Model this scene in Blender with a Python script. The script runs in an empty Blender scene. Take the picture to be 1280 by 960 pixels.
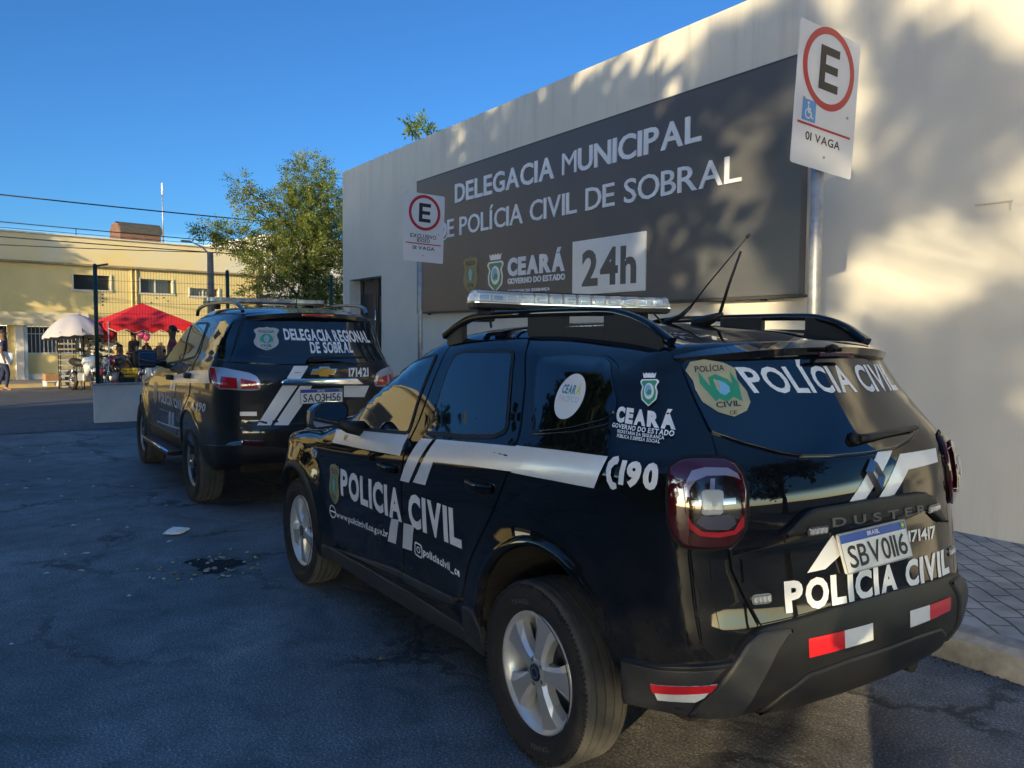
import bpy, bmesh, math, random
import numpy as np
from mathutils import Vector, Matrix, Euler
from mathutils.geometry import delaunay_2d_cdt
R = math.radians
SC = bpy.context.scene
COL = SC.collection
# ------------------------------------------------------------------ camera, light, exposure
cam_d = bpy.data.cameras.new('camera'); cam = bpy.data.objects.new('camera', cam_d); COL.objects.link(cam)
SC.camera = cam
cam_d.sensor_fit = 'HORIZONTAL'; cam_d.sensor_width = 36.0; cam_d.lens = 36.0 * 1018.67 / 1280.0
cam_d.clip_start = 0.05; cam_d.clip_end = 3000
YAW, PITCH, ROLL = .578, .058, .005
_f = Vector((math.cos(YAW) * math.cos(PITCH), -math.sin(YAW) * math.cos(PITCH), -math.sin(PITCH)))
_r = Vector((-math.sin(YAW), -math.cos(YAW), 0)); _u = _r.cross(_f)
_r2 = _r * math.cos(ROLL) + _u * math.sin(ROLL); _u2 = _u * math.cos(ROLL) - _r * math.sin(ROLL)
cam.matrix_world = Matrix(((_r2.x, _u2.x, -_f.x, -2.475), (_r2.y, _u2.y, -_f.y, 2.580), (_r2.z, _u2.z, -_f.z, 1.613), (0, 0, 0, 1)))
SUN_AZ, SUN_EL = R(125), R(11.5)          # where the sun stands, measured from +X towards +Y
sun_d = bpy.data.lights.new('sun', 'SUN'); sun = bpy.data.objects.new('sun', sun_d); COL.objects.link(sun)
sun_d.energy = 2.0; sun_d.angle = R(.42); sun_d.color = (.46, .372, .22)
_s = Vector((math.cos(SUN_AZ) * math.cos(SUN_EL), math.sin(SUN_AZ) * math.cos(SUN_EL), math.sin(SUN_EL)))
sun.rotation_euler = (-_s).to_track_quat('-Z', 'Y').to_euler(); sun.location = (-20, 28, 12)
W = bpy.data.worlds.new('World'); SC.world = W; W.use_nodes = True
_n = W.node_tree.nodes; _l = W.node_tree.links
SKY_TINT = (.044, .095, .157, 1)
_sky = _n.new('ShaderNodeTexSky'); _sky.sky_type = 'NISHITA'; _sky.sun_disc = False
_sky.sun_elevation = SUN_EL; _sky.sun_rotation = R(90) - SUN_AZ
_sky.air_density = 1.0; _sky.dust_density = .3; _sky.ozone_density = 2.5; _sky.altitude = 50
_bg = _n['Background']; _bg.inputs[1].default_value = .15
_sep = _n.new('ShaderNodeSeparateColor'); _l.new(_sky.outputs[0], _sep.inputs[0])
def _m(op, a, b, c=None):
    x = _n.new('ShaderNodeMath'); x.operation = op; x.use_clamp = op == 'DIVIDE'
    for k, v in enumerate((a, b)):
        if isinstance(v, (int, float)): x.inputs[k].default_value = v
        else: _l.new(v, x.inputs[k])
    return x.outputs[0]
_k = _m('DIVIDE', _m('SUBTRACT', _sep.outputs[2], _sep.outputs[0]), _sep.outputs[2])     # how blue this part of the sky is
_mr = _n.new('ShaderNodeMapRange'); _mr.interpolation_type = 'SMOOTHSTEP'; _mr.inputs[1].default_value = .14; _mr.inputs[2].default_value = .44; _l.new(_k, _mr.inputs[0])
_mul = _n.new('ShaderNodeMix'); _mul.data_type = 'RGBA'; _mul.blend_type = 'MULTIPLY'; _mul.inputs[7].default_value = SKY_TINT
_mz = _n.new('ShaderNodeMapRange'); _mz.interpolation_type = 'SMOOTHSTEP'; _mz.inputs[1].default_value = .695; _mz.inputs[2].default_value = .732; _l.new(_k, _mz.inputs[0])
_tz = _n.new('ShaderNodeMix'); _tz.data_type = 'RGBA'; _tz.inputs[6].default_value = SKY_TINT; _tz.inputs[7].default_value = (.17, .30, .40, 1)    # overhead the blue stays bright
_l.new(_mz.outputs[0], _tz.inputs[0]); _l.new(_tz.outputs[2], _mul.inputs[7])
_l.new(_mr.outputs[0], _mul.inputs[0]); _l.new(_sky.outputs[0], _mul.inputs[6]); _l.new(_mul.outputs[2], _bg.inputs[0])   # the deep clear blue of the late light
SC.view_settings.view_transform = 'Standard'; SC.view_settings.look = 'None'
SC.view_settings.gamma = 1; SC.view_settings.use_curve_mapping = False
SC.view_settings.exposure = 2.95
SC.cycles.max_bounces = 8; SC.cycles.transparent_max_bounces = 16
SC.cycles.use_denoising = True
# ------------------------------------------------------------------ materials
MATS = {}
def mat(name, col, rough=.6, metal=0., coat=0., spec=.5, noise=0., nscale=8., bump=0., bscale=60., col2=None, emit=None, alpha=1., trans=0., ior=1.45, stretch=None):
    """Principled material; col2 is mixed in by object-space noise."""
    if name in MATS: return MATS[name]
    m = bpy.data.materials.new(name); m.use_nodes = True
    nt = m.node_tree; n = nt.nodes; l = nt.links; b = n['Principled BSDF']
    b.inputs['Base Color'].default_value = (*col, 1); b.inputs['Roughness'].default_value = rough
    b.inputs['Metallic'].default_value = metal; b.inputs['Specular IOR Level'].default_value = spec
    b.inputs['Coat Weight'].default_value = coat; b.inputs['Coat Roughness'].default_value = .03
    b.inputs['Alpha'].default_value = alpha; b.inputs['Transmission Weight'].default_value = trans; b.inputs['IOR'].default_value = ior
    if emit: b.inputs['Emission Color'].default_value = (*emit[0], 1); b.inputs['Emission Strength'].default_value = emit[1]
    tc = n.new('ShaderNodeTexCoord'); src = tc.outputs['Object']
    if stretch:
        mp = n.new('ShaderNodeMapping'); mp.inputs['Scale'].default_value = stretch; l.new(src, mp.inputs[0]); src = mp.outputs[0]
    if noise or col2:
        t = n.new('ShaderNodeTexNoise'); t.inputs['Scale'].default_value = nscale; t.inputs['Detail'].default_value = 6; t.inputs['Roughness'].default_value = .6
        l.new(src, t.inputs['Vector'])
        rp = n.new('ShaderNodeValToRGB'); rp.color_ramp.elements[0].position = .35; rp.color_ramp.elements[1].position = .68
        c2 = col2 or tuple(max(0, c * (1 - noise)) for c in col)
        rp.color_ramp.elements[0].color = (*c2, 1); rp.color_ramp.elements[1].color = (*col, 1)
        l.new(t.outputs[0], rp.inputs[0]); l.new(rp.outputs[0], b.inputs['Base Color'])
    if bump:
        t2 = n.new('ShaderNodeTexNoise'); t2.inputs['Scale'].default_value = bscale; t2.inputs['Detail'].default_value = 4
        l.new(src, t2.inputs['Vector'])
        bp = n.new('ShaderNodeBump'); bp.inputs['Strength'].default_value = bump; bp.inputs['Distance'].default_value = .01
        l.new(t2.outputs[0], bp.inputs['Height']); l.new(bp.outputs[0], b.inputs['Normal'])
    MATS[name] = m
    return m
def nd(m, typ, **kw):
    x = m.node_tree.nodes.new(typ)
    for k, v in kw.items():
        if k in x.inputs.keys(): x.inputs[k].default_value = v
        else: setattr(x, k, v)
    return x
def lk(m, a, b): m.node_tree.links.new(a, b)
def ramp(m, pairs):
    r = nd(m, 'ShaderNodeValToRGB'); e = r.color_ramp.elements
    while len(e) < len(pairs): e.new(.5)
    for i, (p, c) in enumerate(pairs):
        e[i].position = p; e[i].color = (*c, 1) if len(c) == 3 else c
    return r

# ------------------------------------------------------------------ objects
def tag(o, label=None, cat=None, group=None, kind=None):
    if label: o['label'] = label
    if cat: o['category'] = cat
    if group: o['group'] = group
    if kind: o['kind'] = kind
    return o
def empty(name, loc=(0, 0, 0), rz=0., label=None, cat=None, group=None):
    o = bpy.data.objects.new(name, None); COL.objects.link(o); o.location = loc; o.rotation_euler = (0, 0, rz)
    o.empty_display_size = .2
    return tag(o, label, cat, group)
def mesh_obj(name, verts, faces, m, parent=None, smooth=False, normals=None, mats=None, midx=None):
    me = bpy.data.meshes.new(name); me.from_pydata([tuple(v) for v in verts], [], [tuple(int(i) for i in f) for f in faces])
    for x in (mats or [m]): me.materials.append(x)
    if midx is not None: me.polygons.foreach_set('material_index', midx)
    if smooth: me.polygons.foreach_set('use_smooth', [True] * len(me.polygons))
    me.update()
    if normals is not None: me.normals_split_custom_set_from_vertices([tuple(v) for v in normals])
    o = bpy.data.objects.new(name, me); COL.objects.link(o); o.parent = parent
    return o
class MB:
    """collects boxes, tubes, sheets... and links them as one mesh object"""
    def __init__(s): s.v = []; s.f = []; s.sm = []; s.mi = []; s.m = 0
    def add(s, vs, fs, smooth=False):
        k = len(s.v); s.v += [tuple(v) for v in vs]; s.f += [tuple(i + k for i in f) for f in fs]
        s.sm += [smooth] * len(fs); s.mi += [s.m] * len(fs); return s
    def box(s, c, d, rot=None, bev=0.):
        hx, hy, hz = d[0] / 2, d[1] / 2, d[2] / 2
        if bev:
            bm = bmesh.new(); bmesh.ops.create_cube(bm, size=1)
            bmesh.ops.scale(bm, vec=d, verts=bm.verts)
            bmesh.ops.bevel(bm, geom=bm.edges[:], offset=bev, segments=2, affect='EDGES', profile=.5)
            bm.verts.index_update(); vs = [v.co.copy() for v in bm.verts]; fs = [[v.index for v in f.verts] for f in bm.faces]; bm.free()
        else:
            vs = [Vector((x, y, z)) for x in (-hx, hx) for y in (-hy, hy) for z in (-hz, hz)]
            fs = [(0, 1, 3, 2), (4, 6, 7, 5), (0, 4, 5, 1), (2, 3, 7, 6), (0, 2, 6, 4), (1, 5, 7, 3)]
        if rot is not None:
            M = rot if isinstance(rot, Matrix) else Euler(rot).to_matrix()
            vs = [M @ v for v in vs]
        c = Vector(c); return s.add([v + c for v in vs], fs)
    def tube(s, pts, r, n=8, caps=True, smooth=True):
        pts = [Vector(p) for p in pts]; rs = r if isinstance(r, (list, tuple)) else [r] * len(pts)
        vs = []; up = None
        for i, p in enumerate(pts):
            d = (pts[min(i + 1, len(pts) - 1)] - pts[max(i - 1, 0)]).normalized()
            if up is None:
                up = Vector((0, 0, 1)) if abs(d.z) < .9 else Vector((1, 0, 0))
            a = d.cross(up)
            if a.length < 1e-6: a = d.orthogonal()
            a.normalize(); b = a.cross(d).normalized(); up = b
            for k in range(n):
                t = 2 * math.pi * k / n; vs.append(p + (a * math.cos(t) + b * math.sin(t)) * rs[i])
        fs = [(i * n + k, i * n + (k + 1) % n, (i + 1) * n + (k + 1) % n, (i + 1) * n + k) for i in range(len(pts) - 1) for k in range(n)]
        if not caps: return s.add(vs, fs, smooth)
        k0 = len(s.f); s.add(vs, fs, smooth)
        base = len(s.v) - len(vs)
        s.f += [tuple(base + k for k in reversed(range(n))), tuple(base + (len(pts) - 1) * n + k for k in range(n))]
        s.sm += [False, False]; s.mi += [s.m] * 2
        return s
    def lathe(s, prof, n=48, axis='Y', c=(0, 0, 0), smooth=True, closed=False):
        """prof: list of (r, h) ; h along axis"""
        vs = []
        for r, h in prof:
            for k in range(n):
                t = 2 * math.pi * k / n; a, b = r * math.cos(t), r * math.sin(t)
                p = (a, h, b) if axis == 'Y' else (a, b, h) if axis == 'Z' else (h, a, b)
                vs.append((p[0] + c[0], p[1] + c[1], p[2] + c[2]))
        m_ = len(prof); fs = []
        for i in range(m_ if closed else m_ - 1):
            j = (i + 1) % m_
            for k in range(n): fs.append((i * n + k, j * n + k, j * n + (k + 1) % n, i * n + (k + 1) % n))
        return s.add(vs, fs, smooth)
    def prism(s, poly, z0, z1, M=None):
        """poly in XY, extruded z0..z1, then placed by the matrix M"""
        n = len(poly); vs = [Vector((x, y, z0)) for x, y in poly] + [Vector((x, y, z1)) for x, y in poly]
        if M is not None: vs = [M @ v for v in vs]
        fs = [tuple(reversed(range(n))), tuple(range(n, 2 * n))] + [(i, (i + 1) % n, n + (i + 1) % n, n + i) for i in range(n)]
        return s.add(vs, fs)
    def build(s, name, m, parent=None, fixn=False):
        ms = m if isinstance(m, (list, tuple)) else [m]
        me = bpy.data.meshes.new(name); me.from_pydata(s.v, [], s.f)
        for x in ms: me.materials.append(x)
        me.polygons.foreach_set('material_index', s.mi); me.polygons.foreach_set('use_smooth', s.sm)
        if fixn:
            bm = bmesh.new(); bm.from_mesh(me); bmesh.ops.recalc_face_normals(bm, faces=bm.faces[:]); bm.to_mesh(me); bm.free()
        me.update()
        o = bpy.data.objects.new(name, me); COL.objects.link(o); o.parent = parent
        return o
def copy_tree(o, parent=None):
    c = o.copy(); COL.objects.link(c); c.parent = parent
    for ch in list(o.children): copy_tree(ch, c)
    return c
# ------------------------------------------------------------------ text and 2D shapes -> triangulated (pts2d, faces)
def text2d(body, bold=0., cond=1., spacing=1.):
    """text as a flat mesh in the unit square: x 0..1 over its width, y 0..1 over the cap height"""
    cu = bpy.data.curves.new('t', 'FONT'); cu.body = body; cu.size = 1; cu.offset = bold; cu.resolution_u = 3; cu.space_character = spacing
    ob = bpy.data.objects.new('t', cu); COL.objects.link(ob)
    dg = bpy.context.evaluated_depsgraph_get(); dg.update()
    me = bpy.data.meshes.new_from_object(ob.evaluated_get(dg))
    v = np.array([x.co[:2] for x in me.vertices]).reshape(-1, 2); f = [tuple(p.vertices) for p in me.polygons]
    bpy.data.objects.remove(ob); bpy.data.meshes.remove(me); bpy.data.curves.remove(cu)
    f = [t if a > 0 else t[::-1] for t, a in ((t, area2(v[list(t)])) for t in f) if abs(a) > 1e-8]   # all facing one way
    return v, f
CAP = None
GLY = {}
def text_unit(body, bold=0., spacing=1., narrow=None):
    """the words set letter by letter with even gaps; round letters drawn narrower in the bold cuts"""
    global CAP
    if CAP is None:
        h, _ = text2d('H'); CAP = h[:, 1].max()
    if narrow is None: narrow = .80 if bold > .03 else .90
    V = []; F = []; x = 0.; gap = (.075 + .4 * bold) * CAP * spacing
    for ch in body:
        if ch == ' ': x += .42 * CAP; continue
        bo = 0. if ch == 'M' else bold              # a heavier M closes up
        if (ch, bo) not in GLY: GLY[ch, bo] = text2d(ch, bo)
        v, f = GLY[ch, bo]; k = narrow if ch.upper() in 'OCGDQÇAÁVUNM0B' else .92 if bold > .03 else 1.
        q = v.copy(); q[:, 0] = (q[:, 0] - v[:, 0].min()) * k; n = len(V)
        V += [(x + p[0], p[1]) for p in q]; F += [tuple(i + n for i in t) for t in f]; x += q[:, 0].max() + gap * (.45 if ch in '.,' else 1)
    V = np.array(V); w = V[:, 0].max()
    return np.stack([V[:, 0] / w, V[:, 1] / CAP], 1), F, w / CAP
def round_poly(pts, r, seg=5):
    pts = [Vector(p) for p in pts]; out = []; n = len(pts)
    rr = r if isinstance(r, (list, tuple)) else [r] * n
    for i in range(n):
        a, b, c = pts[i - 1], pts[i], pts[(i + 1) % n]
        u, w = (a - b), (c - b); lu, lw = u.length, w.length
        if rr[i] <= 0 or lu < 1e-6 or lw < 1e-6: out.append(tuple(b)); continue
        u /= lu; w /= lw; d = min(rr[i], lu * .45, lw * .45)
        p, q = b + u * d, b + w * d
        for k in range(seg + 1):
            t = k / seg; out.append(tuple(p * (1 - t) ** 2 + b * 2 * t * (1 - t) + q * t * t))
    return out
def inside(poly, q):
    poly = np.asarray(poly); q = np.asarray(q); r = np.zeros(len(q), bool); n = len(poly)
    for i in range(n):
        x0, y0 = poly[i]; x1, y1 = poly[(i + 1) % n]
        if y0 == y1: continue
        c = ((y0 > q[:, 1]) != (y1 > q[:, 1])) & (q[:, 0] < (x1 - x0) * (q[:, 1] - y0) / (y1 - y0) + x0)
        r ^= c
    return r
def dist_poly(poly, q):
    poly = np.asarray(poly); q = np.asarray(q); d = np.full(len(q), 1e9)
    for i in range(len(poly)):
        a = poly[i]; b = poly[(i + 1) % len(poly)]; ab = b - a; L = ab @ ab
        if L < 1e-12: continue
        t = np.clip(((q - a) @ ab) / L, 0, 1); d = np.minimum(d, np.linalg.norm(q - (a + t[:, None] * ab), axis=1))
    return d
def inset_poly(poly, d):
    p = np.asarray(poly, float); n = len(p)
    a = p - np.roll(p, 1, 0); b = np.roll(p, -1, 0) - p
    na = np.stack([-a[:, 1], a[:, 0]], 1); nb = np.stack([-b[:, 1], b[:, 0]], 1)
    na /= np.linalg.norm(na, axis=1)[:, None] + 1e-12; nb /= np.linalg.norm(nb, axis=1)[:, None] + 1e-12
    m = na + nb; l = np.linalg.norm(m, axis=1)[:, None] + 1e-9; m /= l
    k = np.clip(1 / np.maximum((m * nb).sum(1), .35), 1, 2.2)
    return p + m * (d * k)[:, None]
def fill_grid(loops, h, outer=0):
    """CDT of the outer loop (CCW) with interior loops as constraints and a grid of interior points"""
    o = np.asarray(loops[0]); lo, hi = o.min(0), o.max(0)
    nx, ny = max(1, int((hi[0] - lo[0]) / h)), max(1, int((hi[1] - lo[1]) / h))
    g = np.array([(lo[0] + (i + .5) * (hi[0] - lo[0]) / nx, lo[1] + (j + .5) * (hi[1] - lo[1]) / ny) for i in range(nx) for j in range(ny)])
    k = inside(o, g)
    for L in loops: k &= dist_poly(L, g) > h * .45
    g = g[k]
    pts = []; edges = []
    for L in loops:
        b = len(pts); n = len(L); pts += [Vector(p) for p in L]; edges += [(b + i, b + (i + 1) % n) for i in range(n)]
    pts += [Vector(p) for p in g]
    v, e, f, *_ = delaunay_2d_cdt(pts, edges, [list(range(len(loops[0])))], 1, 1e-6)
    return np.array([tuple(x) for x in v]), [tuple(x) for x in f]
def densify(poly, h):
    out = []; n = len(poly)
    for i in range(n):
        a, b = np.asarray(poly[i], float), np.asarray(poly[(i + 1) % n], float); k = max(1, int(np.linalg.norm(b - a) / h))
        out += [a + (b - a) * t / k for t in range(k)]
    return np.array(out)
def area2(p):
    p = np.asarray(p); return .5 * np.sum(p[:, 0] * np.roll(p[:, 1], -1) - p[:, 1] * np.roll(p[:, 0], -1))
# ------------------------------------------------------------------ car body surfaces (an implicit solid in car space: x forward, y left, z up)
#SURF_BEGIN
def curve1(pts, sig, lo=None, hi=None, n=1600):
    """polyline through the knots, rounded by a gaussian of width sig -> callable"""
    xs = np.array([p[0] for p in pts], float); ys = np.array([p[1] for p in pts], float)
    lo = xs[0] - 4 * sig if lo is None else lo; hi = xs[-1] + 4 * sig if hi is None else hi
    t = np.linspace(lo, hi, n); dt = t[1] - t[0]
    s0 = (ys[1] - ys[0]) / (xs[1] - xs[0]); s1 = (ys[-1] - ys[-2]) / (xs[-1] - xs[-2])
    pad = int(4 * sig / dt) + 2; te = np.concatenate([t[0] - dt * np.arange(pad, 0, -1), t, t[-1] + dt * np.arange(1, pad + 1)])
    y = np.interp(te, xs, ys); y = np.where(te < xs[0], ys[0] + s0 * (te - xs[0]), y); y = np.where(te > xs[-1], ys[-1] + s1 * (te - xs[-1]), y)
    k = np.exp(-.5 * (dt * np.arange(-pad, pad + 1) / sig) ** 2); k /= k.sum()
    y = np.convolve(y, k, 'valid')
    return lambda q: np.interp(q, t, y) + np.where(q < t[0], s0 * (q - t[0]), 0) + np.where(q > t[-1], s1 * (q - t[-1]), 0)
def rmax(a, b, r):
    u = np.maximum(a + r, 0); v = np.maximum(b + r, 0)
    return np.minimum(np.maximum(a, b), -r) + np.sqrt(u * u + v * v)
def sstep(a, b, x):
    t = np.clip((x - a) / (b - a), 0, 1); return t * t * (3 - 2 * t)
class Body:
    def __init__(s, **k):
        s.__dict__.update(k)
        s.fzr = curve1(s.roof, s.roof_s); s.fpl = curve1(s.plan, .12); s.fpr = curve1(s.prof, .022); s.fxr = curve1(s.rear, .018); s.fxf = curve1(s.front, .03)
        s.fzb = curve1(s.belt, .15)
    def F(s, p):
        x, y, z = p[:, 0], np.abs(p[:, 1]), p[:, 2]
        ys = s.fpl(x) + s.fpr(z - (s.fzb(x) - s.belt0))
        for wx, fl in ((0., s.flare[0]), (s.wb, s.flare[1])):
            rho = np.hypot(x - wx, (z - s.wr) * .95)
            ys = ys + fl * (1 - sstep(s.ra, s.ra + .2, rho)) * (1 - sstep(s.wr + s.ra + .03, s.wr + s.ra + .22, z))
        ys = ys - s.scoop * np.exp(-((z - s.scoop_z) / .10) ** 2) * sstep(.35, .75, x) * (1 - sstep(s.wb - .75, s.wb - .35, x))
        side = (y - ys) * .93
        ry = y / s.rw
        bow = s.wbow * sstep(s.wsx[0], s.wsx[1], x) * (1 - sstep(s.wsx[2], s.wsx[3], x))
        r2 = np.minimum(ry * ry, 1.25); zr = s.fzr(x + bow * r2) - s.crown * r2 - s.crown2 * r2 ** 3
        sl = (s.fzr(x + .02) - s.fzr(x - .02)) / .04
        rf = (z - zr) / np.sqrt(1 + sl * sl)
        S = rmax(side, rf, s.r_roof)
        kk = 1 + s.rc_hi * sstep(1.15, 1.55, z)
        xr = s.fxr(z) + (s.rc1 * (y / .7) ** 2 + s.rc2 * (y / .75) ** 6) * kk
        for (z0, z1, y1, d, e) in s.recess:
            xr = xr + d * sstep(z0 - e, z0 + e, z) * (1 - sstep(z1 - e, z1 + e, z)) * (1 - sstep(y1 - e, y1 + e, y))
        sr = (s.fxr(z + .01) - s.fxr(z - .01)) / .02
        S = rmax(S, (xr - x) / np.sqrt(1 + sr * sr), s.r_rear + (s.r_top - s.r_rear) * sstep(s.rz0, s.rz1, z))
        S = rmax(S, x - (s.fxf(z) - .16 * (y / .75) ** 2 - .12 * (y / .8) ** 6), .12)
        zb = s.bot + .16 * sstep(s.wb + .35, s.wb + .9, x) + s.botr * (1 - sstep(s.bx0, s.bx1, x))
        return rmax(S, zb - z, .04)
    def N(s, p, e=.003):
        g = np.stack([s.F(p + d) - s.F(p - d) for d in np.eye(3) * e], 1)
        return g / (np.linalg.norm(g, axis=1)[:, None] + 1e-12)
    def hit(s, p, d, t0=0., t1=3., n=150):
        """first crossing from outside to inside along p + t d"""
        p = np.atleast_2d(p).astype(float); d = np.broadcast_to(np.asarray(d, float), p.shape)
        a = np.full(len(p), t0); b = np.full(len(p), np.nan); f0 = s.F(p + a[:, None] * d); done = np.zeros(len(p), bool)
        st = (t1 - t0) / n; t = a.copy()
        for i in range(n):
            t2 = t + st; f1 = s.F(p + t2[:, None] * d); c = (~done) & (f0 > 0) & (f1 <= 0)
            a[c] = t[c]; b[c] = t2[c]; done |= c; f0 = f1; t = t2
        bad = ~done; b[bad] = t1; a[bad] = t0
        for i in range(28):
            m = (a + b) / 2; f = s.F(p + m[:, None] * d); w = f > 0; a = np.where(w, m, a); b = np.where(w, b, m)
        m = (a + b) / 2
        m[bad] = np.nan
        return p + m[:, None] * d
DUSTER = dict(wb=2.673, wr=.345, ra=.41, flare=(.030, .034), belt0=1.15, belt=[(-.8, 1.30), (0, 1.245), (1, 1.15), (2, 1.07), (3.5, 1.0)],
    plan=[(-1.2, .70), (-.8, .80), (-.45, .855), (0, .875), (1, .872), (2.2, .86), (2.9, .855), (3.25, .81), (3.6, .72)],
    prof=[(.15, -.12), (.30, -.045), (.36, -.035), (.42, -.008), (.60, .004), (.85, .008), (1.02, .002), (1.09, -.014), (1.13, -.036), (1.19, -.064), (1.40, -.153), (1.56, -.232), (1.75, -.35)],
    rear=[(.2, -.60), (.36, -.74), (.42, -.80), (.50, -.85), (.62, -.868), (.70, -.858), (.76, -.843), (.95, -.815), (1.03, -.822), (1.10, -.815), (1.20, -.792), (1.24, -.772), (1.42, -.672), (1.58, -.585), (1.75, -.50)],
    front=[(.2, 3.30), (.4, 3.44), (.7, 3.48), (.95, 3.42), (1.1, 3.3)],
    roof=[(-.8, 1.55), (-.55, 1.602), (-.25, 1.645), (.15, 1.675), (.6, 1.685), (.95, 1.668), (1.26, 1.632), (1.50, 1.565), (1.85, 1.405), (2.24, 1.175), (2.38, 1.12), (2.7, 1.10), (3.2, 1.03), (3.45, .87), (3.6, .70)], roof_s=.06,
    rw=.62, wbow=.07, wsx=(1.15, 1.45, 2.0, 2.3), crown=.030, crown2=.030, r_roof=.07, rc1=.075, rc2=.05, rc_hi=1.35, r_rear=.13, r_top=.035, rz0=1.25, rz1=1.55,
    recess=[], scoop=.016, scoop_z=.56, bot=.24, botr=.165, bx0=-.5, bx1=-.2)
TRAIL = dict(wb=2.845, wr=.388, ra=.46, flare=(.025, .025), belt0=1.36, belt=[(-1.2, 1.40), (0, 1.385), (1, 1.33), (2, 1.25), (3.5, 1.2)],
    plan=[(-1.4, .74), (-1.1, .815), (-.75, .875), (-.3, .905), (1, .905), (2.4, .90), (3.1, .86), (3.5, .78), (3.9, .66)],
    prof=[(.30, -.12), (.45, -.05), (.55, -.02), (.75, .006), (1.0, .008), (1.18, .002), (1.30, -.022), (1.36, -.05), (1.42, -.085), (1.58, -.145), (1.75, -.225), (2., -.36)],
    rear=[(.3, -.82), (.45, -1.0), (.55, -1.10), (.68, -1.125), (.79, -1.125), (.83, -1.105), (1.0, -1.105), (1.2, -1.115), (1.30, -1.10), (1.37, -1.065), (1.6, -.955), (1.8, -.865), (2., -.77)],
    front=[(.2, 3.55), (.45, 3.72), (.8, 3.78), (1.05, 3.70), (1.25, 3.5)],
    roof=[(-1.1, 1.76), (-.85, 1.83), (-.5, 1.88), (.1, 1.905), (.6, 1.895), (.95, 1.85), (1.25, 1.76), (2.25, 1.27), (2.45, 1.215), (2.9, 1.18), (3.4, 1.10), (3.7, .96), (3.9, .8)], roof_s=.07,
    rw=.66, wbow=.07, wsx=(1.15, 1.45, 2.0, 2.3), crown=.030, crown2=.030, r_roof=.07, rc1=.08, rc2=.06, rc_hi=.8, r_rear=.11, r_top=.04, rz0=1.35, rz1=1.75,
    recess=[], scoop=.012, scoop_z=.66, bot=.34, botr=.13, bx0=-.8, bx1=-.4)
#SURF_END
# ------------------------------------------------------------------ car shells and panels draped on a body surface
def vunit(v): v = np.asarray(v, float); return v / np.linalg.norm(v)
def frame_for(n, upv=(0, 0, 1)):
    n = vunit(n); u = np.cross(upv, n); u = vunit(u); v = np.cross(n, u); return u, v, n
def body_shell(B, name, m, parent, lo, hi, clo, chi, h, arches=(), arch_w=(.5, 1.2), inner=None):
    """shell of a Body: the faces of a box grid pushed onto the surface along rays from an inner core; wheel arches cut out"""
    lo, hi, clo, chi = map(np.asarray, (lo, hi, clo, chi))
    bm = bmesh.new(); idx = {}
    def key(p): return tuple(np.round(p, 4))
    P = []; Fc = []
    for ax in range(3):
        a1, a2 = [i for i in range(3) if i != ax]
        n1, n2 = int(np.ceil((hi[a1] - lo[a1]) / h)), int(np.ceil((hi[a2] - lo[a2]) / h))
        for side in (0, 1):
            g = {}
            for i in range(n1 + 1):
                for j in range(n2 + 1):
                    p = np.zeros(3); p[ax] = (lo, hi)[side][ax]; p[a1] = lo[a1] + (hi[a1] - lo[a1]) * i / n1; p[a2] = lo[a2] + (hi[a2] - lo[a2]) * j / n2
                    k = key(p)
                    if k not in idx: idx[k] = len(P); P.append(p)
                    g[i, j] = idx[k]
            flip = (ax == 1) ^ (side == 0)
            for i in range(n1):
                for j in range(n2):
                    q = (g[i, j], g[i + 1, j], g[i + 1, j + 1], g[i, j + 1]); Fc.append(q[::-1] if flip else q)
    P = np.array(P); c = np.clip(P, clo, chi); d = P - c; d /= np.linalg.norm(d, axis=1)[:, None]
    H = B.hit(c + d * 2.2, -d, 0, 2.2, 120)
    bad = np.isnan(H[:, 0])
    if bad.any(): H[bad] = P[bad]
    o = mesh_obj(name, H, Fc, m, parent, True)
    if arches:
        me = o.data
        for (ax_, az_, rx_, rz_) in arches:
            for sg in (1, -1):
                cb = MB(); n = 56; ring = [(ax_ + rx_ * math.cos(2 * math.pi * k / n), az_ + rz_ * math.sin(2 * math.pi * k / n)) for k in range(n)]
                ring = [(x, max(z, -.2)) for x, z in ring]
                M = Matrix(((1, 0, 0, 0), (0, 0, 1, 0), (0, 1, 0, 0), (0, 0, 0, 1)))
                cb.prism(ring, sg * arch_w[0], sg * arch_w[1], M); co = cb.build('cut', inner or m, None, True)
                md = o.modifiers.new('b', 'BOOLEAN'); md.operation = 'DIFFERENCE'; md.solver = 'EXACT'; md.object = co
                dg = bpy.context.evaluated_depsgraph_get(); dg.update()
                nm = bpy.data.meshes.new_from_object(o.evaluated_get(dg)); o.modifiers.clear(); old = o.data; o.data = nm
                cm = co.data; bpy.data.objects.remove(co); bpy.data.meshes.remove(cm); bpy.data.meshes.remove(old)
        o.data.name = name
    me = o.data
    if inner and inner.name not in [x.name for x in me.materials if x]: me.materials.append(inner)
    V = np.array([v.co for v in me.vertices]); on = np.abs(B.F(V)) < 6e-3; N = B.N(V)
    nl = []; mi = []
    for p in me.polygons:
        surf = all(on[i] for i in p.vertices); pn = np.array(p.normal)
        if surf and (pn @ N[list(p.vertices)].mean(0)) < .75: surf = False
        mi.append(0 if surf or not inner else 1)
        for i in p.vertices: nl.append(tuple(N[i]) if surf else tuple(pn))
    me.polygons.foreach_set('material_index', mi); me.polygons.foreach_set('use_smooth', [True] * len(me.polygons))
    me.normals_split_custom_set(nl); me.update()
    return o
def to_plane(pts3, n, upv=(0, 0, 1)):
    u, v, n = frame_for(n, upv); p = np.asarray(pts3, float); c = p.mean(0)
    return np.stack([(p - c) @ u, (p - c) @ v], 1), (c, u, v, n)
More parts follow.
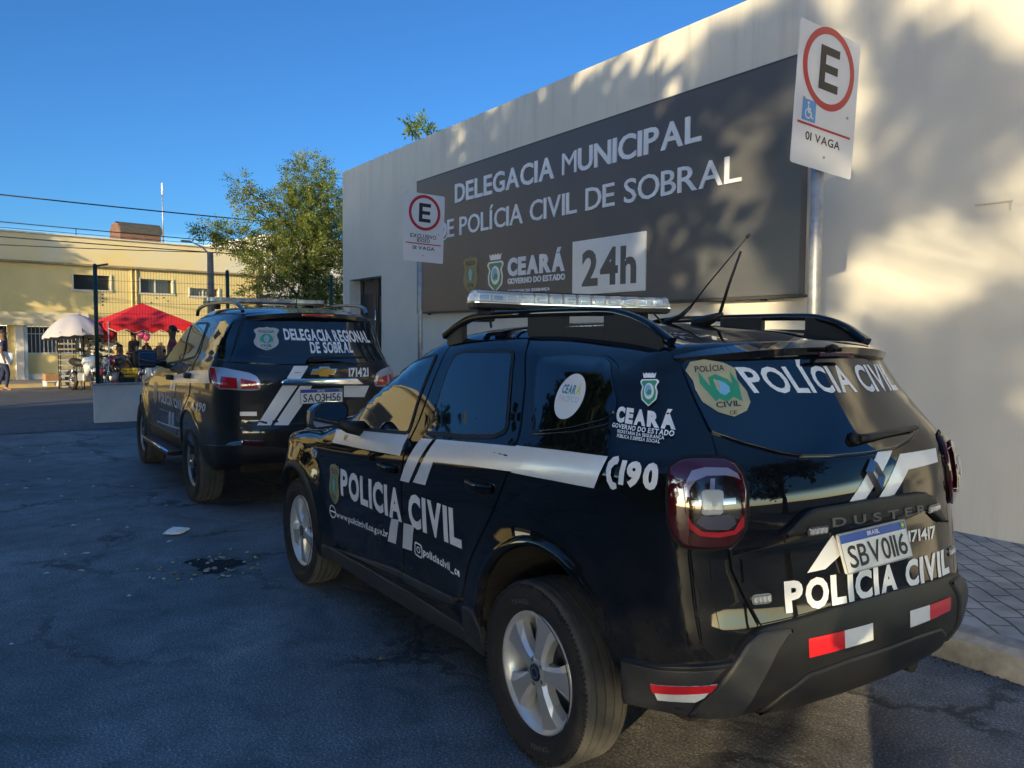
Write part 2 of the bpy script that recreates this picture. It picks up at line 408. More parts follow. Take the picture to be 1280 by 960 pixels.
def plane_hit(B, q2, fr):
    c, u, v, n = fr
    p = c + q2[:, :1] * u + q2[:, 1:] * v
    H = B.hit(p + n * .8, -n, 0, 1.6, 160)
    bad = np.isnan(H[:, 0])
    if bad.any(): H[bad] = p[bad]
    return H
def panel(B, name, m, parent, pts3, n, off=.005, thick=.012, bev=.004, h=.03, r=.0, seg=5, upv=(0, 0, 1), holes=None, bulge=0.):
    """a panel with an outline given by points on (or near) the surface, laid on B at the height off, with a rounded rim"""
    q, fr = to_plane(pts3, n, upv)
    if area2(q) < 0: q = q[::-1]; r = r[::-1] if isinstance(r, (list, tuple)) else r
    if isinstance(r, (list, tuple)) or r > 0: q = np.array(round_poly(q, list(r) if isinstance(r, (list, tuple)) else r, seg))
    q = densify(q, h)
    # drop near-duplicates
    keep = [i for i in range(len(q)) if np.linalg.norm(q[i] - q[i - 1]) > 1e-4]; q = q[keep]
    qi = inset_poly(q, bev)
    v2, f = fill_grid([qi], h)
    Hi = plane_hit(B, v2, fr); Ni = B.N(Hi); L = len(qi)
    if bulge:
        dd = dist_poly(qi, v2); bg = bulge * (1 - np.exp(-dd / .03)); top = Hi + Ni * (off + bg)[:, None]
    else: top = Hi + Ni * off
    Ho = plane_hit(B, q, fr); No = B.N(Ho)
    # order of the boundary vertices in v2: the first L inputs
    c, u, v, nn = fr
    d2 = np.asarray(q) - qi; d2 /= np.linalg.norm(d2, axis=1)[:, None] + 1e-9
    out = d2[:, :1] * u + d2[:, 1:] * v
    out -= (out * No).sum(1)[:, None] * No; out /= np.linalg.norm(out, axis=1)[:, None] + 1e-9
    k1 = Ho + No * (off - bev * .7); k2 = Ho + No * (off - thick)
    n1 = No * .6 + out * .8
    V = list(top) + list(k1) + list(k1) + list(k2); T = len(top)
    NN = list(Ni) + list(n1) + list(out) + list(out)
    F = [tuple(t) for t in f]
    for i in range(L):
        j = (i + 1) % L
        F.append((i, T + i, T + j, j)); F.append((T + L + i, T + 2 * L + i, T + 2 * L + j, T + L + j))
    return mesh_obj(name, V, F, m, parent, True, NN)
def decal(B, name, m, parent, v2, f, quad, n, off=.008, h=.03, flat=False):
    """flat art with unit coordinates laid on B: quad = 3D points of (0,0), (1,0), (0,1) [, (1,1)]"""
    a, b, c = (np.asarray(x, float) for x in quad[:3]); d = np.asarray(quad[3], float) if len(quad) > 3 else b + c - a
    # subdivide long edges so that the art follows the curve
    bm = bmesh.new(); vs = [bm.verts.new((x, y, 0)) for x, y in v2]
    for t in f:
        try: bm.faces.new([vs[i] for i in t])
        except ValueError: pass
    W_ = np.linalg.norm(b - a); Hh = np.linalg.norm(c - a)
    for it in range(6):
        es = [e for e in bm.edges if math.hypot((e.verts[0].co.x - e.verts[1].co.x) * W_, (e.verts[0].co.y - e.verts[1].co.y) * Hh) > h]
        if not es: break
        bmesh.ops.subdivide_edges(bm, edges=es, cuts=1)
        bmesh.ops.triangulate(bm, faces=[x for x in bm.faces if len(x.verts) > 4])
    bm.verts.index_update(); q = np.array([(v.co.x, v.co.y) for v in bm.verts]); F = [[v.index for v in x.verts] for x in bm.faces]; bm.free()
    s, t = q[:, :1], q[:, 1:]
    p = a * (1 - s) * (1 - t) + b * s * (1 - t) + c * (1 - s) * t + d * s * t
    n = vunit(n)
    if B is None: H = p; N = np.repeat(n[None], len(p), 0)
    else:
        H = B.hit(p + n * .6, -n, 0, 1.2, 160); bad = np.isnan(H[:, 0]); H[bad] = p[bad]; N = B.N(H)
    o = H + N * off
    # orient
    fn = sum(np.cross(o[x[1]] - o[x[0]], o[x[2]] - o[x[0]]) @ N[x[0]] for x in F)
    if fn < 0: F = [x[::-1] for x in F]
    return mesh_obj(name, o, F, m, parent, True, N)
def stripe_poly(poly3, B, name, m, parent, n, off, h=.04):
    q, fr = to_plane(poly3, n)
    if area2(q) < 0: q = q[::-1]
    q = densify(q, h); v2, f = fill_grid([q], h); H = plane_hit(B, v2, fr); N = B.N(H)
    return mesh_obj(name, H + N * off, f, m, parent, True, N)
def seam(B, name, m, parent, pts3, n, wdt=.005, off=.0075, h=.02):
    """a narrow dark line laid on the surface through the points"""
    p = np.asarray(pts3, float); q = [p[0]]
    for a, b in zip(p[:-1], p[1:]):
        k = max(1, int(np.linalg.norm(b - a) / h)); q += [a + (b - a) * t / k for t in range(1, k + 1)]
    q = np.array(q); n = vunit(n); H = B.hit(q + n * .6, -n, 0, 1.2, 160); bad = np.isnan(H[:, 0]); H[bad] = q[bad]; N = B.N(H)
    t = np.gradient(H, axis=0); s = np.cross(N, t); s /= np.linalg.norm(s, axis=1)[:, None]
    V = list(H + N * off + s * wdt / 2) + list(H + N * off - s * wdt / 2); L = len(H)
    F = [(i, L + i, L + i + 1, i + 1) for i in range(L - 1)]
    return mesh_obj(name, V, F, m, parent, True, list(N) * 2)
# points measured on the black car (car space, metres)
DD = {
'front_door': [(2.134,0.816,1.056),(2.129,0.864,0.893),(2.169,0.866,0.656),(2.121,0.862,0.371),(1.581,0.857,0.387),(1.127,0.856,0.404),(1.135,0.856,0.55),(1.108,0.877,0.757),(1.116,0.875,0.952),(1.101,0.858,1.07),(1.076,0.801,1.198),(1.087,0.614,1.567),(1.364,0.581,1.543),(1.559,0.617,1.483),(1.779,0.67,1.351),(1.872,0.787,1.149)],
'rear_door': [(1.115,0.856,0.403),(1.122,0.856,0.553),(1.094,0.877,0.759),(1.101,0.875,0.954),(1.087,0.858,1.072),(1.061,0.801,1.2),(1.08,0.61,1.571),(0.823,0.61,1.595),(0.382,0.625,1.601),(0.242,0.742,1.423),(0.157,0.825,1.239),(0.138,0.87,1.128),(0.193,0.879,1.03),(0.252,0.882,0.931),(0.356,0.886,0.787),(0.433,0.887,0.68),(0.542,0.867,0.479),(0.755,0.858,0.452)],
'front_trim': [(2.008,0.855,0.373),(1.23,0.86,0.453),(1.127,0.86,0.456),(1.129,0.86,0.424),(1.579,0.858,0.397)],
'rear_trim': [(1.105,0.86,0.456),(0.754,0.859,0.467),(0.581,0.86,0.471),(0.626,0.852,0.432),(0.841,0.854,0.42),(1.112,0.859,0.42)],
'front_window': [(1.835,0.812,1.096),(1.781,0.758,1.227),(1.782,0.674,1.315),(1.641,0.636,1.406),(1.496,0.639,1.451),(1.312,0.655,1.486),(1.167,0.657,1.507),(1.165,0.707,1.407),(1.162,0.763,1.281),(1.134,0.825,1.141)],
'rear_window_side': [(0.935,0.824,1.162),(0.914,0.796,1.226),(0.939,0.743,1.351),(0.954,0.693,1.457),(0.94,0.666,1.515),(0.874,0.661,1.529),(0.447,0.677,1.538),(0.413,0.69,1.518),(0.343,0.749,1.395),(0.255,0.821,1.237),(0.33,0.83,1.21),(0.577,0.831,1.184)],
'quarter_window': [(0.039,0.823,1.251),(0.14,0.764,1.38),(0.197,0.706,1.506),(0.182,0.694,1.527),(-0.016,0.685,1.539),(-0.195,0.682,1.534),(-0.25,0.702,1.51),(-0.349,0.759,1.386),(-0.35,0.776,1.349),(-0.316,0.788,1.327),(-0.158,0.809,1.285)],
'quarter_frame': [(0.081,0.83,1.235),(0.186,0.764,1.377),(0.27,0.696,1.519),(0.268,0.675,1.55),(0.056,0.675,1.553),(-0.193,0.672,1.546),(-0.285,0.698,1.511),(-0.376,0.751,1.387),(-0.379,0.775,1.339),(-0.334,0.794,1.311),(-0.168,0.816,1.27)],
'stripe_rear_quarter': [(0.137,0.849,1.191),(-0.155,0.847,1.206),(-0.398,0.836,1.215),(-0.356,0.861,1.106),(-0.135,0.871,1.1),(0.129,0.876,1.091)],
'stripe_rear_door': [(0.807,0.841,1.141),(0.438,0.846,1.167),(0.12,0.851,1.188),(0.124,0.875,1.095),(0.432,0.874,1.074),(0.78,0.872,1.045),(0.848,0.878,0.93),(0.977,0.877,0.924),(0.934,0.876,0.974)],
'stripe_mid': [(0.965,0.84,1.128),(0.845,0.841,1.138),(1.02,0.877,0.915),(1.121,0.876,0.91),(1.046,0.87,1.026)],
'stripe_front': [(2.116,0.819,1.055),(1.5,0.824,1.106),(1.116,0.83,1.133),(1.139,0.868,1.027),(1.56,0.861,1.006),(2.103,0.852,0.983)],
'stripe_low_a': [(1.228,0.874,0.702),(1.137,0.875,0.713),(1.21,0.857,0.575),(1.311,0.856,0.568)],
'stripe_low_b': [(1.081,0.875,0.709),(0.968,0.876,0.717),(1.026,0.859,0.583),(1.133,0.858,0.573)],
'text_side': [(1.918,0.868,0.713),(0.505,0.878,0.72),(1.922,0.868,0.848),(0.514,0.881,0.863)],
'text_url': [(2.035,0.853,0.554),(1.299,0.858,0.589),(2.031,0.855,0.589),(1.287,0.864,0.628)],
'globe': [(2.083,0.856,0.579)],
'insta': [(0.999,0.858,0.573),(0.917,0.857,0.565),(0.977,0.869,0.645),(0.895,0.868,0.64)],
'text_insta': [(0.902,0.86,0.592),(0.541,0.867,0.579),(0.891,0.866,0.628),(0.535,0.871,0.615)],
'text_190': [(-0.466,0.849,1.141),(-0.593,0.798,1.135),(-0.463,0.833,1.205),(-0.583,0.78,1.204)],
'phone': [(-0.443,0.829,1.221),(-0.424,0.835,1.215),(-0.408,0.842,1.198),(-0.405,0.849,1.171),(-0.416,0.854,1.139),(-0.435,0.854,1.118),(-0.447,0.853,1.115),(-0.462,0.851,1.122),(-0.458,0.85,1.138),(-0.442,0.851,1.14),(-0.429,0.85,1.159),(-0.428,0.845,1.18),(-0.438,0.841,1.193),(-0.45,0.839,1.197),(-0.451,0.833,1.209)],
'text_ceara': [(-0.37,0.782,1.329),(-0.562,0.697,1.314),(-0.358,0.763,1.372),(-0.54,0.676,1.356)],
'text_gov': [(-0.366,0.794,1.308),(-0.57,0.712,1.291),(-0.363,0.787,1.321),(-0.564,0.703,1.307)],
'text_sec': [(-0.396,0.797,1.292),(-0.552,0.737,1.28),(-0.392,0.793,1.301),(-0.547,0.731,1.29)],
'text_pub': [(-0.403,0.804,1.277),(-0.547,0.75,1.268),(-0.4,0.799,1.287),(-0.543,0.745,1.278)],
'crest_side': [(-0.432,0.734,1.378),(-0.485,0.7,1.381),(-0.387,0.691,1.489),(-0.436,0.653,1.491)],
'sticker': [(-0.095,0.764,1.391),(-0.17,0.751,1.419),(-0.072,0.732,1.466)],
'badge_door': [(2.015,0.866,0.875),(2.037,0.859,0.629),(2.087,0.869,0.769),(1.922,0.87,0.782)],
'sill': [(2.145,0.866,0.362),(2.001,0.856,0.381),(1.235,0.859,0.411),(0.721,0.838,0.382),(0.604,0.834,0.374),(0.524,0.842,0.363),(0.368,0.861,0.376),(0.385,0.821,0.282)],
'sill_low': [(2.15,0.865,0.342),(1.641,0.849,0.354),(1.172,0.839,0.352),(0.803,0.833,0.35),(0.543,0.835,0.349),(0.382,0.856,0.357)],
'arch_plastic': [(0.487,0.879,0.54),(0.375,0.9,0.555),(0.308,0.901,0.561),(0.292,0.9,0.543),(0.284,0.894,0.492),(0.327,0.864,0.392),(0.37,0.86,0.372),(0.527,0.84,0.358),(0.593,0.837,0.385),(0.622,0.851,0.429),(0.56,0.863,0.471)],
'rear_glass': [(-0.467,0.585,1.523),(-0.547,0.599,1.406),(-0.631,0.611,1.306),(-0.694,0.523,1.27),(-0.743,0.406,1.236),(-0.761,0.328,1.223),(-0.778,0.183,1.215),(-0.785,-0.01,1.213),(-0.776,-0.183,1.22),(-0.745,-0.345,1.248),(-0.705,-0.447,1.281),(-0.616,-0.497,1.382),(-0.584,-0.278,1.53),(-0.595,-0.059,1.559),(-0.582,0.135,1.569),(-0.556,0.287,1.572),(-0.514,0.447,1.564),(-0.485,0.532,1.548)],
'tailgate': [(-0.635,0.611,1.301),(-0.686,0.635,1.229),(-0.729,0.579,1.19),(-0.75,0.568,1.128),(-0.759,0.576,1.042),(-0.751,0.597,0.984),(-0.737,0.632,0.955),(-0.745,0.629,0.893),(-0.767,0.599,0.815),(-0.799,0.556,0.714),(-0.845,0.169,0.736),(-0.819,-0.453,0.718),(-0.781,-0.583,0.761),(-0.771,-0.578,0.829),(-0.776,-0.52,0.898),(-0.785,-0.46,1.04),(-0.741,-0.478,1.217),(-0.716,-0.429,1.27),(-0.749,-0.343,1.241),(-0.779,-0.178,1.214),(-0.788,-0.006,1.206),(-0.781,0.186,1.209),(-0.764,0.332,1.217),(-0.746,0.41,1.23),(-0.698,0.527,1.264)],
'lamp': [(-0.608,0.764,1.201),(-0.62,0.738,1.222),(-0.639,0.711,1.231),(-0.671,0.664,1.232),(-0.694,0.614,1.229),(-0.714,0.588,1.213),(-0.734,0.576,1.179),(-0.747,0.573,1.133),(-0.757,0.58,1.054),(-0.756,0.588,1.017),(-0.748,0.606,0.984),(-0.737,0.634,0.964),(-0.716,0.684,0.957),(-0.679,0.738,0.959),(-0.659,0.758,0.967),(-0.64,0.775,0.993),(-0.629,0.784,1.035),(-0.621,0.784,1.105),(-0.615,0.777,1.165)],
'lamp_arch': [(-0.662,0.748,1.118),(-0.656,0.741,1.163),(-0.66,0.724,1.19),(-0.679,0.692,1.199),(-0.709,0.63,1.197),(-0.724,0.605,1.182),(-0.732,0.599,1.164),(-0.723,0.618,1.173),(-0.711,0.645,1.178),(-0.689,0.695,1.177),(-0.674,0.721,1.165),(-0.668,0.735,1.146),(-0.667,0.742,1.118)],
'lamp_in': [(-0.669,0.741,1.113),(-0.67,0.728,1.16),(-0.686,0.699,1.176),(-0.711,0.646,1.177),(-0.726,0.614,1.167),(-0.74,0.607,1.121),(-0.747,0.613,1.056),(-0.741,0.633,1.022),(-0.722,0.679,1.017),(-0.698,0.72,1.022),(-0.681,0.739,1.044)],
'lamp_red': [(-0.672,0.746,1.058),(-0.681,0.739,1.04),(-0.698,0.719,1.019),(-0.722,0.679,1.015),(-0.741,0.633,1.02),(-0.747,0.613,1.052),(-0.75,0.602,1.056),(-0.751,0.604,1.028),(-0.742,0.627,1.007),(-0.722,0.678,1),(-0.694,0.723,1.005),(-0.677,0.744,1.025)],
'lamp_sq': [(-0.688,0.714,1.135),(-0.693,0.705,1.14),(-0.713,0.667,1.139),(-0.718,0.659,1.132),(-0.725,0.666,1.073),(-0.722,0.674,1.066),(-0.7,0.713,1.065),(-0.695,0.719,1.073)],
'lamp_bar': [(-0.674,0.737,1.108),(-0.735,0.624,1.114),(-0.738,0.626,1.096),(-0.676,0.738,1.092)],
'lamp_bar2': [(-0.695,0.687,1.17),(-0.701,0.676,1.17),(-0.706,0.683,1.137),(-0.7,0.695,1.137)],
'lamp_low': [(-0.688,0.731,1.042),(-0.696,0.719,1.063),(-0.712,0.696,1.061),(-0.732,0.651,1.067),(-0.74,0.633,1.056),(-0.743,0.628,1.038),(-0.734,0.652,1.022),(-0.706,0.708,1.024)],
'badge_rear': [(-0.482,0.561,1.525),(-0.503,0.515,1.534),(-0.536,0.457,1.522),(-0.557,0.428,1.504),(-0.578,0.437,1.467),(-0.609,0.424,1.427),(-0.63,0.43,1.393),(-0.641,0.459,1.366),(-0.637,0.513,1.348),(-0.608,0.556,1.362),(-0.565,0.585,1.394),(-0.533,0.585,1.433),(-0.515,0.578,1.461),(-0.486,0.584,1.496)],
'badge_t1': [(-0.505,0.56,1.49),(-0.547,0.468,1.496),(-0.496,0.555,1.509),(-0.538,0.462,1.514)],
'badge_t2': [(-0.597,0.554,1.375),(-0.626,0.471,1.381),(-0.587,0.548,1.392),(-0.616,0.464,1.398)],
'badge_t3': [(-0.627,0.525,1.354),(-0.635,0.501,1.355),(-0.621,0.52,1.365),(-0.629,0.495,1.366)],
'badge_mid': [(-0.534,0.53,1.473),(-0.54,0.502,1.484),(-0.565,0.47,1.467),(-0.586,0.458,1.444),(-0.602,0.467,1.416),(-0.602,0.509,1.394),(-0.584,0.531,1.405),(-0.559,0.538,1.433)],
'text_glass': [(-0.617,0.4,1.425),(-0.618,-0.432,1.409),(-0.558,0.426,1.505),(-0.558,-0.425,1.505)],
'stripe_ta': [(-0.785,-0.055,1.211),(-0.783,-0.148,1.21),(-0.818,0.064,1.06),(-0.816,0.153,1.057)],
'stripe_tb': [(-0.786,-0.19,1.195),(-0.752,-0.484,1.192),(-0.768,-0.473,1.142),(-0.798,-0.228,1.138),(-0.817,-0.114,1.062),(-0.819,-0.01,1.054)],
'stripe_tc': [(-0.809,0.219,0.96),(-0.818,0.173,0.896),(-0.818,0.267,0.853),(-0.81,0.35,0.851)],
'bar': [(-0.784,0.456,0.985),(-0.798,0.37,1.048),(-0.802,0.33,1.06),(-0.818,0.056,1.065),(-0.806,-0.301,1.051),(-0.795,-0.395,1.014),(-0.776,-0.513,0.905),(-0.785,-0.457,0.917),(-0.798,-0.35,0.974),(-0.806,-0.284,0.986),(-0.819,0.03,0.993),(-0.805,0.295,0.99),(-0.79,0.416,0.981)],
'text_duster': [(-0.809,0.255,0.999),(-0.804,-0.297,0.983),(-0.81,0.261,1.026),(-0.808,-0.284,1.013)],
'strobe1': [(-0.802,0.324,0.995)],
'strobe2': [(-0.8,-0.346,0.992)],
'strobe3': [(-0.787,0.54,0.792)],
'strobe4': [(-0.782,-0.561,0.788)],
'text_num': [(-0.819,-0.207,0.879),(-0.799,-0.419,0.863),(-0.813,-0.212,0.917),(-0.792,-0.423,0.907)],
'text_low': [(-0.813,0.456,0.743),(-0.808,-0.506,0.723),(-0.799,0.451,0.83),(-0.789,-0.521,0.803)],
'emblem': [(-0.791,-0,1.199),(-0.801,0.043,1.158),(-0.817,-0.004,1.081),(-0.807,-0.041,1.133)],
'wiper': [(-0.756,0.055,1.268),(-0.755,0.004,1.271),(-0.724,-0.357,1.278)],
'plate': [(-0.828,0.186,0.827),(-0.826,-0.199,0.833),(-0.809,0.219,0.963),(-0.812,-0.17,0.959)],
'plastic_up': [(-0.495,0.846,0.568),(-0.553,0.829,0.574),(-0.623,0.801,0.579),(-0.674,0.772,0.589),(-0.721,0.733,0.598),(-0.761,0.687,0.607),(-0.776,0.658,0.611),(-0.787,0.628,0.641),(-0.794,0.597,0.675),(-0.799,0.56,0.705),(-0.82,0.445,0.72),(-0.845,0.17,0.733),(-0.848,-0.102,0.732),(-0.82,-0.452,0.715),(-0.804,-0.549,0.693),(-0.796,-0.602,0.638)],
'refl': [(-0.587,0.803,0.521),(-0.749,0.69,0.551),(-0.717,0.708,0.502),(-0.692,0.719,0.482),(-0.59,0.776,0.461)],
'refl_red': [(-0.587,0.803,0.521),(-0.749,0.69,0.551),(-0.734,0.7,0.524),(-0.585,0.79,0.491)],
'stickL': [(-0.839,0.393,0.655),(-0.862,0.09,0.655),(-0.864,0.086,0.602),(-0.84,0.389,0.598)],
'stickR': [(-0.861,-0.13,0.655),(-0.833,-0.442,0.645),(-0.831,-0.449,0.597),(-0.862,-0.133,0.601)],
'skid': [(-0.774,0.467,0.438),(-0.826,0.447,0.561),(-0.84,0.386,0.592),(-0.856,0.222,0.595),(-0.854,-0.252,0.59),(-0.841,-0.369,0.582),(-0.825,-0.418,0.523),(-0.819,-0.317,0.477),(-0.827,0.126,0.467)],
'bumper_gap': [(-0.738,0.63,0.953),(-0.747,0.627,0.888),(-0.768,0.597,0.81),(-0.8,0.554,0.709)],
'side_marker': [(2.361,0.869,0.829)],
'handle_f': [(1.366,0.872,0.94),(1.179,0.874,0.95)],
'handle_r': [(0.462,0.879,0.989),(0.271,0.879,0.999)],
}
# points measured on the far SUV (its own space, metres)
TD = {
'fw': [(1.474,0.851,1.295),(1.457,0.802,1.479),(1.259,0.763,1.595),(1.131,0.674,1.699),(0.964,0.692,1.695),(0.855,0.755,1.568),(0.619,0.854,1.351)],
'rw': [(0.548,0.852,1.358),(0.657,0.785,1.501),(0.691,0.689,1.718),(0.155,0.702,1.718),(0.081,0.77,1.572),(0.068,0.839,1.408)],
'qw': [(-0.415,0.822,1.434),(-0.352,0.768,1.574),(-0.245,0.696,1.74),(-0.573,0.673,1.752),(-0.739,0.609,1.765),(-0.764,0.651,1.645),(-0.79,0.697,1.499),(-0.836,0.746,1.373),(-0.717,0.799,1.392)],
'lamp': [(-0.597,0.862,1.328),(-0.839,0.783,1.32),(-0.949,0.699,1.299),(-1.004,0.62,1.283),(-1.037,0.563,1.252),(-1.058,0.534,1.197),(-1.056,0.54,1.132),(-1.03,0.619,1.127),(-0.999,0.686,1.131),(-0.935,0.772,1.138),(-0.846,0.834,1.135),(-0.758,0.868,1.191)],
'lamp_r1': [(-0.652,0.86,1.314),(-0.735,0.837,1.313),(-0.797,0.839,1.25),(-0.852,0.83,1.147),(-0.775,0.862,1.191)],
'lamp_r2': [(-0.848,0.814,1.247),(-0.97,0.714,1.235),(-0.986,0.711,1.146),(-0.858,0.827,1.149)],
'lamp_r3': [(-0.988,0.687,1.231),(-1.045,0.571,1.207),(-1.053,0.55,1.144),(-1,0.686,1.146)],
'glass': [(-0.846,0.733,1.379),(-0.8,0.644,1.577),(-0.774,0.565,1.749),(-0.77,0.546,1.779),(-0.846,0.251,1.795),(-0.855,-0.12,1.802),(-0.813,-0.399,1.797),(-0.779,-0.527,1.778),(-0.784,-0.655,1.593),(-0.756,-0.829,1.331),(-1.057,-0.298,1.345),(-1.063,0.205,1.355),(-0.967,0.588,1.363)],
'tg': [(-0.918,0.691,1.346),(-0.983,0.709,1.06),(-0.983,0.704,0.897),(-1.01,0.66,0.826),(-1.047,0.58,0.811),(-1.102,0.312,0.801),(-1.12,-0.13,0.782),(-1.098,-0.392,0.777)],
'badge': [(-0.913,0.555,1.473),(-0.981,0.346,1.473),(-0.822,0.526,1.686),(-0.886,0.314,1.688)],
't1': [(-0.944,0.282,1.573),(-0.861,-0.577,1.547),(-0.901,0.286,1.667),(-0.83,-0.542,1.651)],
't2': [(-1.025,0.069,1.452),(-0.99,-0.352,1.454),(-0.98,0.069,1.546),(-0.944,-0.351,1.546)],
'num': [(-1.097,-0.264,1.237),(-1.067,-0.473,1.231),(-1.079,-0.269,1.308),(-1.043,-0.481,1.305)],
'bow': [(-1.104,0.103,1.26),(-1.106,0.026,1.258),(-1.108,0.021,1.244),(-1.108,-0.058,1.242),(-1.106,-0.064,1.256),(-1.104,-0.112,1.258),(-1.093,-0.144,1.3),(-1.096,-0.075,1.301),(-1.089,-0.074,1.319),(-1.089,0.007,1.321),(-1.096,0.02,1.303),(-1.096,0.071,1.301)],
'bow_out': [(-1.104,0.111,1.255),(-1.107,0.032,1.254),(-1.109,0.027,1.238),(-1.109,-0.064,1.236),(-1.106,-0.071,1.251),(-1.105,-0.118,1.253),(-1.09,-0.156,1.306),(-1.094,-0.083,1.307),(-1.086,-0.082,1.325),(-1.086,0.012,1.327),(-1.094,0.025,1.309),(-1.094,0.08,1.307)],
'bar': [(-1.091,0.365,1.181),(-1.089,0.368,1.206),(-1.093,0.312,1.226),(-1.093,-0.334,1.213),(-1.085,-0.405,1.164),(-1.091,-0.361,1.153)],
'sa': [(-1.068,0.243,1.338),(-1.079,0.114,1.336),(-1.104,0.196,1.226),(-1.092,0.318,1.229)],
'sa2': [(-1.092,0.355,1.172),(-1.105,0.222,1.166),(-1.075,0.459,0.816),(-1.047,0.571,0.82)],
'sb': [(-1.107,0.2,1.164),(-1.112,0.091,1.161),(-1.099,0.185,0.983),(-1.099,0.309,0.81),(-1.08,0.432,0.815)],
'sc': [(-1.105,-0.213,1.152),(-1.071,-0.478,1.143),(-1.075,-0.427,1.036),(-1.1,-0.214,1.046)],
'tag': [(-0.985,0.7,0.906),(-1.04,0.57,0.905),(-0.986,0.7,0.943),(-1.04,0.57,0.941)],
'refl': [(-0.996,0.698,0.627),(-1.061,0.525,0.621),(-1.075,0.512,0.685),(-1.013,0.685,0.69)],
'refl_c': [(-0.886,0.805,0.642),(-0.996,0.698,0.627),(-1.013,0.685,0.69),(-0.948,0.766,0.674)],
'band': [(0.828,0.909,1.113),(-0.112,0.908,1.157),(-0.693,0.879,1.182),(-0.6,0.87,1.296),(-0.05,0.894,1.271),(0.802,0.901,1.188)],
'v1': [(1.01,0.911,1.025),(0.879,0.911,1.03),(0.786,0.907,1.143),(0.919,0.907,1.133)],
'v2': [(0.85,0.911,1.026),(0.729,0.911,1.031),(0.65,0.907,1.146),(0.763,0.907,1.141)],
'v3': [(1.225,0.89,0.626),(1.11,0.889,0.628),(0.947,0.91,0.797),(1.063,0.91,0.798)],
'v4': [(1.063,0.889,0.628),(0.932,0.888,0.63),(0.779,0.91,0.801),(0.906,0.91,0.797)],
'txt': [(1.645,0.91,0.863),(0.257,0.931,0.867),(1.615,0.909,0.965),(0.338,0.914,0.944)],
'n190': [(-0.293,0.917,0.915),(-0.556,0.895,0.917),(-0.323,0.909,0.99),(-0.599,0.892,0.989)],
'phone': [(-0.204,0.914,0.984),(-0.143,0.918,0.966),(-0.156,0.924,0.937),(-0.222,0.924,0.915),(-0.276,0.919,0.914),(-0.27,0.917,0.927),(-0.221,0.92,0.933),(-0.195,0.918,0.955),(-0.214,0.915,0.968)],
'low': [(1.867,0.893,0.603),(1.181,0.889,0.617),(0.428,0.919,0.646),(0.408,0.923,0.664),(1.173,0.89,0.635),(1.862,0.894,0.621)],
'url': [(1.652,0.907,0.777),(1.128,0.908,0.779),(1.644,0.908,0.792),(1.121,0.909,0.794)],
'door1': [(1.419,0.863,1.275),(1.613,0.797,1.391),(1.257,0.775,1.601),(1.098,0.675,1.714),(0.936,0.681,1.718)],
'gapd': [(0.558,0.863,1.336),(0.623,0.892,1.245),(0.661,0.908,1.143),(0.71,0.91,0.813),(0.991,0.889,0.642),(1.017,0.886,0.558)],
'gapr': [(0.044,0.842,1.403),(0.017,0.889,1.289),(-0.103,0.906,1.201),(0.104,0.912,1.046),(0.339,0.913,0.994)],
}
# ------------------------------------------------------------------ materials of the cars
def paint_mat(name, col, rough, coat, dust, spec=.0):
    """black lacquer with road dust low down and fine dust specks"""
    m = mat(name, col, rough, coat=coat, spec=spec)
    n = m.node_tree.nodes; b = n['Principled BSDF']; tc = nd(m, 'ShaderNodeTexCoord'); sx = nd(m, 'ShaderNodeSeparateXYZ'); lk(m, tc.outputs['Object'], sx.inputs[0])
    nz = nd(m, 'ShaderNodeTexNoise', Scale=7.0, Detail=8.0, Roughness=.65); lk(m, tc.outputs['Object'], nz.inputs['Vector'])
    mr = nd(m, 'ShaderNodeMapRange'); mr.inputs[1].default_value = .95; mr.inputs[2].default_value = .35; mr.inputs[3].default_value = 0.; mr.inputs[4].default_value = 1.; lk(m, sx.outputs['Z'], mr.inputs[0])
    r1 = ramp(m, [(.40, (0, 0, 0)), (.75, (1, 1, 1))]); lk(m, nz.outputs[0], r1.inputs[0])
    mu = nd(m, 'ShaderNodeMath', operation='MULTIPLY'); lk(m, mr.outputs[0], mu.inputs[0]); lk(m, r1.outputs[0], mu.inputs[1])
    m2 = nd(m, 'ShaderNodeMath', operation='MULTIPLY'); m2.inputs[1].default_value = dust; lk(m, mu.outputs[0], m2.inputs[0])
    ad = nd(m, 'ShaderNodeMath', operation='ADD'); ad.inputs[1].default_value = dust * .02; lk(m, m2.outputs[0], ad.inputs[0])
    mx = nd(m, 'ShaderNodeMix'); mx.data_type = 'RGBA'; mx.inputs[6].default_value = (*col, 1); mx.inputs[7].default_value = (.10, .085, .065, 1)
    lk(m, ad.outputs[0], mx.inputs[0]); lk(m, mx.outputs[2], b.inputs['Base Color'])
    m3 = nd(m, 'ShaderNodeMath', operation='MULTIPLY_ADD'); m3.inputs[1].default_value = .30; m3.inputs[2].default_value = .012; lk(m, ad.outputs[0], m3.inputs[0]); lk(m, m3.outputs[0], b.inputs['Coat Roughness'])
    # a hint of orange peel
    n2 = nd(m, 'ShaderNodeTexNoise', Scale=2.2, Detail=1.0); lk(m, tc.outputs['Object'], n2.inputs['Vector'])
    bp = nd(m, 'ShaderNodeBump', Strength=.10, Distance=.02); lk(m, n2.outputs[0], bp.inputs['Height']); lk(m, bp.outputs[0], b.inputs['Coat Normal'])
    return m
PAINT = paint_mat('black_paint', (.004, .005, .007), .35, 1.0, .50)
GLASS = mat('tinted_glass', (.003, .004, .005), .02, spec=.75, coat=.6)
DUSTM = 0
RUB = mat('black_rubber', (.012, .012, .013), .55)
PLAS = mat('grey_plastic', (.042, .043, .045), .48, noise=.35, nscale=14, bump=.15, bscale=300)
PLASD = mat('dark_plastic', (.013, .013, .014), .48, noise=.3, nscale=10)
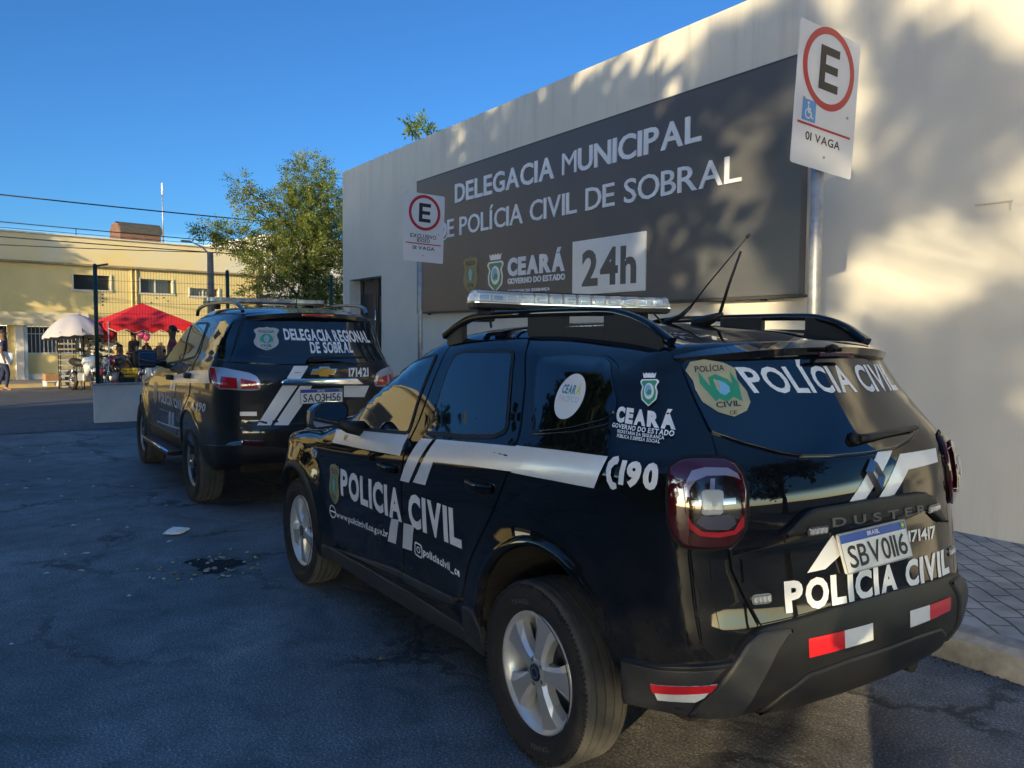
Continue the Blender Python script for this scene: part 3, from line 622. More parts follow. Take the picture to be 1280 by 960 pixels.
WELL = mat('wheel_well_liner', (.03, .027, .022), .9, noise=.5, nscale=9)
WHITE = mat('white_vinyl', (.74, .75, .76), .35, coat=.5, noise=.06, nscale=3)
SILV = mat('reflective_vinyl', (.76, .78, .80), .24, metal=.15, coat=.5, noise=.10, nscale=4)
CHROME = mat('chrome', (.75, .76, .78), .12, metal=1.)
DCHROME = mat('dark_chrome', (.22, .225, .23), .25, metal=1.)
ALLOY = mat('silver_alloy', (.70, .70, .69), .3, metal=.6, coat=.3, noise=.12, nscale=12)
ALLOYD = mat('grey_alloy', (.44, .44, .44), .36, metal=.55, coat=.3)
TYRE = mat('tyre_rubber', (.022, .021, .021), .75, noise=.35, nscale=16, bump=.1, bscale=90)
TREAD = mat('dusty_tread', (.085, .078, .066), .9, noise=.4, nscale=11, bump=.25, bscale=120)
REDG = mat('dark_red_lens', (.050, .002, .006), .06, coat=1.)
REDB = mat('red_lens', (.42, .012, .02), .1, coat=1.)
CLEAR = mat('clear_lens', (.48, .49, .52), .12, metal=.4, coat=1.)
LILAC = mat('light_guide', (.25, .24, .33), .12, metal=.3, coat=1.)
LAMPIN = mat('lamp_interior', (.012, .008, .010), .12, coat=1.)
BADGE = mat('badge_gold', (.42, .38, .22), .4, coat=.4, noise=.12, nscale=9)
GREEN = mat('badge_green', (.03, .26, .13), .45, coat=.4)
LBLUE = mat('badge_blue', (.18, .42, .62), .45, coat=.4)
INK = mat('black_ink', (.015, .015, .018), .5)
PBLUE = mat('plate_blue', (.012, .07, .38), .35, coat=.5)
PWHITE = mat('plate_white', (.72, .73, .72), .3, coat=.5, noise=.06, nscale=9)
REFR = mat('reflective_red', (.60, .015, .02), .25, coat=.8)
REFW = mat('reflective_white', (.68, .70, .72), .25, coat=.8, noise=.08, nscale=20)
SEAMM = mat('panel_gap', (.002, .002, .002), .8)
DIRTW = mat('dusty_rim_edge', (.20, .18, .14), .7, noise=.4, nscale=14)
GOLD = mat('gold_emblem', (.62, .38, .08), .3, metal=.8)
N_L = (0, 1, 0); N_B = (-1, 0, 0); N_C = (-.62, .78, 0)
MIR = lambda L: [(x, -y, z) for x, y, z in L]
def shield(n=10):
    """a police shield outline in the unit square"""
    h = [(.5, 1.0), (.62, .955), (.78, .965), (.9, .93), (1.0, .86), (.93, .74), (.90, .66), (.92, .56), (.985, .42), (.97, .28), (.86, .15), (.68, .06), (.5, 0)]
    l = [(1 - x, y) for x, y in h[::-1]][1:-1]
    return round_poly(h + l, .05, 3)
def poly_fill(p, h=.12):
    p = np.asarray(p, float)
    if area2(p) < 0: p = p[::-1]
    return fill_grid([densify(p, h)], h)
def ellipse(cx, cy, rx, ry, n=28, a0=0., a1=2 * math.pi): return [(cx + rx * math.cos(a0 + (a1 - a0) * k / n), cy + ry * math.sin(a0 + (a1 - a0) * k / n)) for k in range(n)]
def ring_fill(cx, cy, rx, ry, w, n=32):
    v = ellipse(cx, cy, rx, ry, n) + ellipse(cx, cy, rx - w, ry - w * ry / rx, n); return np.array(v), [(i, (i + 1) % n, n + (i + 1) % n, n + i) for i in range(n)]
def crest_art(B, name, parent, quad, n, off, base=BADGE, text=True, sub=None):
    """state police shield: gold shield, dark rim line, green wreath, blue middle, words"""
    s = decal(B, name, base, parent, *poly_fill(shield()), quad, n, off)
    a, b, c = (np.asarray(x, float) for x in quad[:3])
    def q(x0, x1, y0, y1): return [a + (b - a) * x0 + (c - a) * y0, a + (b - a) * x1 + (c - a) * y0, a + (b - a) * x0 + (c - a) * y1]
    for nm, m, pl, o in (('wreath', GREEN, ellipse(.5, .50, .23, .20), .001), ('middle', LBLUE, round_poly([(.5, .68), (.62, .55), (.58, .36), (.5, .30), (.42, .36), (.38, .55)], .03), .002),
                         ('branch', GREEN, round_poly([(.20, .62), (.25, .50), (.24, .38), (.33, .28), (.28, .40), (.27, .52)], .02), .001), ('branch', GREEN, round_poly([(.80, .62), (.75, .50), (.76, .38), (.67, .28), (.72, .40), (.73, .52)], .02), .001), ('palm', BADGE, round_poly([(.47, .60), (.53, .62), (.56, .46), (.50, .38), (.44, .44)], .02), .003)):
        decal(B, nm, m, s, *poly_fill(pl), quad, n, off + o)
    if text:
        for w, r in (('POLÍCIA', (.20, .80, .745, .86)), ('CIVIL', (.28, .72, .15, .25)), ('CE', (.44, .56, .055, .105))):
            v, f, asp = text_unit(w, .015); decal(B, 'lettering', INK, s, v, f, q(*r), n, off + .002)
    return s
def state_crest(B, parent, quad, n, off):
    """the state's green crest with a mural crown"""
    s = decal(B, 'state_crest', WHITE, parent, *poly_fill(round_poly([(.5, 0), (.9, .2), (.95, .42), (.86, .58), (1, .72), (.9, .8), (.1, .8), (0, .72), (.14, .58), (.05, .42), (.1, .2)], .05, 3)), quad, n, off)
    decal(B, 'crest_field', GREEN, s, *poly_fill(round_poly([(.5, .04), (.83, .22), (.87, .42), (.78, .58), (.9, .70), (.84, .76), (.16, .76), (.1, .70), (.22, .58), (.13, .42), (.17, .22)], .05, 3)), quad, n, off + .001)
    decal(B, 'crest_oval', WHITE, s, *poly_fill(ellipse(.5, .44, .26, .24)), quad, n, off + .002)
    decal(B, 'crest_scene', LBLUE, s, *poly_fill(ellipse(.47, .46, .17, .17)), quad, n, off + .003)
    decal(B, 'crest_hills', GREEN, s, *poly_fill([(.36, .36), (.62, .32), (.66, .44), (.52, .50), (.42, .42)]), quad, n, off + .004)
    decal(B, 'crown', WHITE, s, *poly_fill([(.2, .84), (.8, .84), (.86, 1), (.74, .95), (.68, 1), (.56, .96), (.5, 1), (.44, .96), (.32, 1), (.26, .95), (.14, 1)]), quad, n, off)
    return s
def lettering(B, parent, body, m, quad, n, off, bold=.02, name='lettering', spacing=1., h=.05):
    v, f, asp = text_unit(body, bold, spacing); return decal(B, name, m, parent, v, f, quad, n, off, h)
# ------------------------------------------------------------------ wheels
def tyre_profile(r, w, rim, grooves=(.12, .38, .64, .90)):
    """(radius, width position) outline; w is the full width, outside face at +"""
    h = w / 2
    p = [(rim - .012, -h * .62), (rim + .012, -h * .80), (rim + .045, -h * .96), (r - .045, -h * .99), (r - .018, -h * .90), (r - .004, -h * .74), (r - .004, -h * .74)]
    for g in grooves:
        c = -h * .72 + g * 1.44 * h
        for a in ((r, c - .005), (r - .009, c - .004), (r - .009, c + .004), (r, c + .005)): p += [a, a]
    return p + [(r - .004, h * .74), (r - .004, h * .74), (r - .018, h * .90), (r - .045, h * .99), (rim + .045, h * .96), (rim + .012, h * .80), (rim - .012, h * .62)]
def make_wheel(name, parent, loc, r, w, rim, spokes, face_m, side_m, edge_m, out=1, twin=False, rot=0., barrel_m=None, word=None):
    t = empty(name, loc); t.parent = parent
    # all built with the outside towards +Y, then turned for the other side
    if out < 0: t.rotation_euler = (0, 0, math.pi)
    prof = tyre_profile(r, w, rim); mb = MB(); mb.lathe(prof, 72)
    cut = [i for i, (a, b) in enumerate(prof) if abs(b) < w / 2 * .80 and a > r - .02]
    o = mb.build('tyre', [TYRE, TREAD], t, True)
    me = o.data; mi = []
    for p in me.polygons:
        c = p.center; rr = math.hypot(c.x, c.z); mi.append(1 if rr > r - .03 else 0)
    me.polygons.foreach_set('material_index', mi)
    # raised rings and blocks on the sidewall
    mb = MB()
    for rr in (rim + .022, r - .052): mb.lathe([(rr - .002, w / 2 * .975), (rr, w / 2 * 1.0), (rr + .002, w / 2 * .975)], 64)
    for k in range(110):
        a = 2 * math.pi * k / 110; c = Vector((math.cos(a) * (r - .024), w / 2 * .905, math.sin(a) * (r - .024)))
        mb.box(c, (.012, .010, .020), Euler((0, math.pi / 2 - a, 0)).to_matrix())
    mb.build('sidewall_relief', TYRE, o)
    # barrel and lip of the rim
    fy = w / 2 * .70
    mb = MB(); mb.lathe([(rim - .03, -w / 2 * .6), (rim - .05, -w * .2), (rim - .030, fy - .035), (rim - .018, fy - .008)], 72)
    ri = mb.build('rim', barrel_m or edge_m, t, True)
    mb = MB(); mb.lathe([(rim - .018, fy - .008), (rim - .004, fy + .006), (rim + .002, fy + .010), (rim + .006, fy + .004), (rim + .004, fy - .01), (rim - .01, fy - .03)], 72); mb.build('rim_lip', edge_m, ri, True)
    if word:                                                     # raised name on the sidewall, twice round
        for a0 in (2.05, 2.05 - math.pi):
            v, f, asp = text_unit(word, .02, 1.25); hh = .017; rr0 = rim + .045; V = []
            for x, y in v: a = a0 - x * asp * hh / rr0; q = rr0 + y * hh - hh / 2; V.append((q * math.cos(a) * -1, w / 2 * .985 + .002, q * math.sin(a)))
            mb = MB(); mb.add(V, f); mb.build('sidewall_name', mat('worn_lettering', (.10, .095, .085), .8), o)
    # disc brake and dark back
    mb = MB(); mb.lathe([(.001, -.02), (rim * .78, -.02), (rim * .78, -.035), (.001, -.035)], 40); mb.build('brake_disc', mat('brake_steel', (.12, .11, .10), .5, metal=.6), t, True)
    mb = MB(); mb.lathe([(.001, -.05), (rim - .04, -.05)], 40); mb.build('wheel_back', WELL, t, True)
    # spokes
    mb = MB(); n = spokes; yF = fy - .004
    for k in range(n):
        a = rot + 2 * math.pi * k / n; M = Matrix.Rotation(-a, 3, 'Y')
        if twin:
            for sg in (-1, 1):
                ps = []
                for s_, wd, y in ((.05, .013, yF + .0), (.12, .011, yF + .004), (rim - .02, .013, yF - .004)):
                    off = sg * (.008 + .055 * s_ / rim)
                    ps.append((s_, off, wd, y))
                for (s0, o0, w0, y0), (s1, o1, w1, y1) in zip(ps[:-1], ps[1:]):
                    vs = []
                    for s_, o_, w_, y_ in ((s0, o0, w0, y0), (s1, o1, w1, y1)): vs += [M @ Vector((s_, y_ - .03, o_ - w_)), M @ Vector((s_, y_, o_ - w_ * .7)), M @ Vector((s_, y_, o_ + w_ * .7)), M @ Vector((s_, y_ - .03, o_ + w_))]
                    mb.m = 1; mb.add(vs, [(0, 1, 5, 4), (2, 3, 7, 6)]); mb.m = 0; mb.add(vs, [(1, 2, 6, 5)])
        else:
            # broad spoke, waisted near the hub and flaring into the rim, with bright bevelled flanks
            st = [(.045, .030, yF + .008), (.085, .033, yF + .010), (.13, .043, yF + .008), (.17, .064, yF + .005), (rim - .014, .094, yF + .0)]
            for (s0, w0, y0), (s1, w1, y1) in zip(st[:-1], st[1:]):
                vs = []
                for s_, w_, y_ in ((s0, w0, y0), (s1, w1, y1)):
                    f_ = .55 if s_ > .15 else .66
                    vs += [M @ Vector((s_, y_ - .05, -w_)), M @ Vector((s_, y_ - .016, -w_)), M @ Vector((s_, y_, -w_ * f_)), M @ Vector((s_, y_, w_ * f_)), M @ Vector((s_, y_ - .016, w_)), M @ Vector((s_, y_ - .05, w_))]
                mb.m = 1; mb.add(vs, [(0, 1, 7, 6), (1, 2, 8, 7), (3, 4, 10, 9), (4, 5, 11, 10)]); mb.m = 0; mb.add(vs, [(2, 3, 9, 8)])
    mb.build('spokes', [face_m, side_m], ri, True)
    mb = MB(); mb.lathe([(.062, yF - .02), (.060, yF + .004), (.052, yF + .010), (.034, yF + .011)], 32); mb.build('hub', face_m, ri, True)
    mb = MB(); mb.lathe([(.035, yF + .005), (.033, yF + .014), (.024, yF + .015), (.0235, yF + .0145), (.001, yF + .0146)], 28); mb.build('centre_cap', mat('cap_black', (.012, .012, .014), .3, coat=.5), ri, True)
    mb = MB(); mb.lathe([(.0225, yF + .0155), (.019, yF + .0165), (.0155, yF + .0155)], 28); mb.build('cap_emblem', CHROME, ri, True)
    mb = MB()
    for k in range(5):
        a = rot + .62 + 2 * math.pi * k / 5; mb.lathe([(.001, yF + .012), (.008, yF + .012), (.009, yF + .002)], 8, c=(.047 * math.cos(a), 0, .047 * math.sin(a)))
    mb.build('wheel_nuts', mat('nut_steel', (.2, .2, .2), .4, metal=.8), ri, True)
    return t
# ------------------------------------------------------------------ the small black SUV in front
D = Body(**DUSTER)
def plate_obj(parent, quad, n, off, number):
    """Mercosur style plate: white board, blue band with the country, number"""
    a, b, c = (np.asarray(x, float) for x in quad[:3]); n = vunit(n)
    u, v = b - a, c - a; k = np.cross(u, v); k /= np.linalg.norm(k)
    if k @ n < 0: k = -k
    mb = MB(); e = .002
    pts = [(x, y) for x, y in round_poly([(0, 0), (1, 0), (1, 1), (0, 1)], .04, 3)]
    top = [a + u * x + v * y + k * .006 for x, y in pts]; bot = [p - k * .009 for p in top]; L = len(pts)
    mb.add(top + bot, [tuple(range(L))] + [(i, L + i, L + (i + 1) % L, (i + 1) % L) for i in range(L)]); o = mb.build('licence_plate', PWHITE, parent, True)
    def q(x0, x1, y0, y1): return [a + u * x0 + v * y0, a + u * x1 + v * y0, a + u * x0 + v * y1]
    decal(None, 'blue_band', PBLUE, o, np.array([(0, 0), (1, 0), (1, 1), (0, 1)]), [(0, 1, 2, 3)], q(.008, .992, .755, .985), k, .0072, 9)
    decal(None, 'flag', GREEN, o, np.array([(0, 0), (1, 0), (1, 1), (0, 1)]), [(0, 1, 2, 3)], q(.915, .975, .79, .95), k, .0082, 9)
    decal(None, 'flag_diamond', mat('flag_yellow', (.7, .55, .05), .5), o, np.array([(.5, .1), (.92, .5), (.5, .9), (.08, .5)]), [(0, 1, 2, 3)], q(.915, .975, .79, .95), k, .0088, 9)
    v2, f, asp = text_unit('BRASIL', .02); decal(None, 'country_name', WHITE, o, v2, f, q(.40, .58, .82, .92), k, .0085, 9)
    v2, f, asp = text_unit(number, .012); decal(None, 'plate_number', INK, o, v2, f, q(.07, .95, .13, .66), k, .0075, 9)
    decal(None, 'plate_frame', mat('plate_edge', (.3, .3, .3), .4), o, *frame_fill(.012, .035), [a, b, c], k, .0079, 9)
    return o
def frame_fill(wx, wy):
    v = [(0, 0), (1, 0), (1, 1), (0, 1), (wx, wy), (1 - wx, wy), (1 - wx, 1 - wy), (wx, 1 - wy)]
    return np.array(v), [(0, 1, 5, 4), (1, 2, 6, 5), (2, 3, 7, 6), (3, 0, 4, 7)]
def strobe(parent, p, B, n, w=.10, hgt=.034, proud=0.):
    H = B.hit(np.array([p]) + np.asarray(vunit(n)) * .5, -vunit(n), 0, 1, 120); N = B.N(H)[0]; H = H[0] + N * proud
    u = vunit(np.cross((0, 0, 1), N)); v = np.cross(N, u); M = Matrix([[u[i], v[i], N[i]] for i in range(3)])
    o = MB(); M4 = Matrix.Translation(Vector(H)) @ M.to_4x4()
    o.prism(round_poly([(-w / 2, -hgt / 2), (w / 2, -hgt / 2), (w / 2, hgt / 2), (-w / 2, hgt / 2)], hgt * .45, 4), -.01, .010, M4); s = o.build('strobe_light', DCHROME, parent, True)
    o = MB()
    for k in range(4): o.box(M4 @ Vector(((k - 1.5) * w * .21, 0, .013)), (w * .17, hgt * .62, .010), M, .003)
    o.build('strobe_lens', CLEAR, s)
    return s
def swept_bar(parent, name, m, pts, wid, hgt, upv=(0, 0, 1)):
    """a rail with a rounded rectangular section along pts"""
    V = []; n = len(pts); sec = [(math.copysign(abs(math.cos(t)) ** .5, math.cos(t)), math.copysign(abs(math.sin(t)) ** .5, math.sin(t))) for t in [2 * math.pi * k / 16 for k in range(16)]]
    P = [Vector(p) for p in pts]
    for i, p in enumerate(P):
        d = (P[min(i + 1, n - 1)] - P[max(i - 1, 0)]).normalized(); a = d.cross(Vector(upv)).normalized(); b = a.cross(d)
        w = wid[i] if isinstance(wid, (list, tuple)) else wid; h = hgt[i] if isinstance(hgt, (list, tuple)) else hgt
        for x, y in sec: V.append(p + a * (x * w / 2) + b * (y * h / 2))
    mb = MB(); F = [(i * 16 + k, i * 16 + (k + 1) % 16, (i + 1) * 16 + (k + 1) % 16, (i + 1) * 16 + k) for i in range(n - 1) for k in range(16)]
    mb.add(V, F, True); mb.add(V[:16], [tuple(reversed(range(16)))]); mb.add(V[-16:], [tuple(range(16))])
    return mb.build(name, m, parent, True)
def smooth_path(pts, k=6):
    """Catmull-Rom through the points"""
    P = [np.asarray(p, float) for p in pts]; P = [2 * P[0] - P[1]] + P + [2 * P[-1] - P[-2]]; out = []
    for i in range(1, len(P) - 2):
        for t in np.linspace(0, 1, k, endpoint=False):
            a, b, c, d = P[i - 1:i + 3]; out.append(.5 * ((2 * b) + (c - a) * t + (2 * a - 5 * b + 4 * c - d) * t * t + (3 * b - a - 3 * c + d) * t ** 3))
    return out + [P[-2]]
def bumper_wrap(B, name, m, parent, up, lo, off, xc=.3, n=130, k=12):
    """lower bumper: a band between the upper and lower edge lines (angle about a vertical axis -> z), standing proud of the body"""
    au = np.array([(math.atan2(y, x - xc) % (2 * math.pi), z) for x, y, z in up]); al = np.array([(math.atan2(y, x - xc) % (2 * math.pi), z) for x, y, z in lo])
    au = au[np.argsort(au[:, 0])]; al = al[np.argsort(al[:, 0])]
    ph = np.linspace(au[0, 0], au[-1, 0], n); zu = np.interp(ph, au[:, 0], au[:, 1]); zl = np.interp(ph, al[:, 0], al[:, 1])
    rows = []; NN = []
    for j in range(-2, k + 1):
        t = max(j, 0) / k; z = zu + (zl - zu) * t
        d = np.stack([np.cos(ph), np.sin(ph), 0 * ph], 1); p = np.stack([0 * ph + xc, 0 * ph, z], 1)
        H = B.hit(p + d * 2., -d, 0, 1.9, 150); Nn = B.N(H)
        o = off * np.array({-2: -.3, -1: .55}.get(j, 1.0))
        q = H + Nn * o; 
        if j < 0: q[:, 2] += .004 if j == -2 else .002
        if j <= -1: nn = Nn * .5 + np.array([0, 0, .85]); nn /= np.linalg.norm(nn, axis=1)[:, None]
        else: nn = Nn
        rows.append(q); NN.append(nn)
    V = np.concatenate(rows); NN = np.concatenate(NN); F = []
    for j in range(len(rows) - 1):
        for i in range(n - 1): F.append((j * n + i, j * n + i + 1, (j + 1) * n + i + 1, (j + 1) * n + i)[::1])
    f0 = F[len(F) // 2]; fn = np.cross(V[f0[1]] - V[f0[0]], V[f0[2]] - V[f0[0]])
    if fn @ NN[f0[0]] < 0: F = [x[::-1] for x in F]
    return mesh_obj(name, V, F, m, parent, True, NN)
def arch_lip(B, name, m, parent, a, rx, rz, az, y0, t0, t1, off=.012, wdt=.03, n=48, sg=1):
    """a flange that follows the wheel arch on the body side"""
    rows = [[], [], []]
    for k in range(n + 1):
        t = t0 + (t1 - t0) * k / n
        for j, (e) in enumerate((-.002, .004, wdt)):
            rows[j].append((a + (rx + e) * math.cos(t), sg * y0, az + (rz + e) * math.sin(t)))
    H = []
    for j in range(3):
        p = np.array(rows[j]); h = B.hit(p + np.array([0, sg * .5, 0]), np.array([0, -sg, 0]), 0, 1., 120); b = np.isnan(h[:, 0]); h[b] = p[b]; nn = B.N(h); H.append((h, nn))
    V = list(H[0][0] - H[0][1] * .03) + list(H[0][0] + H[0][1] * off * .7) + list(H[1][0] + H[1][1] * off) + list(H[2][0] + H[2][1] * .001); L = n + 1
    F = [(j * L + i, j * L + i + 1, (j + 1) * L + i + 1, (j + 1) * L + i) for j in range(3) for i in range(n)]
    mb = MB(); mb.add(V, F, True); return mb.build(name, m, parent, True)
def build_duster():
    car = empty('police_car', (0, 0, 0), 0, 'glossy black compact police SUV with white POLICIA CIVIL lettering and light bar, parked nearest', 'police car')
    d = DD; B = D
    body_shell(B, 'body', PAINT, car, (-.85, -.86, .24), (3.45, .86, 1.68), (0, -.2, .55), (2.6, .2, .85), .035, arches=((-.06, .37, .43, .475), (2.673, .345, .405, .42)), inner=WELL)
    # doors
    for sg, f in ((1, lambda L: L), (-1, MIR)):
        n = (0, sg, 0)
        for nm, win, tr in (('front_door', 'front_window', 'front_trim'), ('rear_door', 'rear_window_side', 'rear_trim')):
            dr = panel(B, 'door', PAINT, car, f(d[nm]), n, .006, .012, .003, .035, .02, 3)
            panel(B, 'door_trim', PLAS, dr, f(d[tr]), n, .022, .03, .006, .04)
            wn = panel(B, 'window', GLASS, dr, f(d[win]), n, .012, .012, .002, .035, .02, 4)
            # window rubber as a band outside of the glass
            q, fr = to_plane(f(d[win]), n); q = q if area2(q) > 0 else q[::-1]; q = np.array(round_poly(q, .02, 4)); q2 = inset_poly(q, -.016)
            v2, ff = np.concatenate([q2, q]), None; L = len(q); H = plane_hit(B, v2, fr); N = B.N(H)
            mesh_obj('window_rubber', H + N * .0095, [(i, (i + 1) % L, L + (i + 1) % L, L + i) for i in range(L)], RUB, wn, True, N)
            # handle
            hp = np.array(f(d['handle_f' if nm == 'front_door' else 'handle_r'])); c = hp.mean(0); hx = c[0]
            cup = decal(B, 'handle_cup_shade', SEAMM, dr, *poly_fill(ellipse(.5, .5, .5, .5)), [(hx + .10, c[1], c[2] - .035), (hx - .10, c[1], c[2] - .035), (hx + .10, c[1], c[2] + .035)], n, .0075, .03)  # flat dark ellipse painted as the shade of the hand recess
            ys = B.hit(np.array([[hx + t, sg * 1.3, c[2] + .008] for t in (-.10, -.06, 0, .06, .10)]), (0, -sg, 0), 0, 1, 100)
            pts = [tuple(p + np.array((0, sg * e, 0))) for p, e in zip(ys, (.008, .030, .036, .030, .008))]
            swept_bar(dr, 'door_handle', PAINT, smooth_path(pts, 4), .022, [.030 + .006 * math.sin(k / 16 * math.pi) for k in range(17)])
        panel(B, 'quarter_window', PAINT, car, f(d['quarter_frame']), n, .005, .012, .006, .035, .03, 4)
        panel(B, 'window', GLASS, car, f(d['quarter_window']), n, .010, .012, .003, .035, .03, 4)
        # sill and the plastic in front of the rear wheel
        V = f(d['sill']); panel(B, 'sill', PLAS, car, f([(2.20, .86, .362), (1.6, .86, .372), (1.1, .86, .372), (.60, .85, .352), (.47, .85, .30), (.47, .84, .268), (.9, .84, .262), (1.6, .84, .262), (2.24, .85, .275)]), n, .022, .03, .008, .05)
        panel(B, 'arch_plastic', PLAS, car, f([(.545, .87, .385), (.50, .87, .47), (.40, .87, .49), (.372, .87, .46), (.36, .87, .36), (.40, .85, .275), (.48, .85, .265), (.56, .85, .30)]), n, .020, .03, .008, .03, .02)
        arch_lip(B, 'arch_trim', PLASD, car, 2.673, .405, .42, .345, .87, -.15, math.pi + .15, .020, .045, sg=sg)
        arch_lip(B, 'arch_trim', PAINT, car, -.06, .43, .475, .37, .87, -.02, math.pi - .35, .012, .035, sg=sg)
        # mirror
        mm = MB(); c = Vector((1.72, sg * 1.01, 1.19)); prof = [(-.115, -.055), (-.10, -.075), (.04, -.07), (.105, -.03), (.115, .03), (.09, .065), (-.05, .07), (-.11, .03)]
        pr = round_poly(prof, .03, 4); L = len(pr); M = Euler((0, 0, sg * .16)).to_matrix()
        rows = [(0., 1.0, -.0), (.0, 1.0, .0), (.05, .99, 0), (.09, .82, 0), (.11, .5, 0), (.115, .2, 0)]
        V = [c + M @ Vector((xx, -sg * -y * s_ * -1 if False else -sg * y * s_, z * s_)) for xx, s_, _ in rows for y, z in pr]
        mm.add(V, [(j * L + i, j * L + (i + 1) % L, (j + 1) * L + (i + 1) % L, (j + 1) * L + i) for j in range(len(rows) - 1) for i in range(L)] + [tuple((len(rows) - 1) * L + i for i in range(L))], True)
        mo = mm.build('wing_mirror', PAINT, car, True)
        mg = MB(); mg.add([c + M @ Vector((-.004, -sg * y * .90, z * .86)) for y, z in pr], [tuple(range(L))]); mg.build('mirror_glass', mat('mirror', (.30, .32, .34), .03, metal=1.), mo)
        mr = MB(); mr.add([c + M @ Vector((-.002, -sg * y, z)) for y, z in pr] + [c + M @ Vector((-.006, -sg * y * .90, z * .86)) for y, z in pr], [(i, (i + 1) % L, L + (i + 1) % L, L + i) for i in range(L)]); mr.build('mirror_rim', RUB, mo)
        st = MB(); st.tube([(1.74, sg * .82, 1.10), (1.74, sg * .90, 1.115), (1.745, sg * .955, 1.145)], [.045, .035, .03], 12); st.build('mirror_arm', RUB, mo)
        # head lamp
        panel(B, 'headlight', CLEAR, car, [(3.22, sg * .80, .93), (3.40, sg * .62, .93), (3.42, sg * .62, .78), (3.24, sg * .80, .80)], (.8, sg * .6, 0), .01, .02, .006, .05, .03)
        panel(B, 'side_marker', CLEAR, car, f([(2.36, .86, .86), (2.44, .86, .88), (2.44, .86, .92), (2.35, .86, .905)]), n, .008, .012, .003, .03, .01)
        # roof rail with two slots under it
        rail = smooth_path([(1.17, sg * .60, 1.615), (1.02, sg * .605, 1.672), (.84, sg * .605, 1.706), (.41, sg * .60, 1.712), (-.03, sg * .595, 1.710), (-.17, sg * .59, 1.697), (-.29, sg * .58, 1.660), (-.40, sg * .565, 1.598)], 5)
        nR = len(rail); ro = swept_bar(car, 'roof_rail', PAINT, rail, [.028 + .02 * abs(2 * i / (nR - 1) - 1) ** 3 for i in range(nR)], [.034] * nR)
        rx = [p[0] for p in rail[::-1]]; rz = [p[2] for p in rail[::-1]]
        for x0, x1, dz in ((1.15, 1.00, 0), (.43, .17, 0), (.168, -.078, .058), (-.08, -.38, 0)):
            top = [(x, float(np.interp(x, rx, rz)) - dz) for x in np.linspace(x0, x1, 7)]
            ft = MB(); ft.prism(top + [(x1, 1.57), (x0, 1.57)], sg * .578, sg * .606, Matrix(((1, 0, 0, 0), (0, 0, 1, 0), (0, 1, 0, 0), (0, 0, 0, 1)))); ft.build('rail_foot', mat('rail_web', (.020, .021, .023), .6), ro, True)
    # front: grille and wind screen
    panel(B, 'windscreen', GLASS, car, [(1.42, .56, 1.58), (1.42, -.56, 1.58), (2.15, -.68, 1.20), (2.15, .68, 1.20)], (.6, 0, .8), .006, .01, .004, .06, .06, upv=(1, 0, 0))
    panel(B, 'grille', DCHROME, car, [(3.4, .55, .90), (3.4, -.55, .90), (3.4, -.52, .76), (3.4, .52, .76)], (1, 0, 0), .008, .015, .004, .06, .03)
    # rear glass, tailgate
    rg = panel(B, 'rear_window', GLASS, car, d['rear_glass'], N_B, .010, .014, .004, .03, .012, 3)
    tg = panel(B, 'tailgate', PAINT, car, d['tailgate'], N_B, .006, .014, .004, .025, .006, 2)
    for sg in (1, -1):
        f = (lambda L: L) if sg == 1 else MIR; n = (-.62, sg * .78, 0)
        lp = panel(B, 'tail_light', REDG, car, f(d['lamp']), n, .016, .03, .010, .018, .0, bulge=.010)
        for nm, m, o in (('lamp_interior', LAMPIN, .0275), ('light_guide', LILAC, .0285), ('red_reflector', REDB, .0285), ('reversing_bowl', mat('reversing_bowl', (.10, .095, .13), .1, metal=.3, coat=1.), .0285), ('lamp_bar', CLEAR, .0295), ('lamp_bar', LILAC, .0295), ('lamp_square', CLEAR, .034)):
            key = {'lamp_interior': 'lamp_in', 'light_guide': 'lamp_arch', 'red_reflector': 'lamp_red', 'reversing_bowl': 'lamp_low', 'lamp_square': 'lamp_sq'}.get(nm) or ('lamp_bar' if o == .0295 and nm == 'lamp_bar' and not any(c.name.startswith('lamp_bar') for c in lp.children) else 'lamp_bar2')
            if nm == 'lamp_square': panel(B, nm, mat('frosted_lens', (.36, .36, .37), .3, coat=.8), lp, f(d[key]), n, o, .012, .004, .02, .01, 3)
            else: stripe_poly(f(d[key]), B, nm, m, lp, n, o, .02)
        q, fr = to_plane(f(d['lamp']), n); q = q if area2(q) > 0 else q[::-1]; q2 = inset_poly(q, -.007); L = len(q); H = plane_hit(B, np.concatenate([q2, q]), fr); N = B.N(H)
        mesh_obj('lamp_gap', H + N * .0085, [(i, (i + 1) % L, L + (i + 1) % L, L + i) for i in range(L)], SEAMM, lp, True, N)
        # reflector low in the bumper
        rf = panel(B, 'reflector', REFW, car, f(d['refl']), (-.7, sg * .7, 0), .026, .03, .003, .03)
        stripe_poly(f(d['refl_red']), B, 'red_reflector', REFR, rf, (-.7, sg * .7, 0), .0285, .03)
    seam(B, 'bumper_gap', SEAMM, car, d['bumper_gap'], N_B, .006, .009)
    seam(B, 'bumper_gap', SEAMM, car, MIR(d['bumper_gap']), N_B, .006, .009)
    # grey lower bumper
    up = [p for p in d['plastic_up'] if p[1] > 0]; half = [p for p in d['plastic_up'] if p[1] > .5]
    full = half + [(-.845, .17, .730), (-.848, -.1, .730)] + MIR(half)
    lo = [(-.48, .85, .415), (-.55, .83, .418), (-.70, .75, .420), (-.80, .5, .418), (-.82, .3, .405), (-.83, 0, .40)]; lo = lo + MIR(lo[:-1])
    bw = bumper_wrap(B, 'bumper', PLASD, car, full, lo, .022)
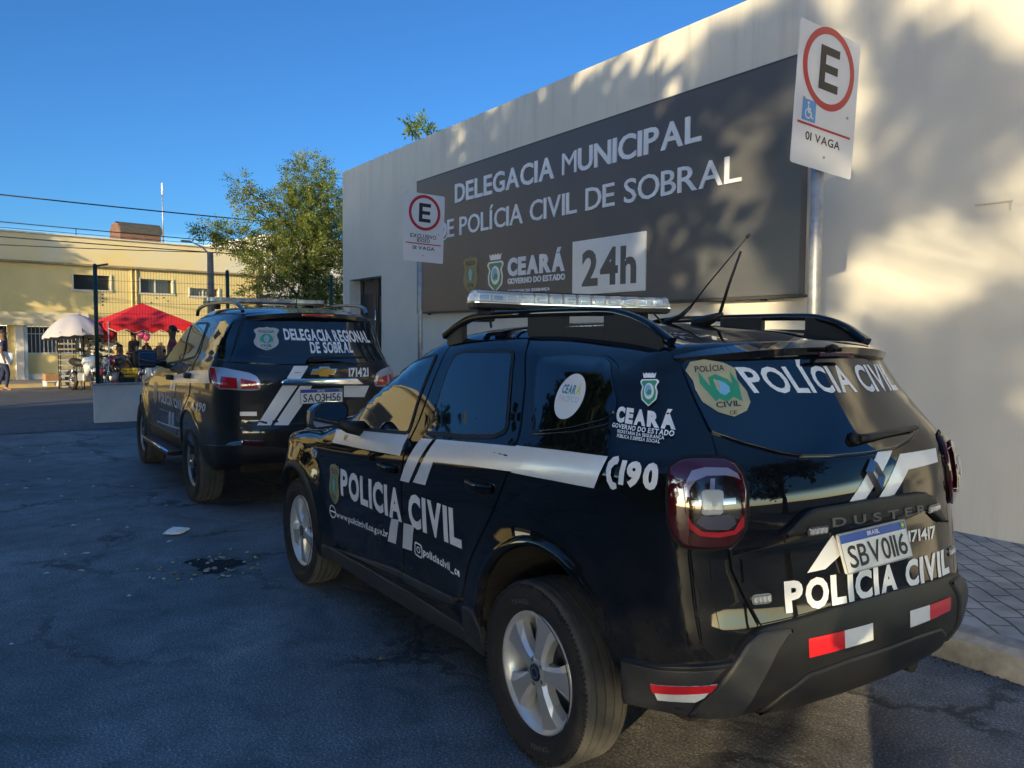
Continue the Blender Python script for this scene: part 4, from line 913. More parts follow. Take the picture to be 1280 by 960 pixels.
    # raised lower skid section with the ridge above it and the two horns at the sides
    panel(B, 'skid_plate', PLASD, bw, [(-.79, .52, .425), (-.83, .46, .50), (-.86, .38, .545), (-.87, .2, .56), (-.87, -.2, .56), (-.86, -.38, .545), (-.83, -.46, .50), (-.79, -.52, .425), (-.80, -.3, .408), (-.80, .3, .408)], N_B, .034, .04, .012, .03, .01)
    for sg in (1, -1):
        f = (lambda L: L) if sg == 1 else MIR
        panel(B, 'bumper_horn', PLAS, bw, f([(-.69, .745, .425), (-.76, .60, .425), (-.79, .56, .53), (-.80, .50, .63), (-.815, .44, .695), (-.79, .56, .698), (-.78, .615, .665), (-.77, .66, .605)]), (-.8, sg * .6, 0), .034, .04, .012, .02, .01)
        panel(B, 'corner_plastic', PLAS, bw, f([(-.50, .85, .562), (-.55, .83, .568), (-.62, .80, .572), (-.70, .75, .585), (-.765, .675, .60), (-.72, .74, .50), (-.685, .75, .425), (-.60, .80, .422), (-.50, .85, .42)]), (-.6, sg * .8, 0), .0245, .03, .004, .025)
        st = d['stickL'] if sg == 1 else d['stickR']
        a, b, c, e = [np.array(p) for p in st]
        mid_t, mid_b = a * .47 + b * .53, e * .47 + c * .53
        if sg == -1: mid_t, mid_b = a * .56 + b * .44, e * .56 + c * .44
        L_, R_ = ([a, mid_t, mid_b, e], [mid_t, b, c, mid_b])
        stripe_poly(L_, B, 'reflective_sticker', REFR if sg == 1 else REFW, bw, N_B, .0255, .04)
        stripe_poly(R_, B, 'reflective_sticker', REFW if sg == 1 else REFR, bw, N_B, .0255, .04)
    # spoiler over the rear glass
    ys = np.linspace(-.60, .60, 41); top = []; edge = []; low = []; inn = []
    for y in ys:
        e = 1 - .55 * abs(y / .60) ** 4
        h = B.hit(np.array([[-1.5, y, 1.545]]), (1, 0, 0), 0, 1.6, 120)[0]; xe = h[0] - .035 * e
        zt = B.hit(np.array([[h[0] + .09, y, 2.2]]), (0, 0, -1), 0, 1, 100)[0][2]
        top.append((h[0] + .10, y, zt + .0015)); edge.append((xe, y, 1.572 - .035 * (y / .6) ** 2 + .010 * e)); low.append((xe + .008, y, 1.556 - .035 * (y / .6) ** 2)); inn.append((h[0] + .01, y, 1.545 - .03 * (y / .6) ** 2))
    n = len(ys); V = top + edge + edge + low + low + inn; F = []
    for j in (0, 2, 4): F += [(j * n + i, j * n + i + 1, (j + 1) * n + i + 1, (j + 1) * n + i) for i in range(n - 1)]
    mb = MB(); mb.add(V, F, True); sp = mb.build('spoiler', PAINT, car, True)
    mb = MB(); mb.box((-.655, .0, 1.556), (.012, .20, .014), None, .004); mb.build('brake_light', REDG, sp)
    mb = MB(); mb.tube([(-.63, .02, 1.575), (-.655, .02, 1.584), (-.672, .02, 1.580)], [.012, .010, .007], 10); mb.build('washer_nozzle', RUB, sp)
    # wiper
    w0, w1, w2 = [np.array(p) for p in d['wiper']]; off = np.array((-.035, 0, 0))
    mb = MB(); mb.tube([w0 + off * .2, w0 + off], [.022, .018], 12); mb.tube([w0 + off, w1 + off * 1.2, w2 * .5 + w1 * .5 + off, w2 + off], [.015, .013, .010, .006], 8)
    k = (w2 - w1); mb.box(Vector(w1 * .5 + w2 * .5 + off * .75), (.012, float(np.linalg.norm(k)) * 1.05, .016), Vector((0, 1, 0)).rotation_difference(Vector(k)).to_matrix())
    mb.build('wiper', RUB, rg)
    # emblem, bar and name on the tailgate
    br = panel(B, 'tailgate_bar', PLASD, tg, d['bar'], N_B, .030, .034, .010, .02, .01)
    lettering(B, br, 'DUSTER', mat('satin_letters', (.15, .15, .15), .4, metal=.4), d['text_duster'], N_B, .033, .02, spacing=6.)
    e = [np.array(p) for p in d['emblem']]; c = sum(e) / 4
    out = [e[0], e[1], e[2], e[3]]; inn = [c + (p - c) * .52 for p in out]; mb = MB(); V = [p + np.array((-.012, 0, 0)) for p in out] + [c + (p - c) * .76 + np.array((-.034, 0, 0)) for p in out] + [p + np.array((-.014, 0, 0)) for p in inn]
    mb.add(V, [(j * 4 + i, j * 4 + (i + 1) % 4, (j + 1) * 4 + (i + 1) % 4, (j + 1) * 4 + i) for j in (0, 1) for i in range(4)]); mb.build('emblem', mat('emblem_metal', (.30, .30, .31), .32, metal=.9), tg)
    for k in (1, 2, 3, 4):
        strobe(tg if k < 4 else car, d['strobe%d' % k][0], B, N_B if k != 4 else (-.9, -.4, 0), .095 if k < 3 else .075, .030 if k < 3 else .032, .026 if k < 3 else 0.)
    # vinyl on the tailgate
    for k in ('stripe_ta', 'stripe_tb', 'stripe_tc'): stripe_poly(d[k], B, 'vinyl_stripe', WHITE, tg, N_B, .0075, .03)
    lettering(B, tg, '171417', WHITE, d['text_num'], N_B, .0085, .018)
    lettering(B, tg, 'POLICIA CIVIL', WHITE, d['text_low'], N_B, .0085, .045)
    pq = [np.array(p) + np.array((-.018, 0, 0)) for p in d['plate']]
    plate_obj(tg, pq, N_B, .0, 'SBV0I16')
    lettering(B, rg, 'POLÍCIA CIVIL', WHITE, d['text_glass'], N_B, .0115, .022)
    b = np.array(d['badge_rear']); lo_ = b[8]; 
    sb = stripe_poly(round_poly3(d['badge_rear'], .02), B, 'police_badge', BADGE, rg, N_B, .0125, .03)
    for t, k in (('POLÍCIA', 'badge_t1'), ('CIVIL', 'badge_t2'), ('CE', 'badge_t3')): lettering(B, sb, t, INK, d[k], N_B, .0140, .02)
    m = np.array(d['badge_mid']); c = m.mean(0)
    stripe_poly([tuple(p) for p in m], B, 'wreath', GREEN, sb, N_B, .0132, .03); stripe_poly([tuple(c + (p - c) * .55) for p in m], B, 'middle', LBLUE, sb, N_B, .0138, .03)
    stripe_poly([tuple(c + (p - c) * np.array((1, .18, .42)) + np.array((0, .012, .01))) for p in m], B, 'palm', BADGE, sb, N_B, .0144, .03)
    w = m.max(0)[1] - m.min(0)[1]
    for sgn in (1, -1):
        p0 = c + np.array((0, sgn * w * .62, .055)); q = [p0, p0 + np.array((0, sgn * .012, -.04)), p0 + np.array((0, -sgn * .006, -.10)), p0 + np.array((0, -sgn * .028, -.085)), p0 + np.array((0, -sgn * .010, -.04))]
        stripe_poly([tuple(x) for x in q], B, 'branch', GREEN, sb, N_B, .0134, .03)
    # vinyl on the left side
    side = car
    for k in ('stripe_rear_quarter', 'stripe_rear_door', 'stripe_mid', 'stripe_front', 'stripe_low_a', 'stripe_low_b'):
        stripe_poly(d[k], B, 'vinyl_stripe', SILV, side, N_L, .0078, .04)
    lettering(B, side, 'POLICIA CIVIL', WHITE, d['text_side'], N_L, .0088, .045)
    lettering(B, side, 'www.policiacivil.ce.gov.br', WHITE, d['text_url'], N_L, .0088, .015)
    lettering(B, side, 'policiacivil_ce', WHITE, d['text_insta'], N_L, .0088, .05)
    lettering(B, side, '190', WHITE, d['text_190'], N_L, .0088, .055)
    stripe_poly(d['phone'], B, 'phone_icon', WHITE, side, N_L, .0088, .03)
    g = np.array(d['globe'][0]); gq = [g + np.array((.045, 0, -.04)), g + np.array((-.045, 0, -.04)), g + np.array((.045, 0, .04))]
    gi = decal(B, 'globe_icon', WHITE, side, *ring_fill(.5, .5, .5, .5, .09), gq, N_L, .0088); decal(B, 'globe_line', WHITE, gi, np.array([(.1, .45), (.9, .45), (.9, .55), (.1, .55)]), [(0, 1, 2, 3)], gq, N_L, .0088)
    iq = d['insta']; rr = round_poly([(0, 0), (1, 0), (1, 1), (0, 1)], .28, 5); r2 = round_poly([(.12, .12), (.88, .12), (.88, .88), (.12, .88)], .2, 5); L = len(rr)
    ic = decal(B, 'camera_icon', WHITE, side, np.array(rr + r2), [(i, (i + 1) % L, L + (i + 1) % L, L + i) for i in range(L)], iq, N_L, .0088); decal(B, 'icon_ring', WHITE, ic, *ring_fill(.5, .5, .24, .24, .1), iq, N_L, .0088); decal(B, 'icon_dot', WHITE, ic, *poly_fill(ellipse(.74, .76, .05, .05, 10)), iq, N_L, .0088)
    lettering(B, side, 'CEARÁ', WHITE, d['text_ceara'], N_L, .0088, .065)
    lettering(B, side, 'GOVERNO DO ESTADO', WHITE, d['text_gov'], N_L, .0088, .035)
    lettering(B, side, 'SECRETARIA DA SEGURANÇA', WHITE, d['text_sec'], N_L, .0088, .03)
    lettering(B, side, 'PÚBLICA E DEFESA SOCIAL', WHITE, d['text_pub'], N_L, .0088, .03)
    q = d['crest_side']; state_crest(B, side, q, N_L, .0088)
    c, e1, e2 = [np.array(p) for p in d['sticker']]
    rx = .082; sq = [c + np.array((rx, 0, -rx)), c + np.array((-rx, 0, -rx)), c + np.array((rx, 0, rx))]
    so = decal(B, 'round_sticker', WHITE, side, *poly_fill(ellipse(.5, .5, .5, .5, 36)), sq, N_L, .0125)
    def sub(q, x0, x1, y0, y1): a, b, c_ = [np.array(p) for p in q[:3]]; return [a + (b - a) * x0 + (c_ - a) * y0, a + (b - a) * x1 + (c_ - a) * y0, a + (b - a) * x0 + (c_ - a) * y1]
    lettering(B, so, 'CEAR', PBLUE if False else mat('sticker_teal', (.02, .22, .30), .4), sub(sq, .16, .66, .56, .74), N_L, .0135, .04); lettering(B, so, 'Á', mat('sticker_yellow', (.65, .6, .08), .4), sub(sq, .68, .84, .56, .74), N_L, .0135, .04)
    lettering(B, so, 'PACÍFICO', mat('sticker_grey', (.42, .50, .60), .4), sub(sq, .14, .86, .38, .50), N_L, .0135, .01)
    bd = [np.array(p) for p in d['badge_door']]; top, bot, lf, rt = bd; hw = (rt - lf)
    quad = [bot - hw * .5 * np.array((1, 0, 0)), bot + hw * .5 * np.array((1, 0, 0)), top - hw * .5 * np.array((1, 0, 0))]
    hwid = abs(hw[0]) / 2; quad = [(bot[0] + hwid, bot[1], bot[2]), (bot[0] - hwid, bot[1], bot[2]), (top[0] + hwid, top[1], top[2])]
    crest_art(B, 'police_badge', side, quad, N_L, .0085, base=mat('badge_olive', (.26, .24, .12), .4, coat=.4))
    # light bar, antennas
    build_lightbar(car)
    mb = MB(); A = [(.13, 0, 1.655), (-.235, 0, 2.019)]
    mb.tube([(.22, .0, 1.680), (.13, 0, 1.705), (.07, 0, 1.745)], [.016, .011, .007], 10); mb.tube([(.07, 0, 1.745), (-.02, 0, 1.83), (-.13, 0, 1.925), (-.24, 0, 2.02)], [.005, .0032, .0025, .002], 6); mb.tube([(-.232, 0, 2.013), (-.245, 0, 2.025)], [.006, .006], 6); mb.build('antenna', RUB, car)
    mb = MB(); mb.tube([(.13, -.1, 1.67), (.04, -.1, 1.695), (-.02, -.1, 1.715)], [.034, .022, .009], 12); mb.tube([(0, -.1, 1.70), (-.055, -.1, 1.84), (-.116, -.1, 1.975)], [.008, .006, .005], 8); mb.build('antenna', RUB, car)
    # wheels
    for x, sg, rt in ((0, 1, 1.78), (0, -1, .3), (2.673, 1, .9), (2.673, -1, .5)):
        make_wheel('wheel', car, (x, sg * .772, .345), .345, .215, .224, 5, ALLOYD, ALLOY, ALLOY, sg, rot=rt, word='TURANZA')
    # under body
    mb = MB(); mb.box((1.3, 0, .34), (3.6, 1.1, .16), None, .03); mb.box((-.35, -.1, .36), (.5, .5, .14), None, .04); mb.tube([(0, -.7, .345), (0, .7, .345)], .05, 10); mb.tube([(-.3, -.45, .34), (-.72, -.45, .34)], .035, 10); mb.build('underbody', WELL, car)
    return car
def round_poly3(pts, r): return pts
def build_lightbar(car):
    """boomerang light bar: a straight middle and two swept wings, clear lens over a dark base"""
    pathL = [(.80, .62), (.955, .33), (.985, .18), (.985, -.18), (.955, -.33), (.80, -.62)]
    fr = [(.96, .61), (1.09, .30), (1.12, .15), (1.12, -.15), (1.09, -.30), (.96, -.61)]; bk = [(.83, .635), (.90, .32), (.90, .12), (.90, -.12), (.90, -.32), (.83, -.635)]
    pl = round_poly(bk + fr[::-1], .03, 4)
    def ext(poly, zs, m, name, par, sc):
        L = len(poly); c = np.array(poly).mean(0); V = []
        for z, s in zip(zs, sc): q = inset_poly(np.array(poly if area2(poly) > 0 else poly[::-1]), s); V += [(x, y, z) for x, y in q]
        mb = MB(); mb.add(V, [(j * L + i, j * L + (i + 1) % L, (j + 1) * L + (i + 1) % L, (j + 1) * L + i) for j in range(len(zs) - 1) for i in range(L)], False); mb.add(V, [tuple(reversed(range(L))), tuple((len(zs) - 1) * L + i for i in range(L))])
        return mb.build(name, m, par, True)
    base = ext(pl, (1.742, 1.752, 1.772), mat('bar_base', (.02, .022, .026), .4, coat=.4), 'light_bar', car, (.02, .004, .0))
    ext(pl, (1.7725, 1.778), CHROME, 'bar_trim', base, (-.001, -.001))
    lens = mat('bar_lens', (.80, .90, 1.0), .05, spec=.5, coat=.5, trans=.88, ior=1.15)
    ext(pl, (1.779, 1.800, 1.826, 1.834), lens, 'bar_lens', base, (.002, .003, .016, .03))
    for k in range(13):
        y = -.56 + k * 1.12 / 12; xb = np.interp(abs(y), [0, .12, .32, .62], [.90, .90, .90, .83]) + .035; xf = np.interp(abs(y), [0, .15, .30, .61], [1.12, 1.12, 1.09, .96]) - .035
        for x in (xb, xf):
            mb = MB(); mb.box((x, y, 1.800), (.012, .072, .030)); mb.m = 1; mb.box((x - .010 if x == xb else x + .010, y, 1.800), (.012, .05, .018), None, .004)
            mb.build('led_module', [mat('led_body', (.74, .79, .86), .3, metal=.2), mat('led_lens', (.35, .52, .85), .15, coat=1.)], base)
    mb = MB()
    for sg in (1, -1):
        mb = MB(); mb.box((.95, sg * .50, 1.715), (.10, .05, .06), None, .01); mb.box((.95, sg * .54, 1.690), (.05, .10, .012)); mb.tube([(.86, sg * .52, 1.745), (.83, sg * .55, 1.70), (.82, sg * .55, 1.655)], .006, 6)
        mb.build('bar_bracket', RUB, base)
# ------------------------------------------------------------------ the larger black SUV parked ahead
def build_trail():
    PT = paint_mat('satin_black_paint', (.009, .010, .011), .40, .9, .40, .2)
    car = empty('police_suv', (5.8, -.02, 0), 0, 'large black police SUV with DELEGACIA REGIONAL on its rear window, parked ahead', 'police car')
    B = Body(**TRAIL); d = TD
    body_shell(B, 'body', PT, car, (-1.1, -.9, .34), (3.75, .9, 1.9), (0, -.2, .65), (2.8, .2, .95), .045, arches=((-.0, .40, .455, .49), (2.845, .40, .455, .47)), inner=WELL)
    for sg in (1, -1):
        f = (lambda L: L) if sg == 1 else MIR; n = (0, sg, 0)
        for nm, ol, win in (('front', [(1.78, .9, 1.24), (1.80, .9, .55), (.80, .9, .55), (.72, .9, 1.0), (.60, .9, 1.345), (.97, .69, 1.715), (1.14, .66, 1.73), (1.52, .80, 1.46)], 'fw'),
                            ('rear', [(.71, .9, .98), (.785, .9, .55), (.50, .9, .55), (.36, .9, .80), (.02, .9, 1.05), (-.03, .88, 1.40), (.10, .68, 1.735), (.955, .68, 1.722), (.585, .9, 1.35)], 'rw')):
            dr = panel(B, 'door', PT, car, f(ol), n, .006, .012, .003, .05, .03, 3)
            wn = panel(B, 'window', GLASS, dr, f(d[win]), n, .012, .012, .002, .05, .02, 3)
            q, fr = to_plane(f(d[win]), n); q = q if area2(q) > 0 else q[::-1]; q = np.array(round_poly(q, .02, 3)); q2 = inset_poly(q, -.022); L = len(q); H = plane_hit(B, np.concatenate([q2, q]), fr); N = B.N(H)
            mesh_obj('window_rubber', H + N * .0095, [(i, (i + 1) % L, L + (i + 1) % L, L + i) for i in range(L)], RUB, wn, True, N)
            hx, hz = (.97, 1.165) if nm == 'front' else (.07, 1.22)
            ys = B.hit(np.array([[hx + t, sg * 1.3, hz] for t in (-.10, -.05, 0, .05, .10)]), (0, -sg, 0), 0, 1, 100)
            swept_bar(dr, 'door_handle', RUB, smooth_path([tuple(p + np.array((0, sg * e, 0))) for p, e in zip(ys, (.008, .032, .04, .032, .008))], 3), .03, .05)
        panel(B, 'quarter_window', GLASS, car, f(d['qw']), (-.45, sg * .9, 0), .008, .012, .004, .04, .03, 3)
        lp = panel(B, 'tail_light', CLEAR, car, f(d['lamp']), (-.7, sg * .7, 0), .016, .025, .006, .03, .02, 3)
        for k, m in (('lamp_r1', REDB), ('lamp_r2', REDB), ('lamp_r3', REDB)): stripe_poly(f(d[k]), B, 'red_reflector', m, lp, (-.7, sg * .7, 0), .0175, .03)
        rf = panel(B, 'reflector', REDG, car, f(d['refl']), N_B, .012, .015, .003, .03); panel(B, 'reflector_trim', CHROME, rf, f(d['refl_c']), N_B, .012, .015, .003, .03)
        arch_lip(B, 'arch_trim', PT, car, 0, .455, .49, .40, .90, -.05, math.pi - .2, .014, .04, sg=sg); arch_lip(B, 'arch_trim', PT, car, 2.845, .455, .47, .40, .90, .1, math.pi + .05, .014, .04, sg=sg)
        panel(B, 'sill', PLASD, car, [(2.3, sg * .9, .56), (.52, sg * .9, .56), (.50, sg * .88, .40), (2.3, sg * .88, .40)], n, .015, .03, .008, .06)
        # running board with a bright edge
        mb = MB(); mb.prism([(2.05, .80), (.55, .80), (.47, .86), (.44, 1.00), (.50, 1.04), (1.95, 1.04), (2.02, .98)] if sg > 0 else [(x, -y) for x, y in [(2.05, .80), (.55, .80), (.47, .86), (.44, 1.00), (.50, 1.04), (1.95, 1.04), (2.02, .98)]][::-1], .395, .435); rb = mb.build('running_board', PLASD, car, True)
        mb = MB(); mb.tube([(1.98, sg * 1.035, .43), (.47, sg * 1.035, .43)], .014, 8); mb.build('board_edge', CHROME, rb)
        # mirror
        mb = MB(); mb.box((1.60, sg * 1.06, 1.345), (.16, .24, .20), Euler((0, 0, sg * .2)), .045); mo = mb.build('wing_mirror', RUB, car)
        mb = MB(); mb.box((1.515, sg * 1.043, 1.345), (.006, .19, .15), Euler((0, 0, sg * .2)), .002); mb.build('mirror_glass', mat('mirror', (.3, .3, .3), .03), mo)
        mb = MB(); mb.tube([(1.62, sg * .84, 1.28), (1.61, sg * .97, 1.31)], [.04, .035], 10); mb.build('mirror_arm', RUB, mo)
        rail = smooth_path([(1.0, sg * .62, 1.83), (.85, sg * .63, 1.895), (.4, sg * .63, 1.93), (-.3, sg * .62, 1.925), (-.62, sg * .61, 1.895), (-.74, sg * .60, 1.83)], 4); swept_bar(car, 'roof_rail', DCHROME, rail, .035, .03)
        panel(B, 'headlight', CLEAR, car, [(3.3, sg * .80, 1.08), (3.6, sg * .62, 1.08), (3.62, sg * .62, .95), (3.35, sg * .80, .95)], (.7, sg * .7, 0), .01, .02, .006, .06, .03)
    panel(B, 'windscreen', GLASS, car, [(1.28, .58, 1.76), (1.28, -.58, 1.76), (2.2, -.72, 1.31), (2.2, .72, 1.31)], (.5, 0, .85), .006, .01, .004, .08, .06, upv=(1, 0, 0))
    panel(B, 'grille', RUB, car, [(3.7, .6, 1.0), (3.7, -.6, 1.0), (3.7, -.55, .72), (3.7, .55, .72)], (1, 0, 0), .01, .015, .004, .08, .03)
    # rear
    gl = [(-1.06, .745, 1.372), (-.97, .66, 1.56), (-.88, .585, 1.74), (-.87, .50, 1.785), (-.87, -.50, 1.785), (-.88, -.585, 1.74), (-.97, -.66, 1.56), (-1.06, -.745, 1.372), (-1.08, -.4, 1.355), (-1.09, 0, 1.350), (-1.08, .4, 1.355)]
    rg = panel(B, 'rear_window', GLASS, car, gl, N_B, .010, .014, .004, .04, .01, 2)
    panel(B, 'rear_pane', mat('lighter_glass', (.012, .015, .018), .03, coat=.6), rg, [(-1.06, .58, 1.42), (-.90, .50, 1.72), (-.90, -.50, 1.72), (-1.06, -.58, 1.42)], N_B, .0115, .004, .001, .04, .08, 5)
    tgo = [(-1.08, .69, 1.345), (-1.09, .705, 1.06), (-1.09, .705, .90), (-1.09, .66, .83), (-1.1, .58, .815), (-1.1, .2, .81)]; tgo = tgo + MIR(tgo[::-1])
    tg = panel(B, 'tailgate', PT, car, tgo, N_B, .006, .014, .004, .04, .01, 2)
    for k in ('sa', 'sa2', 'sb', 'sc'): stripe_poly(d[k], B, 'vinyl_stripe', WHITE, tg, N_B, .0075, .04)
    ba = panel(B, 'chrome_bar', CHROME, tg, d['bar'], N_B, .045, .05, .012, .03, .008)
    e = stripe_poly(d['bow_out'], B, 'emblem', CHROME, tg, N_B, .012, .05); stripe_poly(d['bow'], B, 'emblem_face', GOLD, e, N_B, .0145, .05)
    lettering(B, tg, '171421', WHITE, d['num'], N_B, .0085, .04)
    tq = decal(B, 'name_tag', SILV, tg, np.array([(0, 0), (1, 0), (1, 1), (0, 1)]), [(0, 1, 2, 3)], d['tag'], N_B, .0085, .05)
    lp = np.array((-1.115, .012, 1.066)); plate_obj(tg, [lp + np.array((-.022, .2, -.065)), lp + np.array((-.022, -.2, -.065)), lp + np.array((-.022, .2, .065))], N_B, 0, 'SAO3H56')
    lettering(B, rg, 'DELEGACIA REGIONAL', WHITE, d['t1'], N_B, .0130, .035); lettering(B, rg, 'DE SOBRAL', WHITE, d['t2'], N_B, .0130, .035)
    crest_art(B, 'police_badge', rg, d['badge'], N_B, .0130, base=mat('badge_silver', (.42, .45, .42), .35, coat=.4))
    mb = MB(); mb.tube([(-1.12, .10, 1.40), (-1.11, -.1, 1.415), (-1.10, -.42, 1.41)], [.02, .014, .008], 8); mb.tube([(-1.09, .1, 1.40), (-1.13, .1, 1.40)], .025, 10); mb.build('wiper', RUB, rg)
    # spoiler with the high brake lamp
    ys = np.linspace(-.58, .58, 25); top = []; edge = []; low = []; inn = []
    for y in ys:
        h = B.hit(np.array([[-1.8, y, 1.79]]), (1, 0, 0), 0, 1.6, 120)[0]; zt = B.hit(np.array([[h[0] + .16, y, 2.4]]), (0, 0, -1), 0, 1, 100)[0][2]; e = 1 - .5 * abs(y / .58) ** 4
        top.append((h[0] + .16, y, zt + .002)); edge.append((h[0] - .07 * e, y, 1.825 - .04 * (y / .58) ** 2)); low.append((h[0] - .065 * e, y, 1.785 - .04 * (y / .58) ** 2)); inn.append((h[0] + .02, y, 1.77 - .04 * (y / .58) ** 2))
    n = len(ys); V = top + edge + edge + low + low + inn; F = []
    for j in (0, 2, 4): F += [(j * n + i, j * n + i + 1, (j + 1) * n + i + 1, (j + 1) * n + i) for i in range(n - 1)]
    mb = MB(); mb.add(V, F, True); sp = mb.build('spoiler', PT, car, True)
    mb = MB(); mb.box((edge[n // 2][0] + .0, -.03, 1.803), (.016, .30, .022), None, .005); mb.build('brake_light', REDB, sp)
    # lower bumper
    up = [(-.47, .93, .60), (-.75, .90, .62), (-1.0, .70, .65), (-1.12, .3, .60), (-1.13, 0, .60)]; lo = [(-.47, .93, .47), (-.75, .88, .47), (-1.0, .68, .47), (-1.1, .3, .46), (-1.1, 0, .46)]
    bumper_wrap(B, 'bumper', PLASD, car, up + MIR(up[:-1]), lo + MIR(lo[:-1]), .02, n=70, k=6)
    # vinyl on the left side
    for k in ('v1', 'v2', 'v3', 'v4', 'low', 'band'): stripe_poly(d[k], B, 'vinyl_stripe', SILV, car, N_L, .0078, .05)
    lettering(B, car, 'POLÍCIA CIVIL', WHITE, d['txt'], N_L, .0088, .045); lettering(B, car, 'www.policiacivil.ce.gov.br', WHITE, d['url'], N_L, .0088, .01); lettering(B, car, '190', WHITE, d['n190'], N_L, .0088, .03)
    stripe_poly(d['phone'], B, 'phone_icon', WHITE, car, N_L, .0088, .04)
    crest_art(B, 'police_badge', car, [(1.98, .9, .82), (1.74, .9, .82), (1.98, .9, 1.08)], N_L, .0085, text=False)
    # flat light bar, antenna
    pl = round_poly([(.78, .62), (.48, .64), (.48, -.64), (.78, -.62)], .06, 4); L = len(pl)
    mb = MB(); mb.prism(pl, 1.945, 1.965); lb = mb.build('light_bar', mat('bar_base', (.02, .02, .025), .4), car, True)
    mb = MB(); mb.prism(list(inset_poly(np.array(pl if area2(pl) > 0 else pl[::-1]), .006)), 1.9665, 2.005); mb.build('bar_lens', mat('bar_lens_grey', (.30, .33, .36), .2, coat=1.), lb, True)
    for sg in (1, -1): mb = MB(); mb.box((.62, sg * .5, 1.915), (.10, .05, .06), None, .01); mb.build('bar_bracket', RUB, lb)
    mb = MB(); mb.tube([(.2, -.20, 1.86), (.2, -.20, 1.90), (.2, -.2, 1.915)], [.03, .028, .01], 10); mb.tube([(.2, -.2, 1.90), (.2, -.235, 2.14)], [.005, .0035], 6); mb.build('antenna', RUB, car)
    DARKR = mat('black_alloy', (.016, .016, .018), .3, metal=.5, coat=.5); LIP = mat('machined_lip', (.42, .42, .42), .3, metal=.8)
    for x, sg in ((0, 1), (0, -1), (2.845, 1), (2.845, -1)): make_wheel('wheel', car, (x, sg * .80, .388), .388, .26, .236, 6, DARKR, DARKR, LIP, sg, twin=True, rot=.4, barrel_m=DARKR)
    mb = MB(); mb.box((1.4, 0, .42), (4.0, 1.2, .2), None, .03); mb.tube([(0, -.7, .388), (0, .7, .388)], .07, 10); mb.build('underbody', WELL, car)
    return car
